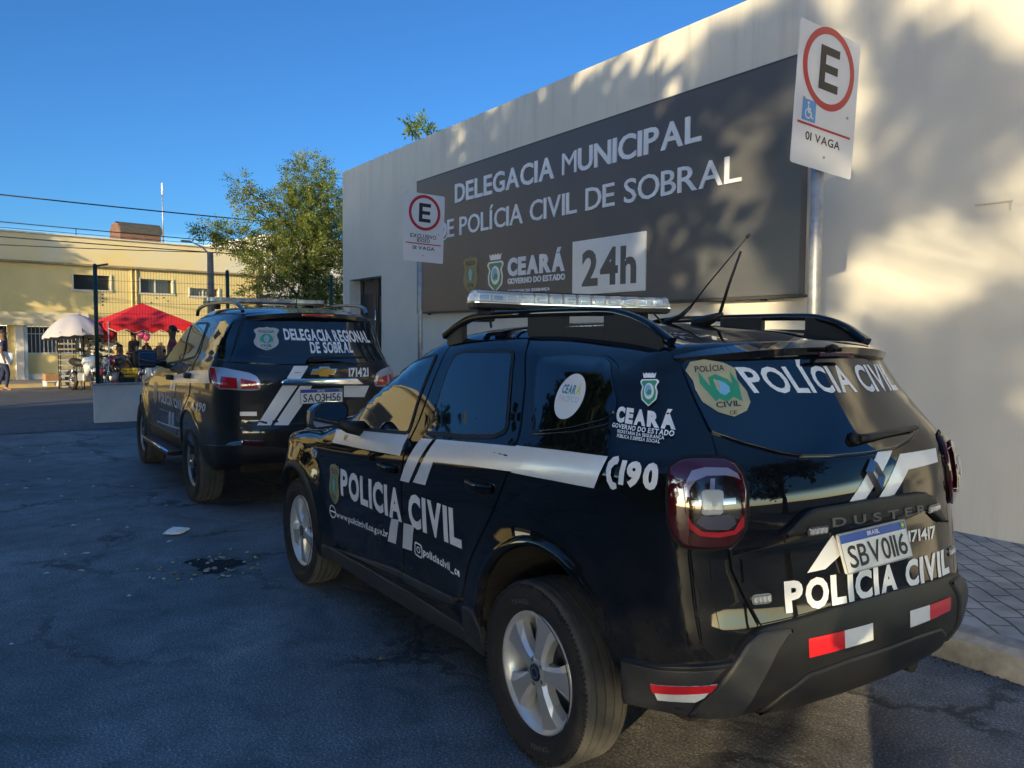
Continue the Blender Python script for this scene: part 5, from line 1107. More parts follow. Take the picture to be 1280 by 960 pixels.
# ------------------------------------------------------------------ ground
def structure(o): o['kind'] = 'structure'; return o
def asphalt_mat():
    m = mat('asphalt', (.05, .052, .056), .82); b = m.node_tree.nodes['Principled BSDF']
    tc = nd(m, 'ShaderNodeTexCoord'); P = tc.outputs['Object']
    big = nd(m, 'ShaderNodeTexNoise', Scale=.55, Detail=7.0, Roughness=.62); lk(m, P, big.inputs['Vector'])
    r1 = ramp(m, [(.28, (.085, .082, .079)), (.48, (.165, .158, .151)), (.70, (.26, .248, .235))]); lk(m, big.outputs[0], r1.inputs[0])
    fine = nd(m, 'ShaderNodeTexNoise', Scale=95.0, Detail=3.0); lk(m, P, fine.inputs['Vector'])
    r2 = ramp(m, [(.32, (.50, .50, .50)), (.55, (1.0, 1.0, 1.0)), (.72, (2.2, 2.15, 2.1))]); lk(m, fine.outputs[0], r2.inputs[0])
    mx = nd(m, 'ShaderNodeMix'); mx.data_type = 'RGBA'; mx.blend_type = 'MULTIPLY'; mx.inputs[0].default_value = 1; lk(m, r1.outputs[0], mx.inputs[6]); lk(m, r2.outputs[0], mx.inputs[7])
    mid = nd(m, 'ShaderNodeTexNoise', Scale=3.4, Detail=8.0, Roughness=.7, Distortion=.8); lk(m, P, mid.inputs['Vector']); r3 = ramp(m, [(.34, (.62, .62, .63)), (.50, (1.0, 1.0, 1.0)), (.66, (1.28, 1.26, 1.24))]); lk(m, mid.outputs[0], r3.inputs[0])
    mx3 = nd(m, 'ShaderNodeMix'); mx3.data_type = 'RGBA'; mx3.blend_type = 'MULTIPLY'; mx3.inputs[0].default_value = .8; lk(m, mx.outputs[2], mx3.inputs[6]); lk(m, r3.outputs[0], mx3.inputs[7]); mx = mx3
    # cracks: thin voronoi borders, warped, only in places
    wn = nd(m, 'ShaderNodeTexNoise', Scale=2.6, Detail=8.0, Roughness=.68); lk(m, P, wn.inputs['Vector'])
    wm = nd(m, 'ShaderNodeMixRGB'); wm.inputs[0].default_value = .42; lk(m, P, wm.inputs[1]); lk(m, wn.outputs['Color'], wm.inputs[2])
    vo = nd(m, 'ShaderNodeTexVoronoi', feature='DISTANCE_TO_EDGE', Scale=1.15); lk(m, wm.outputs[0], vo.inputs['Vector'])
    rc = ramp(m, [(.0, (1, 1, 1)), (.012, (.9, .9, .9)), (.030, (0, 0, 0))]); lk(m, vo.outputs[0], rc.inputs[0])
    mk = nd(m, 'ShaderNodeTexNoise', Scale=.9, Detail=3.0); lk(m, P, mk.inputs['Vector']); rk = ramp(m, [(.42, (0, 0, 0)), (.56, (1, 1, 1))]); lk(m, mk.outputs[0], rk.inputs[0])
    mu = nd(m, 'ShaderNodeMath', operation='MULTIPLY'); lk(m, rc.outputs[0], mu.inputs[0]); lk(m, rk.outputs[0], mu.inputs[1])
    m2 = nd(m, 'ShaderNodeMix'); m2.data_type = 'RGBA'; m2.inputs[7].default_value = (.024, .024, .024, 1); lk(m, mx.outputs[2], m2.inputs[6])
    mf = nd(m, 'ShaderNodeMath', operation='MULTIPLY'); mf.inputs[1].default_value = .75; lk(m, mu.outputs[0], mf.inputs[0]); lk(m, mf.outputs[0], m2.inputs[0])
    lk(m, m2.outputs[2], b.inputs['Base Color'])
    sw = nd(m, 'ShaderNodeTexNoise', Scale=2.2, Detail=6.0, Roughness=.55, Distortion=1.6); lk(m, P, sw.inputs['Vector'])
    a1 = nd(m, 'ShaderNodeMath', operation='MULTIPLY_ADD'); a1.inputs[1].default_value = .10; lk(m, fine.outputs[0], a1.inputs[0]); lk(m, sw.outputs[0], a1.inputs[2])
    a2 = nd(m, 'ShaderNodeMath', operation='MULTIPLY_ADD'); a2.inputs[1].default_value = -.35; lk(m, mu.outputs[0], a2.inputs[0]); lk(m, a1.outputs[0], a2.inputs[2])
    bp = nd(m, 'ShaderNodeBump', Strength=.55, Distance=.02); lk(m, a2.outputs[0], bp.inputs['Height']); lk(m, bp.outputs[0], b.inputs['Normal'])
    rr = nd(m, 'ShaderNodeMapRange'); rr.inputs[3].default_value = .62; rr.inputs[4].default_value = .92; lk(m, big.outputs[0], rr.inputs[0]); lk(m, rr.outputs[0], b.inputs['Roughness'])
    return m
mb = MB(); mb.add([(-400, -400, 0), (400, -400, 0), (400, 400, 0), (-400, 400, 0)], [(0, 1, 2, 3)]); structure(mb.build('ground', asphalt_mat()))
# far street: paler, worn cross road in front of the yellow building, and a worn concrete apron before it
CONC = mat('worn_concrete', (.24, .23, .21), .85, noise=.35, nscale=2.5, bump=.3, bscale=40)
mb = MB(); mb.add([(15.2, -60, .004), (24.2, -60, .004), (24.2, 60, .004), (15.2, 60, .004)], [(0, 1, 2, 3)]); structure(mb.build('street', mat('street_asphalt', (.10, .10, .10), .85, col2=(.065, .066, .07), nscale=1.2, bump=.3, bscale=30)))
mb = MB(); mb.add([(12.9, -3, .008), (15.2, -3, .008), (15.2, 40, .008), (12.9, 40, .008)], [(0, 1, 2, 3)]); structure(mb.build('apron', mat('cobble_apron', (.13, .13, .13), .9, col2=(.07, .07, .07), nscale=7, bump=.6, bscale=18)))
WR = .015                                                        # the station and its pavement run 0.9 degrees off the cars
def wl(x, d): return (x * math.cos(WR) - d * math.sin(WR), x * math.sin(WR) + d * math.cos(WR))
def paver_mat():
    m = mat('pavers', (.3, .29, .27), .85); b = m.node_tree.nodes['Principled BSDF']; tc = nd(m, 'ShaderNodeTexCoord')
    nz = nd(m, 'ShaderNodeTexNoise', Scale=3.0, Detail=3.0); lk(m, tc.outputs['Object'], nz.inputs['Vector']); wm = nd(m, 'ShaderNodeMixRGB'); wm.inputs[0].default_value = .06; lk(m, tc.outputs['Object'], wm.inputs[1]); lk(m, nz.outputs['Color'], wm.inputs[2])
    mp = nd(m, 'ShaderNodeMapping'); mp.inputs['Rotation'].default_value = (0, 0, R(38)); lk(m, wm.outputs[0], mp.inputs[0])
    br = nd(m, 'ShaderNodeTexBrick', Scale=1.0); br.inputs['Brick Width'].default_value = .24; br.inputs['Row Height'].default_value = .12; br.inputs['Mortar Size'].default_value = .007; br.inputs['Mortar Smooth'].default_value = .3
    br.inputs['Color1'].default_value = (.47, .45, .42, 1); br.inputs['Color2'].default_value = (.34, .33, .31, 1); br.inputs['Mortar'].default_value = (.12, .115, .10, 1); lk(m, mp.outputs[0], br.inputs['Vector'])
    n2 = nd(m, 'ShaderNodeTexNoise', Scale=5.0, Detail=6.0); lk(m, tc.outputs['Object'], n2.inputs['Vector']); r = ramp(m, [(.3, (.65, .64, .62)), (.7, (1.1, 1.1, 1.1))]); lk(m, n2.outputs[0], r.inputs[0])
    mx = nd(m, 'ShaderNodeMix'); mx.data_type = 'RGBA'; mx.blend_type = 'MULTIPLY'; mx.inputs[0].default_value = 1; lk(m, br.outputs[0], mx.inputs[6]); lk(m, r.outputs[0], mx.inputs[7]); lk(m, mx.outputs[2], b.inputs['Base Color'])
    bp = nd(m, 'ShaderNodeBump', Strength=.8, Distance=.01); bp.invert = True; lk(m, br.outputs['Fac'], bp.inputs['Height']); lk(m, bp.outputs[0], b.inputs['Normal'])
    return m
KERB = mat('kerb_concrete', (.44, .41, .36), .9, col2=(.22, .205, .175), nscale=6, bump=.9, bscale=22)
def strip(name, x0, x1, d0, d1, z0, z1, m):
    P = [wl(x0, d0), wl(x1, d0), wl(x1, d1), wl(x0, d1)]; b = MB(); n = 4
    b.add([(*p, z0) for p in P] + [(*p, z1) for p in P], [(4, 5, 6, 7), (0, 1, 5, 4), (1, 2, 6, 5), (2, 3, 7, 6), (3, 0, 4, 7)]); return b.build(name, m, None, True)
structure(strip('sidewalk', -30, 12.7, -3.62, -1.60, -.05, .150, paver_mat()))
rk = random.Random(4); b = MB(); x = -30.
while x < 12.7:
    L = rk.uniform(.75, 1.05); j = rk.uniform(-.018, .018)
    P = [wl(x + .010, -1.605), wl(x + L - .006, -1.605), wl(x + L - .006, -1.43 + j), wl(x + .006, -1.43 + j)]; T = [wl(x + .015, -1.605), wl(x + L - .015, -1.605), wl(x + L - .015, -1.465 + j), wl(x + .015, -1.465 + j)]
    z = .152 + rk.uniform(-.014, .006); b.add([(*p, -.02) for p in P] + [(*p, z - .03) for p in P] + [(*p, z) for p in T], [(0, 1, 5, 4), (1, 2, 6, 5), (2, 3, 7, 6), (3, 0, 4, 7), (4, 5, 9, 8), (5, 6, 10, 9), (6, 7, 11, 10), (7, 4, 8, 11), (8, 9, 10, 11)]); x += L
structure(b.build('kerb', KERB, None, True))
# ------------------------------------------------------------------ the station: a long pale wall with the name board
def plaster(name, col, col2, s=1.2):
    m = mat(name, col, .88, col2=col2, nscale=s, bump=.12, bscale=70); return m
def wall_mat():
    m = mat('station_plaster', (.62, .595, .53), .88); b = m.node_tree.nodes['Principled BSDF']; tc = nd(m, 'ShaderNodeTexCoord'); P = tc.outputs['Object']
    n1 = nd(m, 'ShaderNodeTexNoise', Scale=.8, Detail=6.0, Roughness=.6); lk(m, P, n1.inputs['Vector']); r1 = ramp(m, [(.3, (.555, .535, .485)), (.7, (.635, .61, .545))]); lk(m, n1.outputs[0], r1.inputs[0])
    mp = nd(m, 'ShaderNodeMapping'); mp.inputs['Scale'].default_value = (2.6, 1, .16); lk(m, P, mp.inputs[0])
    n2 = nd(m, 'ShaderNodeTexNoise', Scale=2.4, Detail=5.0, Roughness=.65); lk(m, mp.outputs[0], n2.inputs['Vector']); r2 = ramp(m, [(.50, (0, 0, 0)), (.72, (1, 1, 1))]); lk(m, n2.outputs[0], r2.inputs[0])
    sx = nd(m, 'ShaderNodeSeparateXYZ'); lk(m, P, sx.inputs[0])
    top = nd(m, 'ShaderNodeMapRange'); top.inputs[1].default_value = 3.4; top.inputs[2].default_value = 4.8; lk(m, sx.outputs['Z'], top.inputs[0])
    bot = nd(m, 'ShaderNodeMapRange'); bot.inputs[1].default_value = .75; bot.inputs[2].default_value = .12; lk(m, sx.outputs['Z'], bot.inputs[0])
    mx0 = nd(m, 'ShaderNodeMath', operation='MAXIMUM'); lk(m, top.outputs[0], mx0.inputs[0]); lk(m, bot.outputs[0], mx0.inputs[1])
    mu = nd(m, 'ShaderNodeMath', operation='MULTIPLY'); lk(m, r2.outputs[0], mu.inputs[0]); lk(m, mx0.outputs[0], mu.inputs[1]); ms = nd(m, 'ShaderNodeMath', operation='MULTIPLY'); ms.inputs[1].default_value = .34; lk(m, mu.outputs[0], ms.inputs[0])
    mx = nd(m, 'ShaderNodeMix'); mx.data_type = 'RGBA'; mx.inputs[7].default_value = (.22, .20, .17, 1); lk(m, ms.outputs[0], mx.inputs[0]); lk(m, r1.outputs[0], mx.inputs[6])
    vo = nd(m, 'ShaderNodeTexVoronoi', feature='DISTANCE_TO_EDGE', Scale=.35); wn = nd(m, 'ShaderNodeTexNoise', Scale=1.1, Detail=5.0); lk(m, P, wn.inputs['Vector']); wm = nd(m, 'ShaderNodeMixRGB'); wm.inputs[0].default_value = .3; lk(m, P, wm.inputs[1]); lk(m, wn.outputs['Color'], wm.inputs[2]); lk(m, wm.outputs[0], vo.inputs['Vector'])
    rc = ramp(m, [(0, (0, 0, 0)), (1, (0, 0, 0))]); lk(m, vo.outputs[0], rc.inputs[0]); m2 = nd(m, 'ShaderNodeMix'); m2.data_type = 'RGBA'; m2.inputs[7].default_value = (.2, .19, .17, 1); lk(m, rc.outputs[0], m2.inputs[0]); lk(m, mx.outputs[2], m2.inputs[6]); lk(m, m2.outputs[2], b.inputs['Base Color'])
    n3 = nd(m, 'ShaderNodeTexNoise', Scale=60.0, Detail=4.0); lk(m, P, n3.inputs['Vector']); n4 = nd(m, 'ShaderNodeTexNoise', Scale=3.0, Detail=3.0); lk(m, P, n4.inputs['Vector']); ad = nd(m, 'ShaderNodeMath', operation='MULTIPLY_ADD'); ad.inputs[1].default_value = .25; lk(m, n3.outputs[0], ad.inputs[0]); lk(m, n4.outputs[0], ad.inputs[2])
    bp = nd(m, 'ShaderNodeBump', Strength=.25, Distance=.012); lk(m, ad.outputs[0], bp.inputs['Height']); lk(m, bp.outputs[0], b.inputs['Normal'])
    return m
WALLM = wall_mat()
st = empty('police_station', wl(5, -3.63) + (0,), WR, 'long pale grey police station wall behind the parked cars', 'building')
def lx(x): return x - 5.0                                         # wall abscissa in the station's own frame
b = MB(); H = 4.80
def wq(b, x0, x1, z0, z1, y=0., n=1): b.add([(lx(x0), y, z0), (lx(x1), y, z0), (lx(x1), y, z1), (lx(x0), y, z1)], [(3, 2, 1, 0) if n > 0 else (0, 1, 2, 3)])
X0, X1 = -2.6, 12.80
wq(b, X0, 11.03, 0, H); wq(b, 12.48, X1, 0, H); wq(b, 11.03, 12.48, 2.69, H)
b.add([(lx(X1), 0, 0), (lx(X1), -9, 0), (lx(X1), -9, H), (lx(X1), 0, H)], [(0, 1, 2, 3)])
b.add([(lx(X0), 0, H), (lx(X1), 0, H), (lx(X1), -.25, H), (lx(X0), -.25, H)], [(0, 1, 2, 3)]); b.add([(lx(X0), -.25, H), (lx(X1) - .25, -.25, H), (lx(X1) - .25, -.25, 3.9), (lx(X0), -.25, 3.9)], [(0, 1, 2, 3)])
b.add([(lx(X0), -.25, 3.9), (lx(X1), -.25, 3.9), (lx(X1), -9, 3.9), (lx(X0), -9, 3.9)], [(0, 1, 2, 3)]); b.add([(lx(X0), -9, 0), (lx(X1), -9, 0), (lx(X1), -9, H), (lx(X0), -9, H)], [(0, 1, 2, 3)]); b.add([(lx(X0), 0, 0), (lx(X0), -9, 0), (lx(X0), -9, H), (lx(X0), 0, H)], [(3, 2, 1, 0)])
for (xa, ya, xb, yb) in ((11.03, 0, 11.03, -.28), (12.48, -.28, 12.48, 0)): b.add([(lx(xa), ya, 0), (lx(xb), yb, 0), (lx(xb), yb, 2.69), (lx(xa), ya, 2.69)], [(3, 2, 1, 0)])
b.add([(lx(11.03), 0, 2.69), (lx(12.48), 0, 2.69), (lx(12.48), -.28, 2.69), (lx(11.03), -.28, 2.69)], [(3, 2, 1, 0)])
b.build('wall', WALLM, st)
# glass entrance
b = MB(); b.box((lx(11.755), -.27, 1.345), (1.45, .02, 2.69)); dr = b.build('door', mat('door_glass', (.02, .022, .026), .05, coat=.8), st)
for xx in (11.05, 11.70, 11.80, 12.46): b = MB(); b.box((lx(xx), -.25, 1.345), (.045, .05, 2.69)); b.build('door_frame', mat('door_metal', (.06, .06, .065), .4), dr)
b = MB(); b.tube([(lx(11.72), -.20, 1.75), (lx(11.72), -.20, 2.1)], .015, 8); b.build('door_handle', CHROME, dr)
for x0, x1, z0, z1 in ((11.85, 12.40, 1.95, 2.42), (11.10, 11.62, 1.85, 2.36)): b = MB(); b.box((lx((x0 + x1) / 2), -.245, (z0 + z1) / 2), (x1 - x0, .01, z1 - z0)); b.build('door_poster', mat('dark_poster', (.008, .012, .03), .5), dr)
# small things on the wall
b = MB(); b.box((lx(.58), .004, 2.60), (.26, .012, .012)); b.box((lx(.46), .006, 2.57), (.010, .012, .07)); b.build('wall_conduit', mat('conduit', (.45, .44, .40), .7), st)
# the board
BD = empty('name_board', wl(5.8, -3.63) + (0,), WR, 'wide dark grey sign board reading DELEGACIA MUNICIPAL on the station wall', 'sign')
BM = mat('board_charcoal', (.098, .099, .106), .30, noise=.10, nscale=1.2)
bx = lambda x: x - 5.8
b = MB(); x0, x1, z0, z1 = 2.135, 9.41, 2.0, 4.07
b.box((bx((x0 + x1) / 2), .085, (z0 + z1) / 2), (x1 - x0, .09, z1 - z0), None, .004); brd = b.build('panel', BM, BD)
for zz in (z0 - .012, z1 + .012): b = MB(); b.box((bx((x0 + x1) / 2), .062, zz), (x1 - x0 + .03, .12, .022)); b.build('frame', mat('board_edge', (.05, .05, .05), .5), brd)
for xx in (2.6, 4.9, 7.2, 9.2): b = MB(); b.box((bx(xx), .02, 1.985), (.05, .04, .06)); b.build('bracket', mat('board_bracket', (.16, .16, .16), .5, metal=.6), BD)
STEEL = mat('brushed_steel_letters', (.74, .77, .82), .42, metal=.1, noise=.10, nscale=5)
YB = .131
def bq(*L): return [(bx(x), YB, z) for x, z in L]
def btext(body, L, m, bold, off=.012):
    '''cut-out letters: a flat face with side walls back to the panel'''
    v, f, asp = text_unit(body, bold); A, B_, C_ = (np.array(p) for p in bq(*L[:3])); D_ = np.array(bq(L[3])[0])
    P = [tuple(A * (1 - s_) * (1 - t_) + B_ * s_ * (1 - t_) + C_ * (1 - s_) * t_ + D_ * s_ * t_ + np.array((0, off, 0))) for s_, t_ in v]
    cnt = {}
    for t in f:
        for i in range(len(t)): e = (t[i], t[(i + 1) % len(t)]); cnt[tuple(sorted(e))] = None if tuple(sorted(e)) in cnt else e
    b = MB(); n = len(P); nrm = sum(np.cross(np.array(P[t[1]]) - P[t[0]], np.array(P[t[2]]) - P[t[0]])[1] for t in f); flip = nrm < 0
    b.add(P, [t[::-1] for t in f] if flip else f)
    b.add(P + [(x, y - off, z) for x, y, z in P], [(e[1], e[0], n + e[0], n + e[1]) if flip else (e[0], n + e[0], n + e[1], e[1]) for e in cnt.values() if e])
    return b.build('lettering', m, brd)
btext('DELEGACIA MUNICIPAL', [(8.161, 3.590), (3.308, 3.563), (8.161, 3.848), (3.308, 3.818)], STEEL, .020)
btext('DE POLÍCIA CIVIL DE SOBRAL', [(8.70, 3.105), (2.795, 3.085), (8.70, 3.362), (2.795, 3.336)], STEEL, .006)
btext('CEARÁ', [(6.744, 2.437), (5.50, 2.433), (6.744, 2.647), (5.50, 2.640)], STEEL, .05)
btext('GOVERNO DO ESTADO', [(6.743, 2.318), (5.488, 2.313), (6.743, 2.389), (5.488, 2.384)], STEEL, .025)
btext('SECRETARIA DA SEGURANÇA', [(6.742, 2.202), (5.80, 2.196), (6.742, 2.240), (5.80, 2.234)], STEEL, .01)
btext('PÚBLICA E DEFESA SOCIAL', [(6.742, 2.138), (5.862, 2.132), (6.742, 2.176), (5.862, 2.170)], STEEL, .01)
crest_art(None, 'police_badge', brd, bq((7.93, 2.245), (7.51, 2.245), (7.93, 2.77)), (0, 1, 0), .004, base=mat('badge_brass', (.26, .22, .11), .4))
state_crest(None, brd, bq((7.275, 2.222), (6.84, 2.222), (7.275, 2.752)), (0, 1, 0), .004)
b = MB(); b.box((bx(4.695), YB + .012, 2.432), (1.26, .02, .635), None, .003); hb = b.build('hours_plate', mat('plate_pale_steel', (.70, .74, .80), .30, metal=.2, noise=.10, nscale=3), brd)
v, f, asp = text_unit('24h', .035); decal(None, 'lettering', BM, hb, v, f, bq((5.14, 2.225), (4.20, 2.222), (5.14, 2.605), (4.20, 2.603)), (0, 1, 0), .0235, 99)
# ------------------------------------------------------------------ parking signs
GALV = mat('galvanised_steel', (.40, .41, .42), .48, metal=.6, noise=.3, nscale=18)
SIGNW = mat('sign_white', (.66, .68, .72), .35, coat=.3, noise=.05, nscale=6); SRED = mat('sign_red', (.42, .008, .022), .4, coat=.3); SINK = mat('sign_ink', (.012, .014, .022), .4); SBLUE = mat('sign_blue', (.10, .30, .62), .4)
def parking_sign(pos, w, h, zc, tilt, kind, label, cy, r, dx=0.):
    o = empty('parking_sign', (*pos, .15), 0, label, 'road sign', 'parking signs on poles')
    px = .038 if kind == 'disabled' else .030
    b = MB(); b.tube([(0, 0, -.02), (0, 0, zc + h * .44 - .15)], px, 20); b.build('pole', GALV, o)
    b = MB(); b.lathe([(px + .03, 0), (px + .03, .02), (px + .002, .03)], 16, 'Z', (0, 0, 0)); b.build('base_flange', GALV, o)
    # plate faces -X; local u runs towards -Y
    M = Matrix.Translation((-px - .012, dx, zc - .15)) @ Matrix(((0, 0, -1, 0), (-1, 0, 0, 0), (0, 1, 0, 0), (0, 0, 0, 1))) @ Matrix.Rotation(-tilt, 4, 'Z')
    pl = round_poly([(-w / 2, -h / 2), (w / 2, -h / 2), (w / 2, h / 2), (-w / 2, h / 2)], .02, 4)
    b = MB(); b.prism(pl, -.002, .002, M); p = b.build('plate', SIGNW, o, True)
    def art(name, v, f, m, off=.0035): q = [M @ Vector((x, y, off)) for x, y in v]; bb = MB(); bb.add(q, f); return bb.build(name, m, p)
    def txt(body, x0, x1, y0, y1, m=SINK, bold=.02):
        v, f, a = text_unit(body, bold); return art('lettering', [(x0 + (x1 - x0) * x, y0 + (y1 - y0) * y) for x, y in v], f, m)
    v, f = ring_fill(0, cy, r, r, r * .17, 56); art('red_ring', v, f, SRED)
    e = r * .53; s = r * .20; xe = -r * .36; E = [(xe, cy - e), (xe + r * .74, cy - e), (xe + r * .74, cy - e + s), (xe + s * 1.1, cy - e + s), (xe + s * 1.1, cy - s / 2), (xe + r * .70, cy - s / 2), (xe + r * .70, cy + s / 2), (xe + s * 1.1, cy + s / 2), (xe + s * 1.1, cy + e - s), (xe + r * .74, cy + e - s), (xe + r * .74, cy + e), (xe, cy + e)]
    v, f = poly_fill(E, .5); art('letter', v, f, SINK)
    if kind == 'disabled':
        art('red_line', [(-w * .44, -.180), (w * .43, -.180), (w * .43, -.166), (-w * .44, -.166)], [(0, 1, 2, 3)], SRED); txt('01 VAGA', -w * .30, w * .27, -.262, -.216)
        bxx, byy, bs = -w * .38, -.155, .125; art('blue_square', [(bxx, byy), (bxx + bs, byy), (bxx + bs, byy + bs), (bxx, byy + bs)], [(0, 1, 2, 3)], SBLUE)
        c = lambda x, y: (bxx + bs * x, byy + bs * y)
        v, f = ring_fill(.45, .34, .24, .24, .07, 24); art('wheelchair_wheel', [c(*t) for t in v], f, SIGNW, .0042)
        v, f = poly_fill(ellipse(.43, .84, .075, .075, 12)); art('figure_head', [c(*t) for t in v], f, SIGNW, .0046)
        v, f = poly_fill([(.38, .74), (.47, .74), (.49, .62), (.64, .62), (.64, .55), (.50, .55), (.51, .46), (.68, .46), (.76, .22), (.84, .22), (.84, .15), (.70, .15), (.62, .38), (.42, .38)], .5); art('figure_body', [c(*t) for t in v], f, SIGNW, .0046)
        bolts = [(-w * .36, -.03), (w * .36, -.055), (w * .02, -.335)]
    else:
        txt('EXCLUSIVO', -w * .34, w * .31, -.124, -.080, bold=.02); txt('IDOSO', -w * .17, w * .15, -.172, -.132, bold=.02)
        art('red_line', [(-w * .45, -.199), (w * .43, -.199), (w * .43, -.186), (-w * .45, -.186)], [(0, 1, 2, 3)], SRED); txt('01 VAGA', -w * .28, w * .27, -.262, -.222)
        bolts = [(w * .36, -.06), (-w * .02, -.33)]
        bb = MB(); bb.tube([M @ Vector((w / 2 + .055 * math.sin(t), -.01 + .10 * math.cos(t), -.004)) for t in np.linspace(.1, math.pi - .1, 14)], .008, 6); bb.build('strap', SIGNW, o)
    for x, y in bolts: bb = MB(); bb.tube([M @ Vector((x, y, .001)), M @ Vector((x, y, .006))], .009, 8); bb.build('bolt', GALV, p)
    for zz in (.22, -.22): bb = MB(); bb.box((0, 0, zc - .15 + zz), (px * 2.12, px * 2.3, .03)); bb.build('clamp', GALV, o)
    return o
parking_sign((.714, -1.705), .578, .835, 3.030, R(4.5), 'disabled', 'tall white parking sign with red E ring and blue wheelchair square, on a galvanised pole', .188, .245, .0)
parking_sign((6.43, -1.895), .535, .815, 2.912, R(2.0), 'elderly', 'white parking sign reading EXCLUSIVO IDOSO on a thin pole beside the far SUV', .18, .212, -.035)
# ------------------------------------------------------------------ low wall with a wire mesh fence
LOWM = plaster('white_wall_paint', (.60, .60, .60), (.50, .50, .50), 2.)
lw = empty('low_wall', (14.0, .87, 0), 0, 'low white wall under the green mesh fence', 'wall')
b = MB(); b.box((.09, -3.4, .345), (.18, 6.8, .69)); b.build('wall', LOWM, lw); b = MB(); b.box((.09, -3.4, .705), (.24, 6.86, .03)); b.build('coping', mat('coping', (.30, .32, .33), .8, noise=.3, nscale=5), lw)
FG = mat('fence_green', (.010, .045, .032), .5)
fe = empty('mesh_fence', (14.09, 0, .72), 0, 'dark green welded wire fence on round posts above the low white wall', 'fence')
for y in (.80, -1.53, -3.66, -5.9):
    b = MB(); b.tube([(0, y, 0), (0, y, 2.16)], .036, 10); b.build('post', FG, fe); b = MB(); b.tube([(0, y, 2.15), (0, y, 2.175)], [.040, .012], 10); b.build('post_cap', FG, fe)
b = MB(); b.tube([(0, .80, 2.13), (-.12, .60, 2.17)], .018, 6); b.build('bracket', FG, fe)
for y0, y1 in ((.77, -1.50), (-1.56, -3.63), (-3.69, -5.87)):
    b = MB(); y = y0
    while y > y1: b.add([(0, y - .0022, .06), (0, y + .0022, .06), (0, y + .0022, 2.1), (0, y - .0022, 2.1)], [(0, 1, 2, 3)]); b.add([(-.002, y, .06), (.002, y, .06), (.002, y, 2.1), (-.002, y, 2.1)], [(0, 1, 2, 3)]); y -= .05
    for z in np.arange(.08, 2.12, .20): b.tube([(.004, y0, z), (.004, y1, z)], .0032, 4)
    b.build('mesh_panel', FG, fe)
# ------------------------------------------------------------------ yellow building across the street
YA = math.atan2(-.983, .186)                                     # its front runs this way (towards the right of the picture)
yb = empty('yellow_building', (28.6, 1.97, 0), YA, 'long low yellow building with peeling parapet across the street', 'building')
# own frame: x along the front, +y towards the inside (left of travel = away from the street?)
YELL = mat('yellow_render', (.66, .54, .25), .9, col2=(.57, .455, .20), nscale=.7, bump=.15, bscale=50)
PARA = mat('peeling_parapet', (.56, .53, .43), .92, col2=(.62, .49, .22), nscale=.42, bump=.15, bscale=40)
GREYB = mat('grey_band', (.30, .24, .15), .9, noise=.3, nscale=3)
PALEW = mat('pale_render', (.58, .55, .47), .9, noise=.15, nscale=2)
SH = mat('window_shade', (.02, .022, .026), .25, coat=.3)
BLUEG = mat('blue_grey_paint', (.30, .36, .42), .7, noise=.2, nscale=4)
# inside is +y here: the front faces -y
def yq(b, x0, x1, z0, z1, y=0.): b.add([(x0, y, z0), (x1, y, z0), (x1, y, z1), (x0, y, z1)], [(0, 1, 2, 3)])
openings = [(2.13, 3.32, 3.14, 3.66), (4.32, 5.47, 3.12, 3.62), (6.11, 7.22, 3.07, 3.37), (.66, 2.6, .97, 1.88), (-.9, .18, .05, 1.90), (-3.2, -2.0, 3.1, 3.6), (-5.8, -4.6, 3.1, 3.6), (-4.4, -2.6, .9, 1.9), (-8.6, -7.2, .05, 2.0), (-10.8, -9.6, 3.1, 3.6)]
xs = sorted({-16., 8.75} | {o[0] for o in openings} | {o[1] for o in openings}); zs = sorted({0., 4.0} | {o[2] for o in openings} | {o[3] for o in openings})
b = MB()
for i in range(len(xs) - 1):
    for j in range(len(zs) - 1):
        cx, cz = (xs[i] + xs[i + 1]) / 2, (zs[j] + zs[j + 1]) / 2
        if not any(o[0] < cx < o[1] and o[2] < cz < o[3] for o in openings): yq(b, xs[i], xs[i + 1], zs[j], zs[j + 1])
for o in openings:
    x0, x1, z0, z1 = o
    b.add([(x0, 0, z0), (x1, 0, z0), (x1, .22, z0), (x0, .22, z0)], [(0, 1, 2, 3)]); b.add([(x0, 0, z1), (x1, 0, z1), (x1, .22, z1), (x0, .22, z1)], [(3, 2, 1, 0)])
    b.add([(x0, 0, z0), (x0, .22, z0), (x0, .22, z1), (x0, 0, z1)], [(0, 1, 2, 3)]); b.add([(x1, 0, z0), (x1, .22, z0), (x1, .22, z1), (x1, 0, z1)], [(3, 2, 1, 0)])
b.add([(8.75, 0, 0), (8.75, 8, 0), (8.75, 8, 4.), (8.75, 0, 4.)], [(0, 1, 2, 3)]); b.add([(-16, 0, 0), (-16, 8, 0), (-16, 8, 4.), (-16, 0, 4.)], [(3, 2, 1, 0)])
b.build('wall', YELL, yb)
b = MB(); b.box((-3.62, 3.9, 4.47), (24.86, 8., .90)); b.build('parapet', PARA, yb)
b = MB(); b.box((-3.62, -.04, 4.935), (24.9, .30, .04)); b.build('parapet_cap', PALEW, yb)
b = MB(); b.box((-3.62, -.06, 3.985), (24.9, .20, .07)); b.build('cornice', GREYB, yb)
for xx in (4.18, 4.02): b = MB(); b.tube([(xx, -.04, .3 if xx < 4.1 else 1.2), (xx, -.04, 3.94)], .035, 8); b.build('downpipe', YELL, yb)
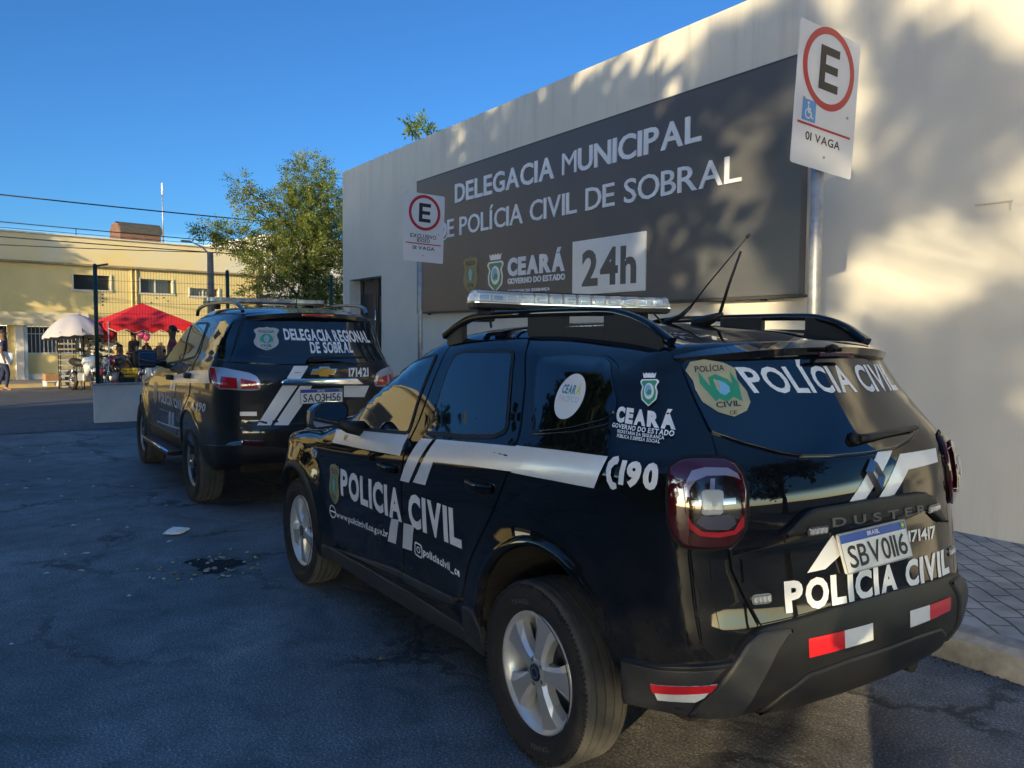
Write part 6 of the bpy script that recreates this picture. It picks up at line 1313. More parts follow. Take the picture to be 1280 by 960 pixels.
# projecting lower storey on the left with pilasters
b = MB(); b.box((-6.6, -.16, 2.12), (18.2, .30, .44)); b.build('ledge', PARA, yb)
for xx in (.45, -1.2, .62): b = MB(); b.box((xx - (.0 if xx > .5 else 0), -.10, .95), ((.22 if xx != .62 else .10), .20, 1.90)); b.build('pilaster', PALEW if xx != .62 else BLUEG, yb)
for k, o in enumerate(openings):
    x0, x1, z0, z1 = o; xm, zm_ = (x0 + x1) / 2, (z0 + z1) / 2
    if z0 > 2.5:
        b = MB(); b.box((xm, .17, zm_), (x1 - x0 - .02, .02, z1 - z0 - .02)); w = b.build('window', SH, yb)
        for (fx, fz, fw, fh) in ((xm, z0 - .02, x1 - x0 + .16, .07), (x0 - .02, zm_, .05, z1 - z0 + .06), (x1 + .02, zm_, .05, z1 - z0 + .06)): b = MB(); b.box((fx, .0, fz), (fw, .09, fh)); b.build('frame', PALEW, w)
        if k in (1, 2): b = MB(); b.box((xm, .145, zm_), (.05, .03, z1 - z0 - .04)); b.build('mullion', PALEW, w)
        if k == 2:
            for t in (.2, .38, .62, .8): b = MB(); b.box((x0 + (x1 - x0) * t, .145, zm_ - .05), (.02, .02, .17)); b.build('bar', PALEW, w)
    elif z0 < .5:
        b = MB(); b.box((xm, .2, zm_), (x1 - x0 - .02, .03, z1 - z0 - .02)); w = b.build('door', mat('dark_doorway', (.012, .012, .014), .6), yb)
        for t in np.linspace(.1, .9, 7): b = MB(); b.tube([(x0 + (x1 - x0) * t, .1, z0), (x0 + (x1 - x0) * t, .1, z1)], .010, 6); b.build('door_grille', BLUEG, w)
    else:
        b = MB(); b.box((xm, .18, zm_), (x1 - x0 - .02, .02, z1 - z0 - .02)); w = b.build('window', mat('window_inside', (.07, .08, .09), .4), yb)
        for t in np.linspace(.03, .97, 16): b = MB(); b.tube([(x0 + (x1 - x0) * t, .04, z0), (x0 + (x1 - x0) * t, .04, z1)], .012, 6); b.build('window_bar', mat('white_bars', (.55, .58, .60), .6), w)
        for zz in (z0 + .02, z1 - .02, z1 - .25): b = MB(); b.box((xm, .04, zz), (x1 - x0, .03, .03)); b.build('window_bar', mat('white_bars', (.55, .58, .60), .6), w)
        b = MB(); b.box((x0 - .06, -.03, zm_ + .05), (.10, .10, z1 - z0 + .14)); b.build('frame', BLUEG, w)
b = MB(); b.box((1.6, -.05, .16), (1.9, .12, .30)); b.build('plinth', PALEW, yb)
# vent holes
for xx, zz in ((3.05, 3.0), (3.05, 2.88), (3.05, 2.76), (3.05, 2.64), (4.9, 2.95), (5.15, 2.97), (5.3, 2.86), (4.7, 2.78)): b = MB(); b.box((xx, -.004, zz), (.05, .012, .045)); b.build('vent', SH, yb)
b = MB(); b.add([(-60, -2.6, 0), (30, -2.6, 0), (30, -2.6, .12), (-60, -2.6, .12), (-60, 0, .13), (30, 0, .13)], [(0, 1, 2, 3), (3, 2, 5, 4)]); fs = b.build('sidewalk', mat('far_pavement', (.30, .26, .20), .9, noise=.3, nscale=3), None, True); fs.location = yb.location; fs.rotation_euler = yb.rotation_euler; structure(fs)
b = MB(); b.add([(-60, -2.63, .002), (30, -2.63, .002), (30, -2.63, .118), (-60, -2.63, .118)], [(0, 1, 2, 3)]); b.add([(-60, -2.63, .118), (30, -2.63, .118), (30, -2.5, .128), (-60, -2.5, .128)], [(0, 1, 2, 3)]); ks = b.build('kerb', mat('yellow_kerb', (.50, .34, .10), .85, col2=(.33, .28, .2), nscale=2.), None, True); ks.location = yb.location; ks.rotation_euler = yb.rotation_euler; structure(ks)
def YL(x, y, z=0.): v = Matrix.Rotation(YA, 3, 'Z') @ Vector((x, y, z)); return (28.6 + v.x, 1.97 + v.y, v.z)
# barrel shaped brick water tank on the roof, antenna mast
t = empty('water_tank', YL(4.62, 1.2, 4.9), YA, 'weathered brick tank with a curved grey roof on the yellow building', 'water tank')
b = MB(); pf = [(-.55, 0), (.55, 0), (.55, .45), (.48, .62), (.30, .75), (0, .80), (-.30, .75), (-.48, .62), (-.55, .45)]
M = Matrix(((0, 0, 1, 0), (1, 0, 0, 0), (0, 1, 0, 0), (0, 0, 0, 1)))
b.prism(pf, -.72, .72, M); b.build('brick_body', mat('old_brick', (.20, .10, .07), .9, col2=(.12, .075, .055), nscale=6, bump=.4, bscale=25), t, True)
b = MB(); pc = [(.57, .40), (.57, .47), (.50, .65), (.31, .785), (0, .835), (-.31, .785), (-.50, .65), (-.57, .47), (-.57, .40)]; n = len(pc)
V = [M @ Vector((x, y, -.68)) for x, y in pc] + [M @ Vector((x, y, .78)) for x, y in pc]; b.add(V, [(i, i + 1, n + i + 1, n + i) for i in range(n - 1)], True); b.build('curved_roof', mat('asbestos_sheet', (.075, .07, .058), .9, noise=.3, nscale=6), t)
t = empty('antenna_mast', YL(5.40, .6, 4.9), YA, 'thin radio mast on the yellow roof beside the water tank', 'antenna')
b = MB(); b.tube([(0, 0, 0), (0, 0, 2.15)], [.030, .020], 8); b.build('mast', GALV, t); b = MB(); b.tube([(0, 0, 1.9), (0, 0, 2.32)], .035, 8); b.build('dipole', SIGNW, t)
t = empty('roof_aerial', YL(2.35, .3, 4.95), YA, 'tiny television aerial on the left of the yellow roof', 'antenna')
b = MB(); b.tube([(0, 0, 0), (0, 0, .30)], .012, 6); b.tube([(-.10, 0, .28), (.10, 0, .28)], .010, 6); b.build('aerial', RUB, t)
# white building right of it
wbm = plaster('whitewash', (.70, .68, .64), (.60, .58, .54), 1.4)
t = empty('white_building', YL(8.9, -.2), YA, 'plain white building behind the leafy tree', 'building')
b = MB(); b.box((2.8, 4, 2.75), (5.2, 8, 5.5)); b.build('wall', wbm, t, True); b = MB(); b.box((2.8, 4, 5.55), (5.36, 8.16, .10)); b.build('roof', PALEW, t)
b = MB(); b.box((2.2, -.01, 3.2), (.9, .04, 1.0)); w = b.build('window', SH, t); b = MB(); b.box((2.2, -.04, 2.67), (1.05, .10, .05)); b.build('sill', PALEW, w)
# poles and wires
WOOD = mat('pole_concrete', (.20, .18, .15), .9, noise=.25, nscale=8)
t = empty('utility_pole', (21.9, -3.0, 0), 0, 'slim concrete utility pole with a lamp arm in front of the yellow building', 'pole')
b = MB(); b.tube([(0, 0, 0), (0, 0, 3.98)], [.13, .085], 12); b.build('pole', WOOD, t); b = MB(); b.tube([(0, 0, 3.90), (0, .22, 4.12), (0, .55, 4.25)], .022, 8); b.build('lamp_arm', GALV, t); b = MB(); b.box((0, .66, 4.25), (.12, .26, .05), None, .015); b.build('street_lamp', GALV, t)
def wire(name, a, c, sag, label, r=.012):
    a, c = Vector(a), Vector(c); pts = [a.lerp(c, t) - Vector((0, 0, sag * 4 * t * (1 - t))) for t in np.linspace(0, 1, 24)]
    b = MB(); b.tube(pts, r, 5); return tag(b.build(name, mat('wire_black', (.03, .03, .035), .6), None), label, 'cable', 'overhead wires')
wire('overhead_wire', (22, 14, 5.75), (22, -10, 5.0), .25, 'topmost thick overhead wire crossing the sky at left', .018)
wire('overhead_wire', (22.3, 14, 4.95), (22.3, -10, 4.25), .12, 'second overhead wire, just over the roof tank', .013)
wire('overhead_wire', (22.1, 14, 4.45), (22.1, -10, 3.95), .12, 'overhead wire along the edge of the yellow parapet', .015)
wire('overhead_wire', (22.6, 14, 4.75), (22.6, -10, 4.2), .1, 'thinnest overhead wire between the roof edge and the tank', .008)
wire('overhead_wire', (21.95, 14, 4.10), (21.95, -3.0, 3.98), .18, 'slack overhead wire ending at the slim utility pole', .012)
# ------------------------------------------------------------------ the street market
def person(name, loc, rz, label, joints, skin, top, bottom, hair, hair_style='short', long_sleeve=False, group=None, shoes=(.03, .03, .03)):
    """one continuous skinned body with clothing colours by height, hair as a child. joints: dict of overrides of the standing pose"""
    J = dict(pelvis=(0, 0, .95), waist=(0, 0, 1.10), chest=(0, 0, 1.30), neck=(0, 0, 1.47), head0=(0.0, 0, 1.56), head=(.01, 0, 1.64), headt=(.005, 0, 1.71), shL=(0, .17, 1.40), shR=(0, -.17, 1.40), elL=(-.03, .25, 1.13), elR=(-.03, -.25, 1.13), wrL=(.05, .27, .89), wrR=(.05, -.27, .89), haL=(.07, .27, .80), haR=(.07, -.27, .80),
             hiL=(0, .09, .91), hiR=(0, -.09, .91), knL=(.02, .10, .50), knR=(.02, -.10, .50), anL=(-.02, .10, .09), anR=(-.02, -.10, .09), toL=(.13, .11, .035), toR=(.13, -.11, .035))
    J.update(joints); keys = list(J)
    rad = dict(pelvis=.135, waist=.118, chest=.145, neck=.055, head0=.075, head=.098, headt=.080, sh=.065, el=.043, wr=.030, ha=.034, hi=.085, kn=.058, an=.040, to=.036)
    E = [('pelvis', 'waist'), ('waist', 'chest'), ('chest', 'neck'), ('neck', 'head0'), ('head0', 'head'), ('head', 'headt')]
    for s in 'LR': E += [('chest', 'sh' + s), ('sh' + s, 'el' + s), ('el' + s, 'wr' + s), ('wr' + s, 'ha' + s), ('pelvis', 'hi' + s), ('hi' + s, 'kn' + s), ('kn' + s, 'an' + s), ('an' + s, 'to' + s)]
    me = bpy.data.meshes.new('p'); me.from_pydata([J[k] for k in keys], [(keys.index(a), keys.index(c)) for a, c in E], []); o = bpy.data.objects.new('p', me); COL.objects.link(o)
    md = o.modifiers.new('s', 'SKIN'); sv = me.skin_vertices[0].data
    for i, k in enumerate(keys): r = rad.get(k) or rad[k[:2]]; sv[i].radius = (r, r * (.80 if k in ('chest', 'waist', 'pelvis') else 1)); sv[i].use_root = (k == 'pelvis')
    sb = o.modifiers.new('d', 'SUBSURF'); sb.levels = 2
    dg = bpy.context.evaluated_depsgraph_get(); dg.update(); nm = bpy.data.meshes.new_from_object(o.evaluated_get(dg)); bpy.data.objects.remove(o); bpy.data.meshes.remove(me)
    ms = [mat('cloth_%02d%02d%02d' % tuple(int(c * 99) for c in top), top, .85, noise=.25, nscale=14), mat('cloth_%02d%02d%02d' % tuple(int(c * 99) for c in bottom), bottom, .85, noise=.2, nscale=14), mat('skin_brown', skin, .6), mat('shoe_dark', shoes, .6)]
    nm.materials.clear()
    for m in ms: nm.materials.append(m)
    P = {k: np.array(v) for k, v in J.items()}
    def dseg(p, a, c): ab = c - a; t = np.clip((p - a) @ ab / (ab @ ab), 0, 1); return np.linalg.norm(p - a - t * ab), t
    for f in nm.polygons:
        c = np.array(f.center); best = min(((dseg(c, P[a], P[e]), a, e) for a, e in E), key=lambda x: x[0][0]); (dd, t), a, e = best; k = e[:2]
        if e in ('head0', 'head', 'headt') or (e == 'neck' and t > .75): mi = 2
        elif k == 'ha' or (k == 'wr' and not long_sleeve) or (k == 'el' and t > .45 and not long_sleeve): mi = 2
        elif k == 'to' or (k == 'an' and t > .9): mi = 3
        elif k in ('kn', 'an', 'hi'): mi = 1
        elif e == 'waist' and t < .45: mi = 1
        else: mi = 0
        f.material_index = mi; f.use_smooth = True
    po = bpy.data.objects.new(name, nm); COL.objects.link(po); po.location = loc; po.rotation_euler = (0, 0, rz); tag(po, label, 'person', group)
    # hair cap hugging the back and top of the skull
    h = P['head']; b = MB(); rows = []
    for i in range(7):
        th = math.pi * .62 * i / 6; r = .096 * math.sin(max(th, .06)); 
        for k in range(16):
            ph = 2 * math.pi * k / 16; front = max(0, math.cos(ph)); sc = 1 - .25 * front * (i / 6); z = .098 * math.cos(th * (1 - .35 * front)) + .022
            rows.append(Vector(h) + Vector((r * math.cos(ph) * sc - .008, r * .92 * math.sin(ph), z)))
    b.add(rows, [(i * 16 + k, i * 16 + (k + 1) % 16, (i + 1) * 16 + (k + 1) % 16, (i + 1) * 16 + k) for i in range(6) for k in range(16)], True)
    b.build('hair', mat('hair_dark', hair, .7), po, True)
    # face: nose, eyes, mouth, ears
    b = MB(); hv = Vector(h); b.lathe([(.001, .020), (.012, .012), (.016, -.012), (.001, -.016)], 8, 'Z', tuple(hv + Vector((.098, 0, -.012)))); 
    for s in (1, -1): b.lathe([(.001, .012), (.010, .007), (.012, 0), (.001, -.012)], 8, 'Z', tuple(hv + Vector((-.005, s * .096, -.005))))
    b.build('nose_and_ears', mat('skin_brown', skin, .6), po)
    b = MB()
    for s in (1, -1): b.lathe([(.001, .007), (.011, 0), (.001, -.007)], 8, 'Z', tuple(hv + Vector((.086, s * .034, .014))))
    b.box(hv + Vector((.088, 0, -.052)), (.010, .040, .008)); b.build('eyes_and_mouth', INK, po)
    return po
SK = (.12, .065, .04)
person('person', (24.35, 2.05, 0), R(-95), 'person in dark blue clothes at the left edge carrying a white shoulder bag', dict(knR=(.12, -.09, .52), anR=(.06, -.09, .10), toR=(.20, -.10, .05), knL=(-.02, .10, .50), anL=(-.16, .10, .13), toL=(-.02, .11, .05)), SK, (.015, .025, .07), (.012, .02, .06), (.01, .008, .008), shoes=(.35, .18, .12))
t = empty('shoulder_bag', (24.22, 2.0, .95), 0, 'white cloth bag hanging from the shoulder of the person at left', 'bag')
b = MB(); b.box((0, -.02, 0), (.12, .34, .34), Euler((.2, 0, 0)), .05); b.build('pouch', SIGNW, t); b = MB(); b.tube([(0, .10, .12), (-.02, .06, .35), (-.02, .12, .50), (.06, .14, .44), (.08, .0, .12)], .018, 6); b.build('strap', SIGNW, t)
person('person', (24.3, -1.30, 0), R(120), 'slim person in black clothes standing by the red stall', dict(elL=(.08, .22, 1.12), wrL=(.25, .10, 1.05), haL=(.33, .06, 1.05)), SK, (.012, .012, .014), (.012, .012, .016), (.01, .008, .008), group=None)
person('person', (24.0, -.86, -.42), R(200), 'person in a patterned grey top sitting low beside the motorcycles', dict(knL=(.40, .14, .88), knR=(.40, -.14, .88), anL=(.42, .14, .47), anR=(.42, -.14, .47), toL=(.56, .15, .44), toR=(.56, -.15, .44), elL=(.12, .26, 1.15), elR=(.12, -.26, 1.15), wrL=(.33, .20, 1.05), wrR=(.33, -.20, 1.05), haL=(.41, .18, 1.03), haR=(.41, -.18, 1.03)), SK, (.16, .15, .19), (.05, .05, .07), (.01, .008, .008))
t = empty('stool', (24.0, -.86, 0), 0, 'small red plastic stool under the sitting person', 'stool')
b = MB(); b.box((0, 0, .41), (.30, .30, .04), None, .012); b.build('seat', REFR, t)
for sx in (1, -1):
    for sy in (1, -1): b = MB(); b.tube([(sx * .11, sy * .11, .40), (sx * .15, sy * .15, 0)], .016, 6); b.build('leg', REFR, t)
person('person', (15.9, -.83, .0), R(75), 'tall person in a maroon shirt with black hair behind the far SUV', dict(shL=(0, .19, 1.46), shR=(0, -.19, 1.46), neck=(0, 0, 1.54), head0=(.0, 0, 1.62), head=(.0, 0, 1.70), headt=(0, 0, 1.78), chest=(0, 0, 1.34), elL=(.06, .27, 1.17), wrL=(.28, .20, 1.08), haL=(.36, .17, 1.07)), SK, (.22, .025, .06), (.02, .025, .05), (.006, .005, .005))
# white umbrella
def gore_cap(b, n, R_, h, z, drop, seg=6):
    """umbrella / awning skin: n ribs, scalloped between them"""
    V = [(0, 0, z + h)]; F = []; m = n * 6
    for i in range(1, seg + 1):
        t = i / seg
        for k in range(m):
            a = 2 * math.pi * k / m; sc = 1 - .07 * t * (1 - abs(math.cos(a * n / 2))) * 1.0
            V.append((R_ * t * sc * math.cos(a), R_ * t * sc * math.sin(a), z + h * (1 - t ** 1.9)))
    for k in range(m): F.append((0, 1 + k, 1 + (k + 1) % m))
    for i in range(seg - 1):
        for k in range(m): F.append((1 + i * m + k, 1 + (i + 1) * m + k, 1 + (i + 1) * m + (k + 1) % m, 1 + i * m + (k + 1) % m))
    if drop:
        s0 = 1 + (seg - 1) * m; n0 = len(V); V += [(V[s0 + k][0] * 1.005, V[s0 + k][1] * 1.005, V[s0 + k][2] - drop * (.8 + .2 * math.sin(k * 2.1))) for k in range(m)]; F += [(s0 + k, n0 + k, n0 + (k + 1) % m, s0 + (k + 1) % m) for k in range(m)]
    b.add(V, F, True)
UMB = mat('umbrella_cloth', (.40, .38, .41), .8, noise=.12, nscale=2)
t = empty('market_umbrella', (24.45, .12, 0), 0, 'large off-white market umbrella leaning over the stacked trays', 'umbrella')
b = MB(); gore_cap(b, 8, .86, .60, 1.62, .10); sk = b.build('canopy', UMB, t); sk.rotation_euler = (R(-4), R(4), 0)
b = MB(); b.tube([(0, 0, 0), (0, 0, 2.28)], .022, 8); b.build('pole', GALV, t); b = MB(); b.tube([(0, 0, 2.22), (0, 0, 2.32)], [.03, .01], 8); b.build('finial', GALV, t)
for k in range(8): a = 2 * math.pi * k / 8; b = MB(); b.tube([(0, 0, 2.20), (.80 * math.cos(a), .80 * math.sin(a), 1.66)], .010, 5); b.build('rib', RUB, t)
# tall rack of trays
t = empty('tray_rack', (24.55, .46, 0), R(4), 'tall dark rack stacked with pale trays under the white umbrella', 'shelf')
for sx in (-.17, .17):
    for sy in (-.20, .20): b = MB(); b.box((sx, sy, .72), (.03, .03, 1.44)); b.build('upright', mat('rack_dark', (.03, .025, .02), .7), t)
for k in range(9): b = MB(); b.box((0, 0, .10 + k * .155), (.38, .40, .05), None, .01); b.build('tray', mat('pale_tray', (.34, .29, .22), .8, noise=.3, nscale=10) if k > 5 else mat('grey_tray', (.32, .32, .34), .7), t)
# hung wares: a frame with many pale pieces
t = empty('wares_frame', (24.6, -.42, 0), R(3), 'tall display frame hung with white and black goods between umbrella and red tent', 'market display')
for y in (.45, -.45): b = MB(); b.tube([(0, y, 0), (0, y, 1.75)], .018, 6); b.build('upright', RUB, t)
for z in (.5, .95, 1.4, 1.74): b = MB(); b.tube([(0, .45, z), (0, -.45, z)], .012, 6); b.build('rail', RUB, t)
b = MB(); b.add([(.03, .44, .25), (.03, -.44, .25), (.03, -.44, 1.70), (.03, .44, 1.70)], [(0, 1, 2, 3)]); b.build('backing', mat('cream_cloth', (.52, .48, .38), .9, noise=.3, nscale=9), t)
rw = random.Random(7); WHG = mat('white_goods', (.66, .64, .60), .7); BKG = mat('black_goods', (.015, .015, .015), .6); TNG = mat('tan_goods', (.40, .33, .24), .7)
for k in range(78):
    y, z = rw.uniform(-.43, .43), rw.uniform(.30, 1.68); b = MB(); b.box((-.03 - rw.uniform(0, .04), y, z), (.03, rw.uniform(.05, .12), rw.uniform(.03, .10)), Euler((rw.uniform(-.6, .6), 0, 0)), .008); b.build('hanging_item', rw.choice([WHG, WHG, WHG, BKG, BKG, TNG]), t)
# red tent
REDT = mat('red_canvas', (.62, .012, .018), .75, noise=.2, nscale=3)
t = empty('red_tent', (24.9, -1.62, 0), R(6), 'bright red market tent with a pointed roof and scalloped edge', 'market tent')
b = MB(); hw, hd = 1.20, 1.1; N = 10; V = [(0, 0, 2.60)]; F = []
ring = [(-hd, hw), (-hd, -hw), (hd, -hw), (hd, hw)]; pts = []
for i in range(4):
    a, c = ring[i], ring[(i + 1) % 4]
    for k in range(N): tt = k / N; s = .05 * math.sin(math.pi * tt); pts.append((a[0] + (c[0] - a[0]) * tt, a[1] + (c[1] - a[1]) * tt, 1.98 - s))
n = len(pts); mid = [(x * .5, y * .5, 2.30 - (.02 if 1 else 0)) for x, y, z in pts]; low = [(x * 1.01, y * 1.01, z - .22 - .05 * ((k % 2) * 2 - 1)) for k, (x, y, z) in enumerate(pts)]
V += mid + pts + low; F += [(0, 1 + k, 1 + (k + 1) % n) for k in range(n)]
for j in (0, 1): F += [(1 + j * n + k, 1 + (j + 1) * n + k, 1 + (j + 1) * n + (k + 1) % n, 1 + j * n + (k + 1) % n) for k in range(n)]
b.add(V, F, False); b.build('canopy', REDT, t)
b = MB(); b.tube([(*p[:2], p[2] - .005) for p in low[:N + 1]], .012, 5); b.build('valance_trim', PALEW, t)
for x, y in ring: b = MB(); b.tube([(x, y, 0), (x, y, 1.98)], .02, 6); b.build('leg', GALV, t)
b = MB(); b.box((.25, 0, .92), (1.3, 1.9, .05)); tb = b.build('counter', mat('counter_wood', (.16, .10, .06), .7), t); b = MB(); b.box((.25, 0, .46), (1.2, 1.8, .86)); b.build('counter_cloth', mat('dark_cloth', (.05, .03, .03), .9), t)
t = empty('folded_awning', (24.35, -.62, 1.05), 0, 'bunched red awning cloth hanging at the left end of the red tent', 'awning')
b = MB(); b.tube([(0, 0, .62), (0, .02, .70), (0, -.02, .55), (.02, 0, .35)], [.16, .20, .22, .05], 10); b.build('cloth', REDT, t)
# goods on the counter
rg_ = random.Random(3)
for k, (yy, c, lab) in enumerate([(.72, (.5, .32, .12), 'small tan stuffed bag on the counter under the red tent, at its left'), (.30, (.55, .50, .42), 'pale wrapped goods on the red tent counter'), (-.10, (.24, .08, .05), 'brown bundle on the middle of the red tent counter'), (-.50, (.30, .24, .18), 'sand coloured sack on the right of the tent counter')]):
    o = empty('goods_bag', (24.75, -1.62 + yy, .95), rg_.uniform(0, 1), lab, 'goods'); b = MB(); b.lathe([(.001, 0), (.15, .02), (.17, .16), (.13, .30), (.05, .36), (.07, .42), (.001, .43)], 14, 'Z'); b.build('sack', mat('goods_%d' % k, c, .85, noise=.3, nscale=9), o)
for k, (yy, zz, lab) in enumerate([(-1.44, 1.62, 'pink balloon at the front edge of the red tent'), (-1.58, 1.55, 'second pink balloon, lower right of the first under the red tent')]):
    o = empty('balloon', (23.9, yy, zz), 0, lab, 'balloon'); b = MB(); b.lathe([(.001, -.15), (.02, -.14), (.08, -.09), (.12, 0), (.10, .09), (.001, .13)], 16, 'Z'); b.build('skin', mat('pink_balloon', (.75, .10, .22), .3, coat=.6), o); b = MB(); b.tube([(0, 0, -.14), (.01, .02, -.45)], .004, 4); b.build('string', SIGNW, o)
# crates
def crate(pos, d, m, lab, rz=0.):
    o = empty('crate', pos, rz, lab, 'crate'); w, l, h = d
    for k in range(3):
        for (cx, cy, sx, sy) in ((0, l / 2, w, .02), (0, -l / 2, w, .02), (w / 2, 0, .02, l), (-w / 2, 0, .02, l)): b = MB(); b.box((cx, cy, h * (k + .5) / 3), (sx, sy, h * .24)); b.build('slat', m, o)
    for sx in (1, -1):
        for sy in (1, -1): b = MB(); b.box((sx * (w / 2 - .015), sy * (l / 2 - .015), h / 2), (.035, .035, h)); b.build('corner_post', m, o)
    b = MB(); b.box((0, 0, .03), (w * .95, l * .95, .03)); b.build('base', m, o); return o
crate((23.75, -1.08, .36), (.34, .42, .30), mat('yellow_crate', (.62, .42, .03), .6), 'yellow plastic crate stacked on the dark box')
o = empty('storage_box', (23.75, -1.08, 0), 0, 'black plastic storage box under the yellow crate', 'box'); b = MB(); b.box((0, 0, .16), (.42, .62, .32), None, .03); b.build('tub', RUB, o); b = MB(); b.box((0, 0, .335), (.46, .66, .035), None, .012); b.build('lid', RUB, o)
o = empty('cardboard_box', (24.5, .90, .12), R(12), 'brown cardboard box on a white trolley beside the rack', 'box'); b = MB(); b.box((0, 0, .26), (.30, .34, .20)); b.build('carton', mat('cardboard', (.34, .19, .09), .85, noise=.2, nscale=9), o)
b = MB(); b.box((0, 0, .145), (.32, .36, .02)); b.build('platform', SIGNW, o)
for s in (1, -1): b = MB(); b.box((0, s * .15, .07), (.30, .03, .13)); b.build('trolley_leg', SIGNW, o)
# motorcycles
def motorcycle(pos, rz, col, lab, fair):
    o = empty('motorcycle', (*pos, 0), rz, lab, 'motorcycle', 'motorcycles parked by the stalls'); pm = mat('moto_%d%d%d' % tuple(int(c * 9) for c in col), col, .3, coat=.8)
    for x in (.62, -.62):
        w = MB(); w.lathe([(.22, -.035), (.28, -.045), (.30, 0), (.28, .045), (.22, .035)], 28, 'Y', (x, 0, .30), True, True); wh = w.build('wheel', RUB, o, True)
        w = MB(); w.lathe([(.215, -.02), (.225, .0), (.215, .02)], 28, 'Y', (x, 0, .30)); w.lathe([(.001, .05), (.05, .045), (.05, -.045), (.001, -.05)], 12, 'Y', (x, 0, .30))
        for k in range(10): a = math.pi * k / 5; w.tube([(x, 0, .30), (x + .215 * math.cos(a), 0, .30 + .215 * math.sin(a))], .005, 4)
        w.build('rim', CHROME, wh)
    w = MB()
    for s in (.07, -.07): w.tube([(.62, s, .30), (.40, s, .92)], .022, 8); w.tube([(-.62, s * 1.3, .30), (-.36, s * 1.3, .66)], .018, 8)
    w.build('fork', CHROME, o)
    w = MB(); w.tube([(.40, 0, .80), (.05, 0, .50), (-.30, 0, .42), (-.62, 0, .32)], .035, 8); w.tube([(.40, 0, .86), (-.10, 0, .72), (-.62, 0, .78)], .035, 8); w.build('frame', RUB, o)
    w = MB(); w.box((.02, 0, .40), (.36, .24, .26), None, .05); w.build('engine', GALV, o)
    w = MB(); w.tube([(.36, 0, .84), (.18, 0, .86), (.0, 0, .80)], [.06, .14, .07], 12); w.build('tank', pm, o)
    w = MB(); w.tube([(.0, 0, .80), (-.25, 0, .80), (-.55, 0, .84), (-.70, 0, .84)], [.05, .12, .11, .04], 10); w.build('seat', RUB, o)
    w = MB(); w.tube([(.36, .34, 1.02), (.42, .16, 1.00), (.44, 0, .97), (.42, -.16, 1.00), (.36, -.34, 1.02)], .014, 8); w.build('handlebar', RUB, o)
    w = MB(); w.lathe([(.001, .08), (.07, .06), (.085, .0), (.06, -.06)], 16, 'X', (.46, 0, .86)); w.build('headlight', CLEAR, o)
    w = MB(); w.tube([(.86, 0, .46), (.72, 0, .62), (.55, 0, .62), (.40, 0, .50)], [.03, .06, .06, .03], 8); w.build('mudguard', pm, o)
    for s in (1, -1): w = MB(); w.tube([(.38, s * .24, 1.02), (.36, s * .30, 1.16)], .006, 5); w.lathe([(.001, .01), (.05, .005), (.05, -.005), (.001, -.01)], 12, 'X', (.36, s * .31, 1.19)); w.build('mirror', RUB, o)
    if fair: w = MB(); w.tube([(.60, 0, .95), (.45, 0, .90), (.25, 0, .70), (.15, 0, .45)], [.05, .16, .15, .06], 10); w.build('fairing', pm, o)
    return o
motorcycle((23.7, .12), R(205), (.62, .63, .64), 'white motorcycle seen head-on beside the fence post', True)
motorcycle((23.55, -.62), R(150), (.50, .015, .03), 'red motorcycle in front of the stall wares', False)
motorcycle((21.2, -1.18), R(190), (.60, .62, .65), 'white and silver motorcycle behind the mirror of the far SUV', True)
motorcycle((22.6, -1.35), R(160), (.42, .02, .03), 'dark red motorcycle between the crates and the far SUV', False)

# taller block behind the left part of the yellow building (outside the frame, but it shows in the side windows of the near car)
t = empty('apartment_block', YL(-9.4, 1.4), YA, 'cream upper block rising behind the left part of the yellow building', 'building')
b = MB(); b.box((0, 4, 4.2), (12.4, 8, 8.4)); b.build('wall', PARA, t, True); b = MB(); b.box((0, 4, 8.46), (12.9, 8.5, .14)); b.build('roof', PALEW, t)
for k in range(5): b = MB(); b.box((-4.8 + k * 2.4, -.01, 6.6), (1.2, .05, 1.1)); w = b.build('window', SH, t); b = MB(); b.box((-4.8 + k * 2.4, -.05, 6.02), (1.35, .12, .06)); b.build('sill', PALEW, w)
# ------------------------------------------------------------------ trees
def leaf_mat(name, c1, c2, c3=None, trans=.25):
    m = mat(name, c1, .6); nt = m.node_tree; b = nt.nodes['Principled BSDF']
    oi = nd(m, 'ShaderNodeNewGeometry'); r = ramp(m, [(0, c2), (.55, c1), (1, c3 or c1)]); lk(m, oi.outputs['Random Per Island'], r.inputs[0]); lk(m, r.outputs[0], b.inputs['Base Color'])
    b.inputs['Specular IOR Level'].default_value = .3
    tl = nd(m, 'ShaderNodeBsdfTranslucent'); lk(m, r.outputs[0], tl.inputs[0]); mx = nd(m, 'ShaderNodeMixShader'); mx.inputs[0].default_value = trans
    out = nt.nodes['Material Output']; lk(m, b.outputs[0], mx.inputs[1]); lk(m, tl.outputs[0], mx.inputs[2]); lk(m, mx.outputs[0], out.inputs[0])
    return m
BARK = mat('bark', (.12, .09, .065), .95, noise=.4, nscale=9, bump=.8, bscale=18)
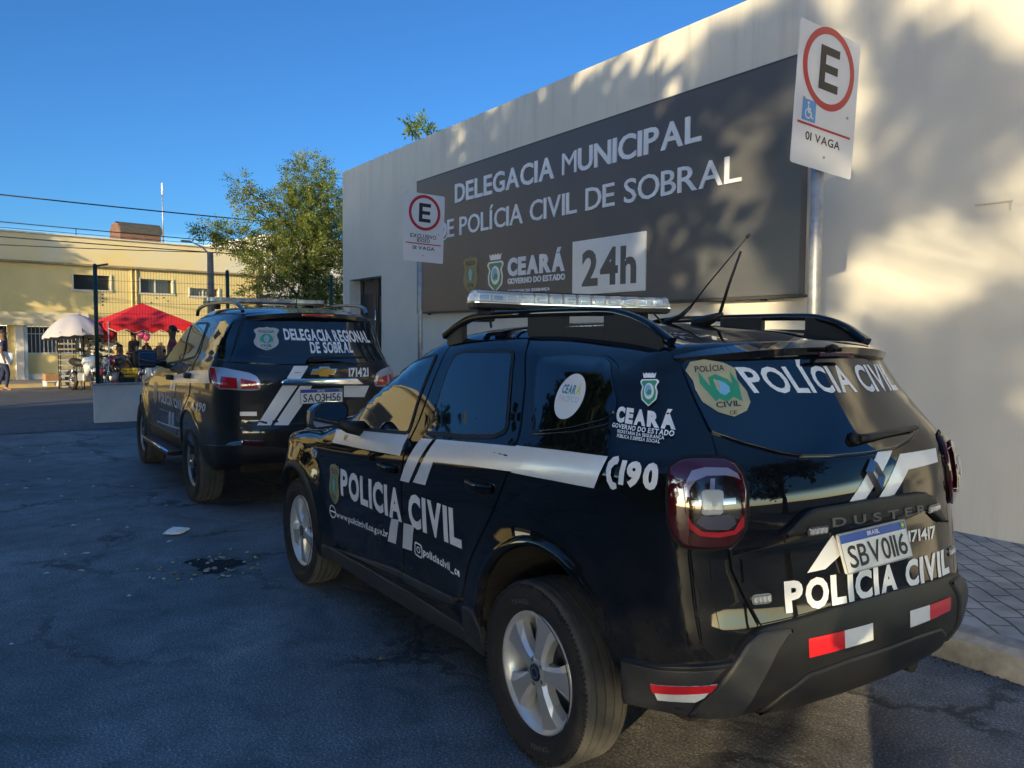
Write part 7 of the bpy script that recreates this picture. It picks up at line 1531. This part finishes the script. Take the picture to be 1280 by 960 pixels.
def leaves(rnd, centres, n, size, flat=.35):
    """n leaf blades (thin diamonds) in tufts around the centres: (x, y, z, rx, rz)"""
    V = []; F = []; nr = np.random.RandomState(rnd)
    for (x, y, z, rx, rz, k) in centres:
        m = max(1, int(n * k)); tw = max(1, m // 7)
        d = nr.normal(size=(tw, 3)); d /= np.linalg.norm(d, axis=1)[:, None]; r = nr.rand(tw) ** .45
        tc = np.array((x, y, z)) + d * r[:, None] * np.array((rx, rx, rz))
        dirs = d + np.array((0, 0, -.25)) + nr.normal(size=(tw, 3)) * .35; dirs /= np.linalg.norm(dirs, axis=1)[:, None]
        for t in range(tw):
            ax = dirs[t]; sd = np.cross(ax, nr.normal(size=3)); sd /= np.linalg.norm(sd); up = np.cross(sd, ax)
            for q in range(7):
                s = size * nr.uniform(.7, 1.25); base = tc[t] + ax * size * (q // 2) * .55; sg = (1, -1)[q % 2] if q < 6 else 0
                ld = ax * (.55 if sg else 1) + sd * sg * .8 + up * nr.uniform(-.35, .35); ld /= np.linalg.norm(ld); w = np.cross(ld, up + nr.normal(size=3) * .3); w /= np.linalg.norm(w)
                i = len(V); V += [base, base + ld * s * .45 + w * s * flat * .5, base + ld * s, base + ld * s * .45 - w * s * flat * .5]; F.append((i, i + 1, i + 2, i + 3))
    return V, F
def tree(loc, rnd, h, trunk_h, cr, n, size, lm, label, cat='tree', group=None, r0=.18, clusters=14, zr=None, shape=None, flat=.35, limb=1.):
    o = empty('tree', loc, 0, label, cat, group); rr = random.Random(rnd); b = MB()
    zr = zr or (h - trunk_h) / 2; cz = trunk_h + zr
    pts = [(0, 0, -.1), (rr.uniform(-.1, .1), rr.uniform(-.1, .1), trunk_h * .5), (rr.uniform(-.2, .2), rr.uniform(-.2, .2), trunk_h), (rr.uniform(-.3, .3), rr.uniform(-.3, .3), cz + zr * .3)]
    b.tube(pts, [r0 * 1.25, r0, r0 * .8, r0 * .3], 10); cs = []
    for k in range(clusters):
        if shape: x, y, z, crx, crz, w = shape[k % len(shape)]
        else:
            a = rr.uniform(0, 6.28); u = rr.uniform(-.85, .95); rad = cr * math.sqrt(max(.05, 1 - u * u)) * rr.uniform(.35, .80); x, y, z = rad * math.cos(a), rad * math.sin(a), cz + zr * u * .85; crx = cr * rr.uniform(.26, .42); crz = crx * rr.uniform(.6, .9); w = rr.uniform(.7, 1.3) / clusters
        cs.append((x, y, z, crx, crz, w)); p0 = Vector(pts[2]).lerp(Vector(pts[3]), rr.uniform(0, .8)); p1 = Vector((x, y, z - crz * .2)); mid = p0.lerp(p1, .55) + Vector((0, 0, .12 * (p1 - p0).length)); b.tube([p0, mid, p1], [r0 * .38 * limb, r0 * .22 * limb, r0 * .08 * limb], 6)
        for q in range(4): e = p1 + Vector((rr.uniform(-1, 1) * crx * .8, rr.uniform(-1, 1) * crx * .8, rr.uniform(-.6, .9) * crz)); b.tube([mid.lerp(p1, .6), e], [r0 * .09 * limb, r0 * .02 * limb], 4)
    b.build('trunk', BARK, o); V, F = leaves(rnd, cs, n, size, flat); lb = MB(); lb.add(V, F); lb.build('crown', lm, o); return o
LF1 = leaf_mat('feathery_leaf', (.155, .205, .048), (.08, .135, .034), (.30, .27, .06), .45)
LF2 = leaf_mat('dark_leaf', (.035, .060, .020), (.022, .042, .015), (.060, .080, .022), .10)
# the leafy tree right of the yellow building
shape = [(-.2, 0, 5.7, .75, .65, .08), (.25, -.5, 5.0, .95, .75, .12), (-.1, .5, 4.7, .9, .7, .10), (.1, -1.0, 4.3, .95, .8, .11), (0, .2, 3.9, 1.0, .8, .13), (-.2, 1.0, 3.5, .8, .6, .08), (.2, -.9, 3.3, 1.0, .8, .11), (0, 1.9, 4.1, .55, .38, .035), (.1, 2.5, 4.2, .40, .25, .018), (0, 1.5, 5.0, .45, .35, .016), (-.2, 1.8, 5.4, .35, .30, .009), (0, .3, 2.7, 1.1, .7, .09), (.2, 1.2, 2.5, .75, .45, .035), (0, -1.0, 2.3, 1.0, .7, .09), (-.3, -1.4, 1.7, .9, .6, .07), (.3, -.3, 1.6, .8, .6, .05)]
tree((19.0, -4.85, 0), 11, 6.3, 1.9, 1.9, 38000, .105, LF1, 'feathery green tree with yellowing leaves between the yellow and grey buildings', r0=.11, clusters=len(shape), shape=shape, flat=.32)
SHB = leaf_mat('bush_leaf', (.10, .16, .035), (.06, .10, .03), (.20, .24, .05), .35)
o = empty('bush', (16.2, -4.1, 0), 0, 'bright green bush behind the fence at the corner of the station', 'bush'); V, F = leaves(5, [(0, 0, 1.35, .7, .6, .5), (.2, -.7, 1.6, .6, .6, .4), (0, .5, .8, .6, .5, .25)], 5000, .10); lb = MB(); lb.add(V, F); lb.build('foliage', SHB, o); lb = MB(); lb.tube([(0, 0, 0), (0, 0, 1.2)], [.04, .02], 6); lb.build('stem', BARK, o)
# leafy tip of a young tree showing over the station wall
o = empty('young_tree', (14.0, -5.75, 0), 0, 'bright leafy tip of a young tree showing over the top of the station wall', 'tree'); b = MB(); b.tube([(0, 0, 0), (0, .05, 3), (.05, .05, 6.1)], [.07, .05, .015], 8)
for e in ((.1, .25, 6.22), (-.1, -.25, 6.15), (.1, .05, 6.35)): b.tube([(.04, .05, 5.8), e], [.014, .005], 5)
b.build('trunk', BARK, o); V, F = leaves(9, [(.05, .20, 6.22, .20, .10, .35), (0, .0, 6.30, .16, .10, .3), (0, -.24, 6.08, .2, .10, .35)], 420, .10, .45); b = MB(); b.add(V, F); b.build('crown', SHB, o)
# ------------------------------------------------------------------ unseen surroundings behind the camera, set to shade the forecourt and show in the lacquer
CREAM = plaster('cream_render', (.55, .47, .33), (.48, .41, .28), 1.)
# boundary wall and house, added to shade the forecourt from its far side
def house(loc, rz, w, dpt, h, label, m):
    o = empty('house', loc, rz, label, 'house'); b = MB(); b.box((0, dpt / 2, h / 2), (w, dpt, h)); b.build('wall', m, o)
    b = MB(); V = [(-w / 2 - .4, -.4, h), (w / 2 + .4, -.4, h), (w / 2 + .4, dpt + .4, h), (-w / 2 - .4, dpt + .4, h), (-w / 2 + 1, dpt / 2, h + 1.4), (w / 2 - 1, dpt / 2, h + 1.4)]; b.add(V, [(0, 1, 5, 4), (1, 2, 5), (2, 3, 4, 5), (3, 0, 4), (3, 2, 1, 0)]); b.build('roof', mat('clay_tiles', (.28, .13, .07), .85, noise=.4, nscale=12), o)
    for k in range(int(w / 2.6)):
        x = -w / 2 + 1.3 + k * 2.6; b = MB(); b.box((x, -.01, 1.6), (1.1, .06, 1.1)); wn = b.build('window', SH, o); b = MB(); b.box((x, -.05, 1.02), (1.25, .12, .06)); b.build('sill', PALEW, wn)
    return o
house((-2.6, 17.5, 0), 0, 13.6, 7, 4.6, 'added cream house with a clay tile roof shading the parked cars from behind the camera', CREAM)
wv = MB(); wv.box((3., 13.6, 1.15), (24.6, .2, 2.3)); tag(wv.build('added_garden_wall', mat('dark_wall', (.07, .075, .05), .95, noise=.4, nscale=3)), 'dark garden wall added to shade the forecourt, across from the station', 'wall')  # added wall, coloured dark so the car paint reflects it dark
SH_ = [(15.2, 7.6), ]
proto = tree((-6.2, 14.6, 0), 21, 9.4, 2.2, 3.4, 9000, .34, LF2, 'broad dark tree over the garden wall, nearest the house corner', group='shade trees behind the camera', r0=.24, clusters=26, flat=.6)
def more(loc, rz, s, lab):
    c = copy_tree(proto); c.location = loc; c.rotation_euler = (0, 0, rz); c.scale = (s[0], s[0], s[1]); c['label'] = lab; return c
# ------------------------------------------------------------------ small things on the asphalt
t = empty('sunken_drain', (3.38, 1.24, 0), .4, 'dark broken sunken drain ringed with fallen leaves left of the cars', 'drain')
rd_ = random.Random(6); b = MB(); n = 40; V = [(0, 0, .005)]
for j, f in enumerate((.55, 1.)):
    for k in range(n): a = 2 * math.pi * k / n; r = (.20 + .05 * math.sin(3 * a + 1) + rd_.uniform(-.03, .03)) * f; V.append((r * math.cos(a), r * .8 * math.sin(a), .005 if j == 0 else .0035))
b.add(V, [(0, 1 + k, 1 + (k + 1) % n) for k in range(n)] + [(1 + k, 1 + n + k, 1 + n + (k + 1) % n, 1 + (k + 1) % n) for k in range(n)]); b.build('pit', mat('drain_dirt', (.022, .021, .022), .95, noise=.5, nscale=18, bump=.8, bscale=30), t)
for k in range(14):
    a = rd_.uniform(0, 6.28); r = rd_.uniform(.05, .25); bb = MB(); bb.lathe([(.001, .018), (.014, .012), (.02, 0)], 6, 'Z', (0, 0, .003)); o = bb.build('stone', KERB, t); o.location = (r * math.cos(a), r * math.sin(a) * .8, 0); o.scale = (rd_.uniform(.5, 1.1),) * 3
rl = random.Random(12)
def flake(name, x, y, s, m, label, cat, group, curl=.25):
    b = MB(); n = 7; V = [(0, 0, .010 + s * .05)]
    for k in range(n): a = 2 * math.pi * k / n + rl.uniform(-.2, .2); r = s * rl.uniform(.55, 1.) * (1 if k % n in (0, 3) else .55); V.append((r * math.cos(a), r * math.sin(a), .004 + s * rl.uniform(0, curl)))
    b.add(V, [(0, 1 + k, 1 + (k + 1) % n) for k in range(n)]); V2 = [(x_, y_, z_ - .002) for x_, y_, z_ in V]; b.add(V2, [(0, 1 + (k + 1) % n, 1 + k) for k in range(n)])
    o = b.build(name, m); o.location = (x, y, 0); o.rotation_euler = (0, 0, rl.uniform(0, 6)); return tag(o, label, cat, group)
LY = [mat('dry_leaf', (.48, .38, .10), .8), mat('brown_leaf', (.22, .14, .06), .8), mat('pale_leaf', (.55, .50, .28), .8)]
for k in range(40):
    a = rl.uniform(0, 6.28); r = rl.uniform(.20, .46); flake('fallen_leaf', 3.38 + r * math.cos(a) * .9, 1.24 + r * math.sin(a), rl.uniform(.014, .034), rl.choice(LY), 'dry fallen leaf among those ringing the drain cover', 'leaf', 'leaves around the drain cover')
PAPER = mat('pale_litter', (.55, .56, .57), .8)
for k in range(34):
    x = rl.uniform(2.2, 12.); y = rl.uniform(1.0, 2.5); flake('litter_scrap', x, y, rl.uniform(.018, .040), rl.choice([PAPER, PAPER, LY[2]]), 'small pale scrap lying on the dark asphalt of the forecourt', 'litter', 'pale scraps on the asphalt', .1)
for k, (x, y) in enumerate([(1.2, .95), (-.45, 1.62), (.55, 2.0), (-.9, .85), (.2, 2.4)]): flake('fallen_leaf', x, y, .03, LY[k % 3], ['single dry leaf on the asphalt beside the near car\'s front door', 'single curled leaf at the bottom edge, nearest the camera', 'single dry leaf out on the bare asphalt at lower left', 'single leaf on the asphalt just behind the near rear wheel', 'single pale leaf at the far lower left of the asphalt'][k], 'leaf', None, .6)
b = MB(); V = []; n = 12
for i in range(5):
    for k in range(n): a = 2 * math.pi * k / n; r = (.01, .055, .07, .05, .01)[i] * rl.uniform(.6, 1.2); V.append((r * math.cos(a) * .8, -.11 + i * .055 + rl.uniform(-.01, .01), .028 + r * .45 * math.sin(a)))
b.add(V, [(i * n + k, i * n + (k + 1) % n, (i + 1) * n + (k + 1) % n, (i + 1) * n + k) for i in range(4) for k in range(n)]); o = b.build('crumpled_paper', mat('white_paper', (.70, .72, .74), .8)); o.location = (4.47, 1.29, 0); o.rotation_euler = (0, 0, .3); tag(o, 'crumpled white paper lying on the asphalt beyond the drain cover', 'litter')
b = MB(); b.tube([(0, 0, .01), (.10, .02, .02), (.22, .01, .012)], [.012, .02, .006], 6); o = b.build('banana_peel', mat('yellow_peel', (.55, .45, .06), .7)); o.location = (-.22, -1.33, 0); o.rotation_euler = (0, 0, .9); tag(o, 'yellow scrap in the gutter under the near car\'s rear corner', 'litter')
# grit and dead leaves gathered along the kerb
V = []; F = []
for k in range(1500):
    x = rl.uniform(-3.0, 6.); d = -1.455 + abs(rl.gauss(0, .055)); px, py = wl(x, d); s = rl.uniform(.002, .008); i = len(V); a = rl.uniform(0, 3); z = rl.uniform(.004, .010)
    V += [(px + s * math.cos(a), py + s * math.sin(a), .003), (px + s * math.cos(a + 2.1), py + s * math.sin(a + 2.1), .003), (px + s * math.cos(a + 4.2), py + s * math.sin(a + 4.2), .003), (px, py, z)]; F += [(i, i + 1, i + 3), (i + 1, i + 2, i + 3), (i + 2, i, i + 3)]
b = MB(); b.add(V, F); tag(b.build('gutter_grit', mat('grit', (.10, .085, .065), .95, noise=.6, nscale=60)), 'dark grit and crumbs gathered along the foot of the kerb', 'grit', None, 'stuff')
more((-2.2, 15.0, 0), 1.1, (1.0, .95), 'broad dark tree over the garden wall, second from the house corner')
more((1.9, 14.8, 0), 2.3, (1.0, 1.0), 'broad dark tree over the garden wall, third from the house corner')
more((5.4, 15.5, 0), 4.0, (.9, .8), 'broad dark tree over the garden wall, farthest from the camera')
more((-4.2, 19.0, 0), 3.1, (1.15, 1.15), 'tall dark tree rising behind the cream house')
more((-9.5, -5.2, 0), .4, (.75, .72), 'rounded dark tree beside the near end of the station, behind the camera')
more((-16.0, -3.0, 0), 2.0, (.9, .9), 'rounded dark tree further down the pavement behind the camera')
more((-18.0, 4.5, 0), 3.0, (.8, .75), 'rounded dark tree across the road end behind the camera')
more((-8.1, 13.0, 0), 1.9, (.42, .50), 'low dense tree added to block sun past the end of the garden wall')  # unseen, added to keep the sun off the near asphalt
more((-19.6, 15.0, 0), 2.7, (1.05, 1.08), 'broad dark tree behind the camera, left of the tall open crowned one')  # unseen, added for the shade it throws on the near wall
more((23.2, 9.7, 0), .9, (.46, .80), 'dark tree out on the cross street in front of the yellow building')
more((13.6, 9.9, 0), 3.7, (.74, 1.05), 'dark tree at the corner of the forecourt and the cross street')
more((-5.9, 12.9, 0), .6, (.42, .50), 'second low dense tree added to block sun, in front of the garden wall')  # unseen, added to stop a streak of sun on the asphalt
more((11.3, 5.0, 0), 2.2, (.33, .44), 'small dark tree on the open forecourt left of the far SUV')
more((13.4, 6.6, 0), 5.2, (.38, .54), 'medium dark tree by the kerb of the cross street, left of the far SUV')
# unseen tree with clumps placed to dapple the station wall and shade the car's rear: (x, y, z, radius, height radius) from its foot
CL = [(0.07, 0.05, 9.39, 0.22, 0.15), (-0.2, -0.14, 9.09, 0.25, 0.17), (-0.46, -0.32, 8.8, 0.18, 0.16), (0.02, 0.01, 8.98, 0.2, 0.13), (-0.25, -0.17, 8.67, 0.2, 0.13), (-0.47, -0.33, 8.43, 0.11, 0.12), (0.24, 0.17, 9.84, 0.15, 0.11), (-0.1, -0.07, 9.5, 0.17, 0.11), (0.19, 0.13, 8.42, 0.15, 0.16), (0.02, 0.01, 8.25, 0.16, 0.1), (-0.31, -0.22, 8.23, 0.13, 0.12), (-0.15, -0.1, 8.45, 0.11, 0.1), (0.33, 0.23, 8.24, 0.15, 0.24), (-0.42, -0.3, 7.99, 0.11, 0.07), (0.18, 0.13, 7.07, 0.19, 0.21), (-0.12, -0.08, 7.06, 0.21, 0.17), (-0.39, -0.27, 7.08, 0.17, 0.19), (-0.57, -0.4, 7.25, 0.1, 0.16), (-0.57, -0.4, 6.88, 0.14, 0.18), (-0.13, -0.09, 6.71, 0.21, 0.16), (-0.38, -0.26, 6.63, 0.17, 0.1), (0.1, 0.07, 6.6, 0.18, 0.21), (-0.63, -0.44, 6.27, 0.1, 0.14), (-0.14, -0.1, 6.3, 0.14, 0.14), (-0.23, -0.16, 6.02, 0.1, 0.12), (-0.61, -0.43, 5.86, 0.12, 0.1), (-0.46, -0.32, 6.36, 0.11, 0.09), (0.77, 0.54, 9.89, 0.23, 0.35), (1.05, 0.73, 9.83, 0.25, 0.36), (1.31, 0.92, 10.06, 0.24, 0.28), (0.67, 0.47, 8.85, 0.22, 0.34), (0.65, 0.46, 8.21, 0.22, 0.28), (0.58, 0.41, 7.56, 0.21, 0.17), (1.43, 1.0, 5.89, 0.34, 0.22), (1.1, 0.77, 5.99, 0.34, 0.22), (0.77, 0.54, 6.04, 0.34, 0.22), (0.44, 0.31, 5.94, 0.34, 0.22), (0.16, 0.11, 6.04, 0.34, 0.22), (1.26, 0.88, 6.34, 0.34, 0.22), (0.93, 0.65, 6.44, 0.34, 0.22), (0.61, 0.42, 6.39, 0.34, 0.22), (0.28, 0.2, 6.44, 0.34, 0.22), (-0.01, -0.01, 6.34, 0.34, 0.22), (1.59, 1.11, 5.54, 0.34, 0.22), (1.67, 1.17, 6.04, 0.34, 0.22), (0.98, 0.68, 5.69, 0.34, 0.22), (-0.05, -0.03, 5.74, 0.34, 0.22), (-0.25, -0.18, 6.04, 0.34, 0.22), (-0.21, -0.15, 5.44, 0.34, 0.22), (-0.38, -0.26, 6.34, 0.34, 0.22)]
rd = random.Random(8); sv = (_s.x, _s.y, _s.z); shp = []
for (x, y, z, rx, rz) in CL:
    t = rd.uniform(-1.6, 1.6); k = 1.28 if z > 7.6 else 1.15
    shp.append((x + 1.8 + sv[0] * t, y + 1.26 + sv[1] * t, z + sv[2] * t, rx * k, rz * k, max(.12, rx * rz * (44 if z > 7.6 else 46))))
for l in np.linspace(-.15, -1.1, 7):                              # low clumps added under the crown to shade the ground
    for z in (5.0, 5.35, 5.7): CLx = .819 * l; shp.append((1.8 + CLx + rd.uniform(-.1, .1), 1.26 + .574 * l, z + rd.uniform(-.08, .08), .26, .20, 2.2))
for q in range(26):                                              # the rest of the crown, to both sides of the view's strip
    l = rd.choice([rd.uniform(2.9, 4.6), rd.uniform(-4.2, -1.75)]); t = rd.uniform(-2.2, 2.2); z = rd.uniform(5.6, 10.2) - abs(l) * .25
    shp.append((1.8 + .819 * l + sv[0] * t, 1.26 + .574 * l + sv[1] * t, z, rd.uniform(.45, .8), rd.uniform(.35, .6), rd.uniform(2.2, 4.)))
tree((-16.1, 17.44, 0), 31, 9.6, 4.2, 3.0, 330, .095, LF2, 'tall open crowned tree behind the camera, alone beyond the end of the garden wall', r0=.20, clusters=len(shp), shape=shp, flat=.6, limb=.3)
person('person', (-2.86, 2.62, 0), R(-34), 'person standing beside the camera, arms raised to hold a phone', dict(hiL=(0, .075, .91), hiR=(0, -.075, .91), knL=(.02, .07, .50), knR=(.02, -.07, .50), anL=(-.02, .06, .09), anR=(-.02, -.06, .09), toL=(.13, .065, .035), toR=(.13, -.065, .035), elL=(.16, .22, 1.22), elR=(.18, -.22, 1.24), wrL=(.30, .10, 1.42), wrR=(.32, -.08, 1.44), haL=(.36, .06, 1.50), haR=(.37, -.04, 1.51)), SK, (.05, .06, .09), (.03, .035, .05), (.01, .008, .008))
build_duster()
build_trail()
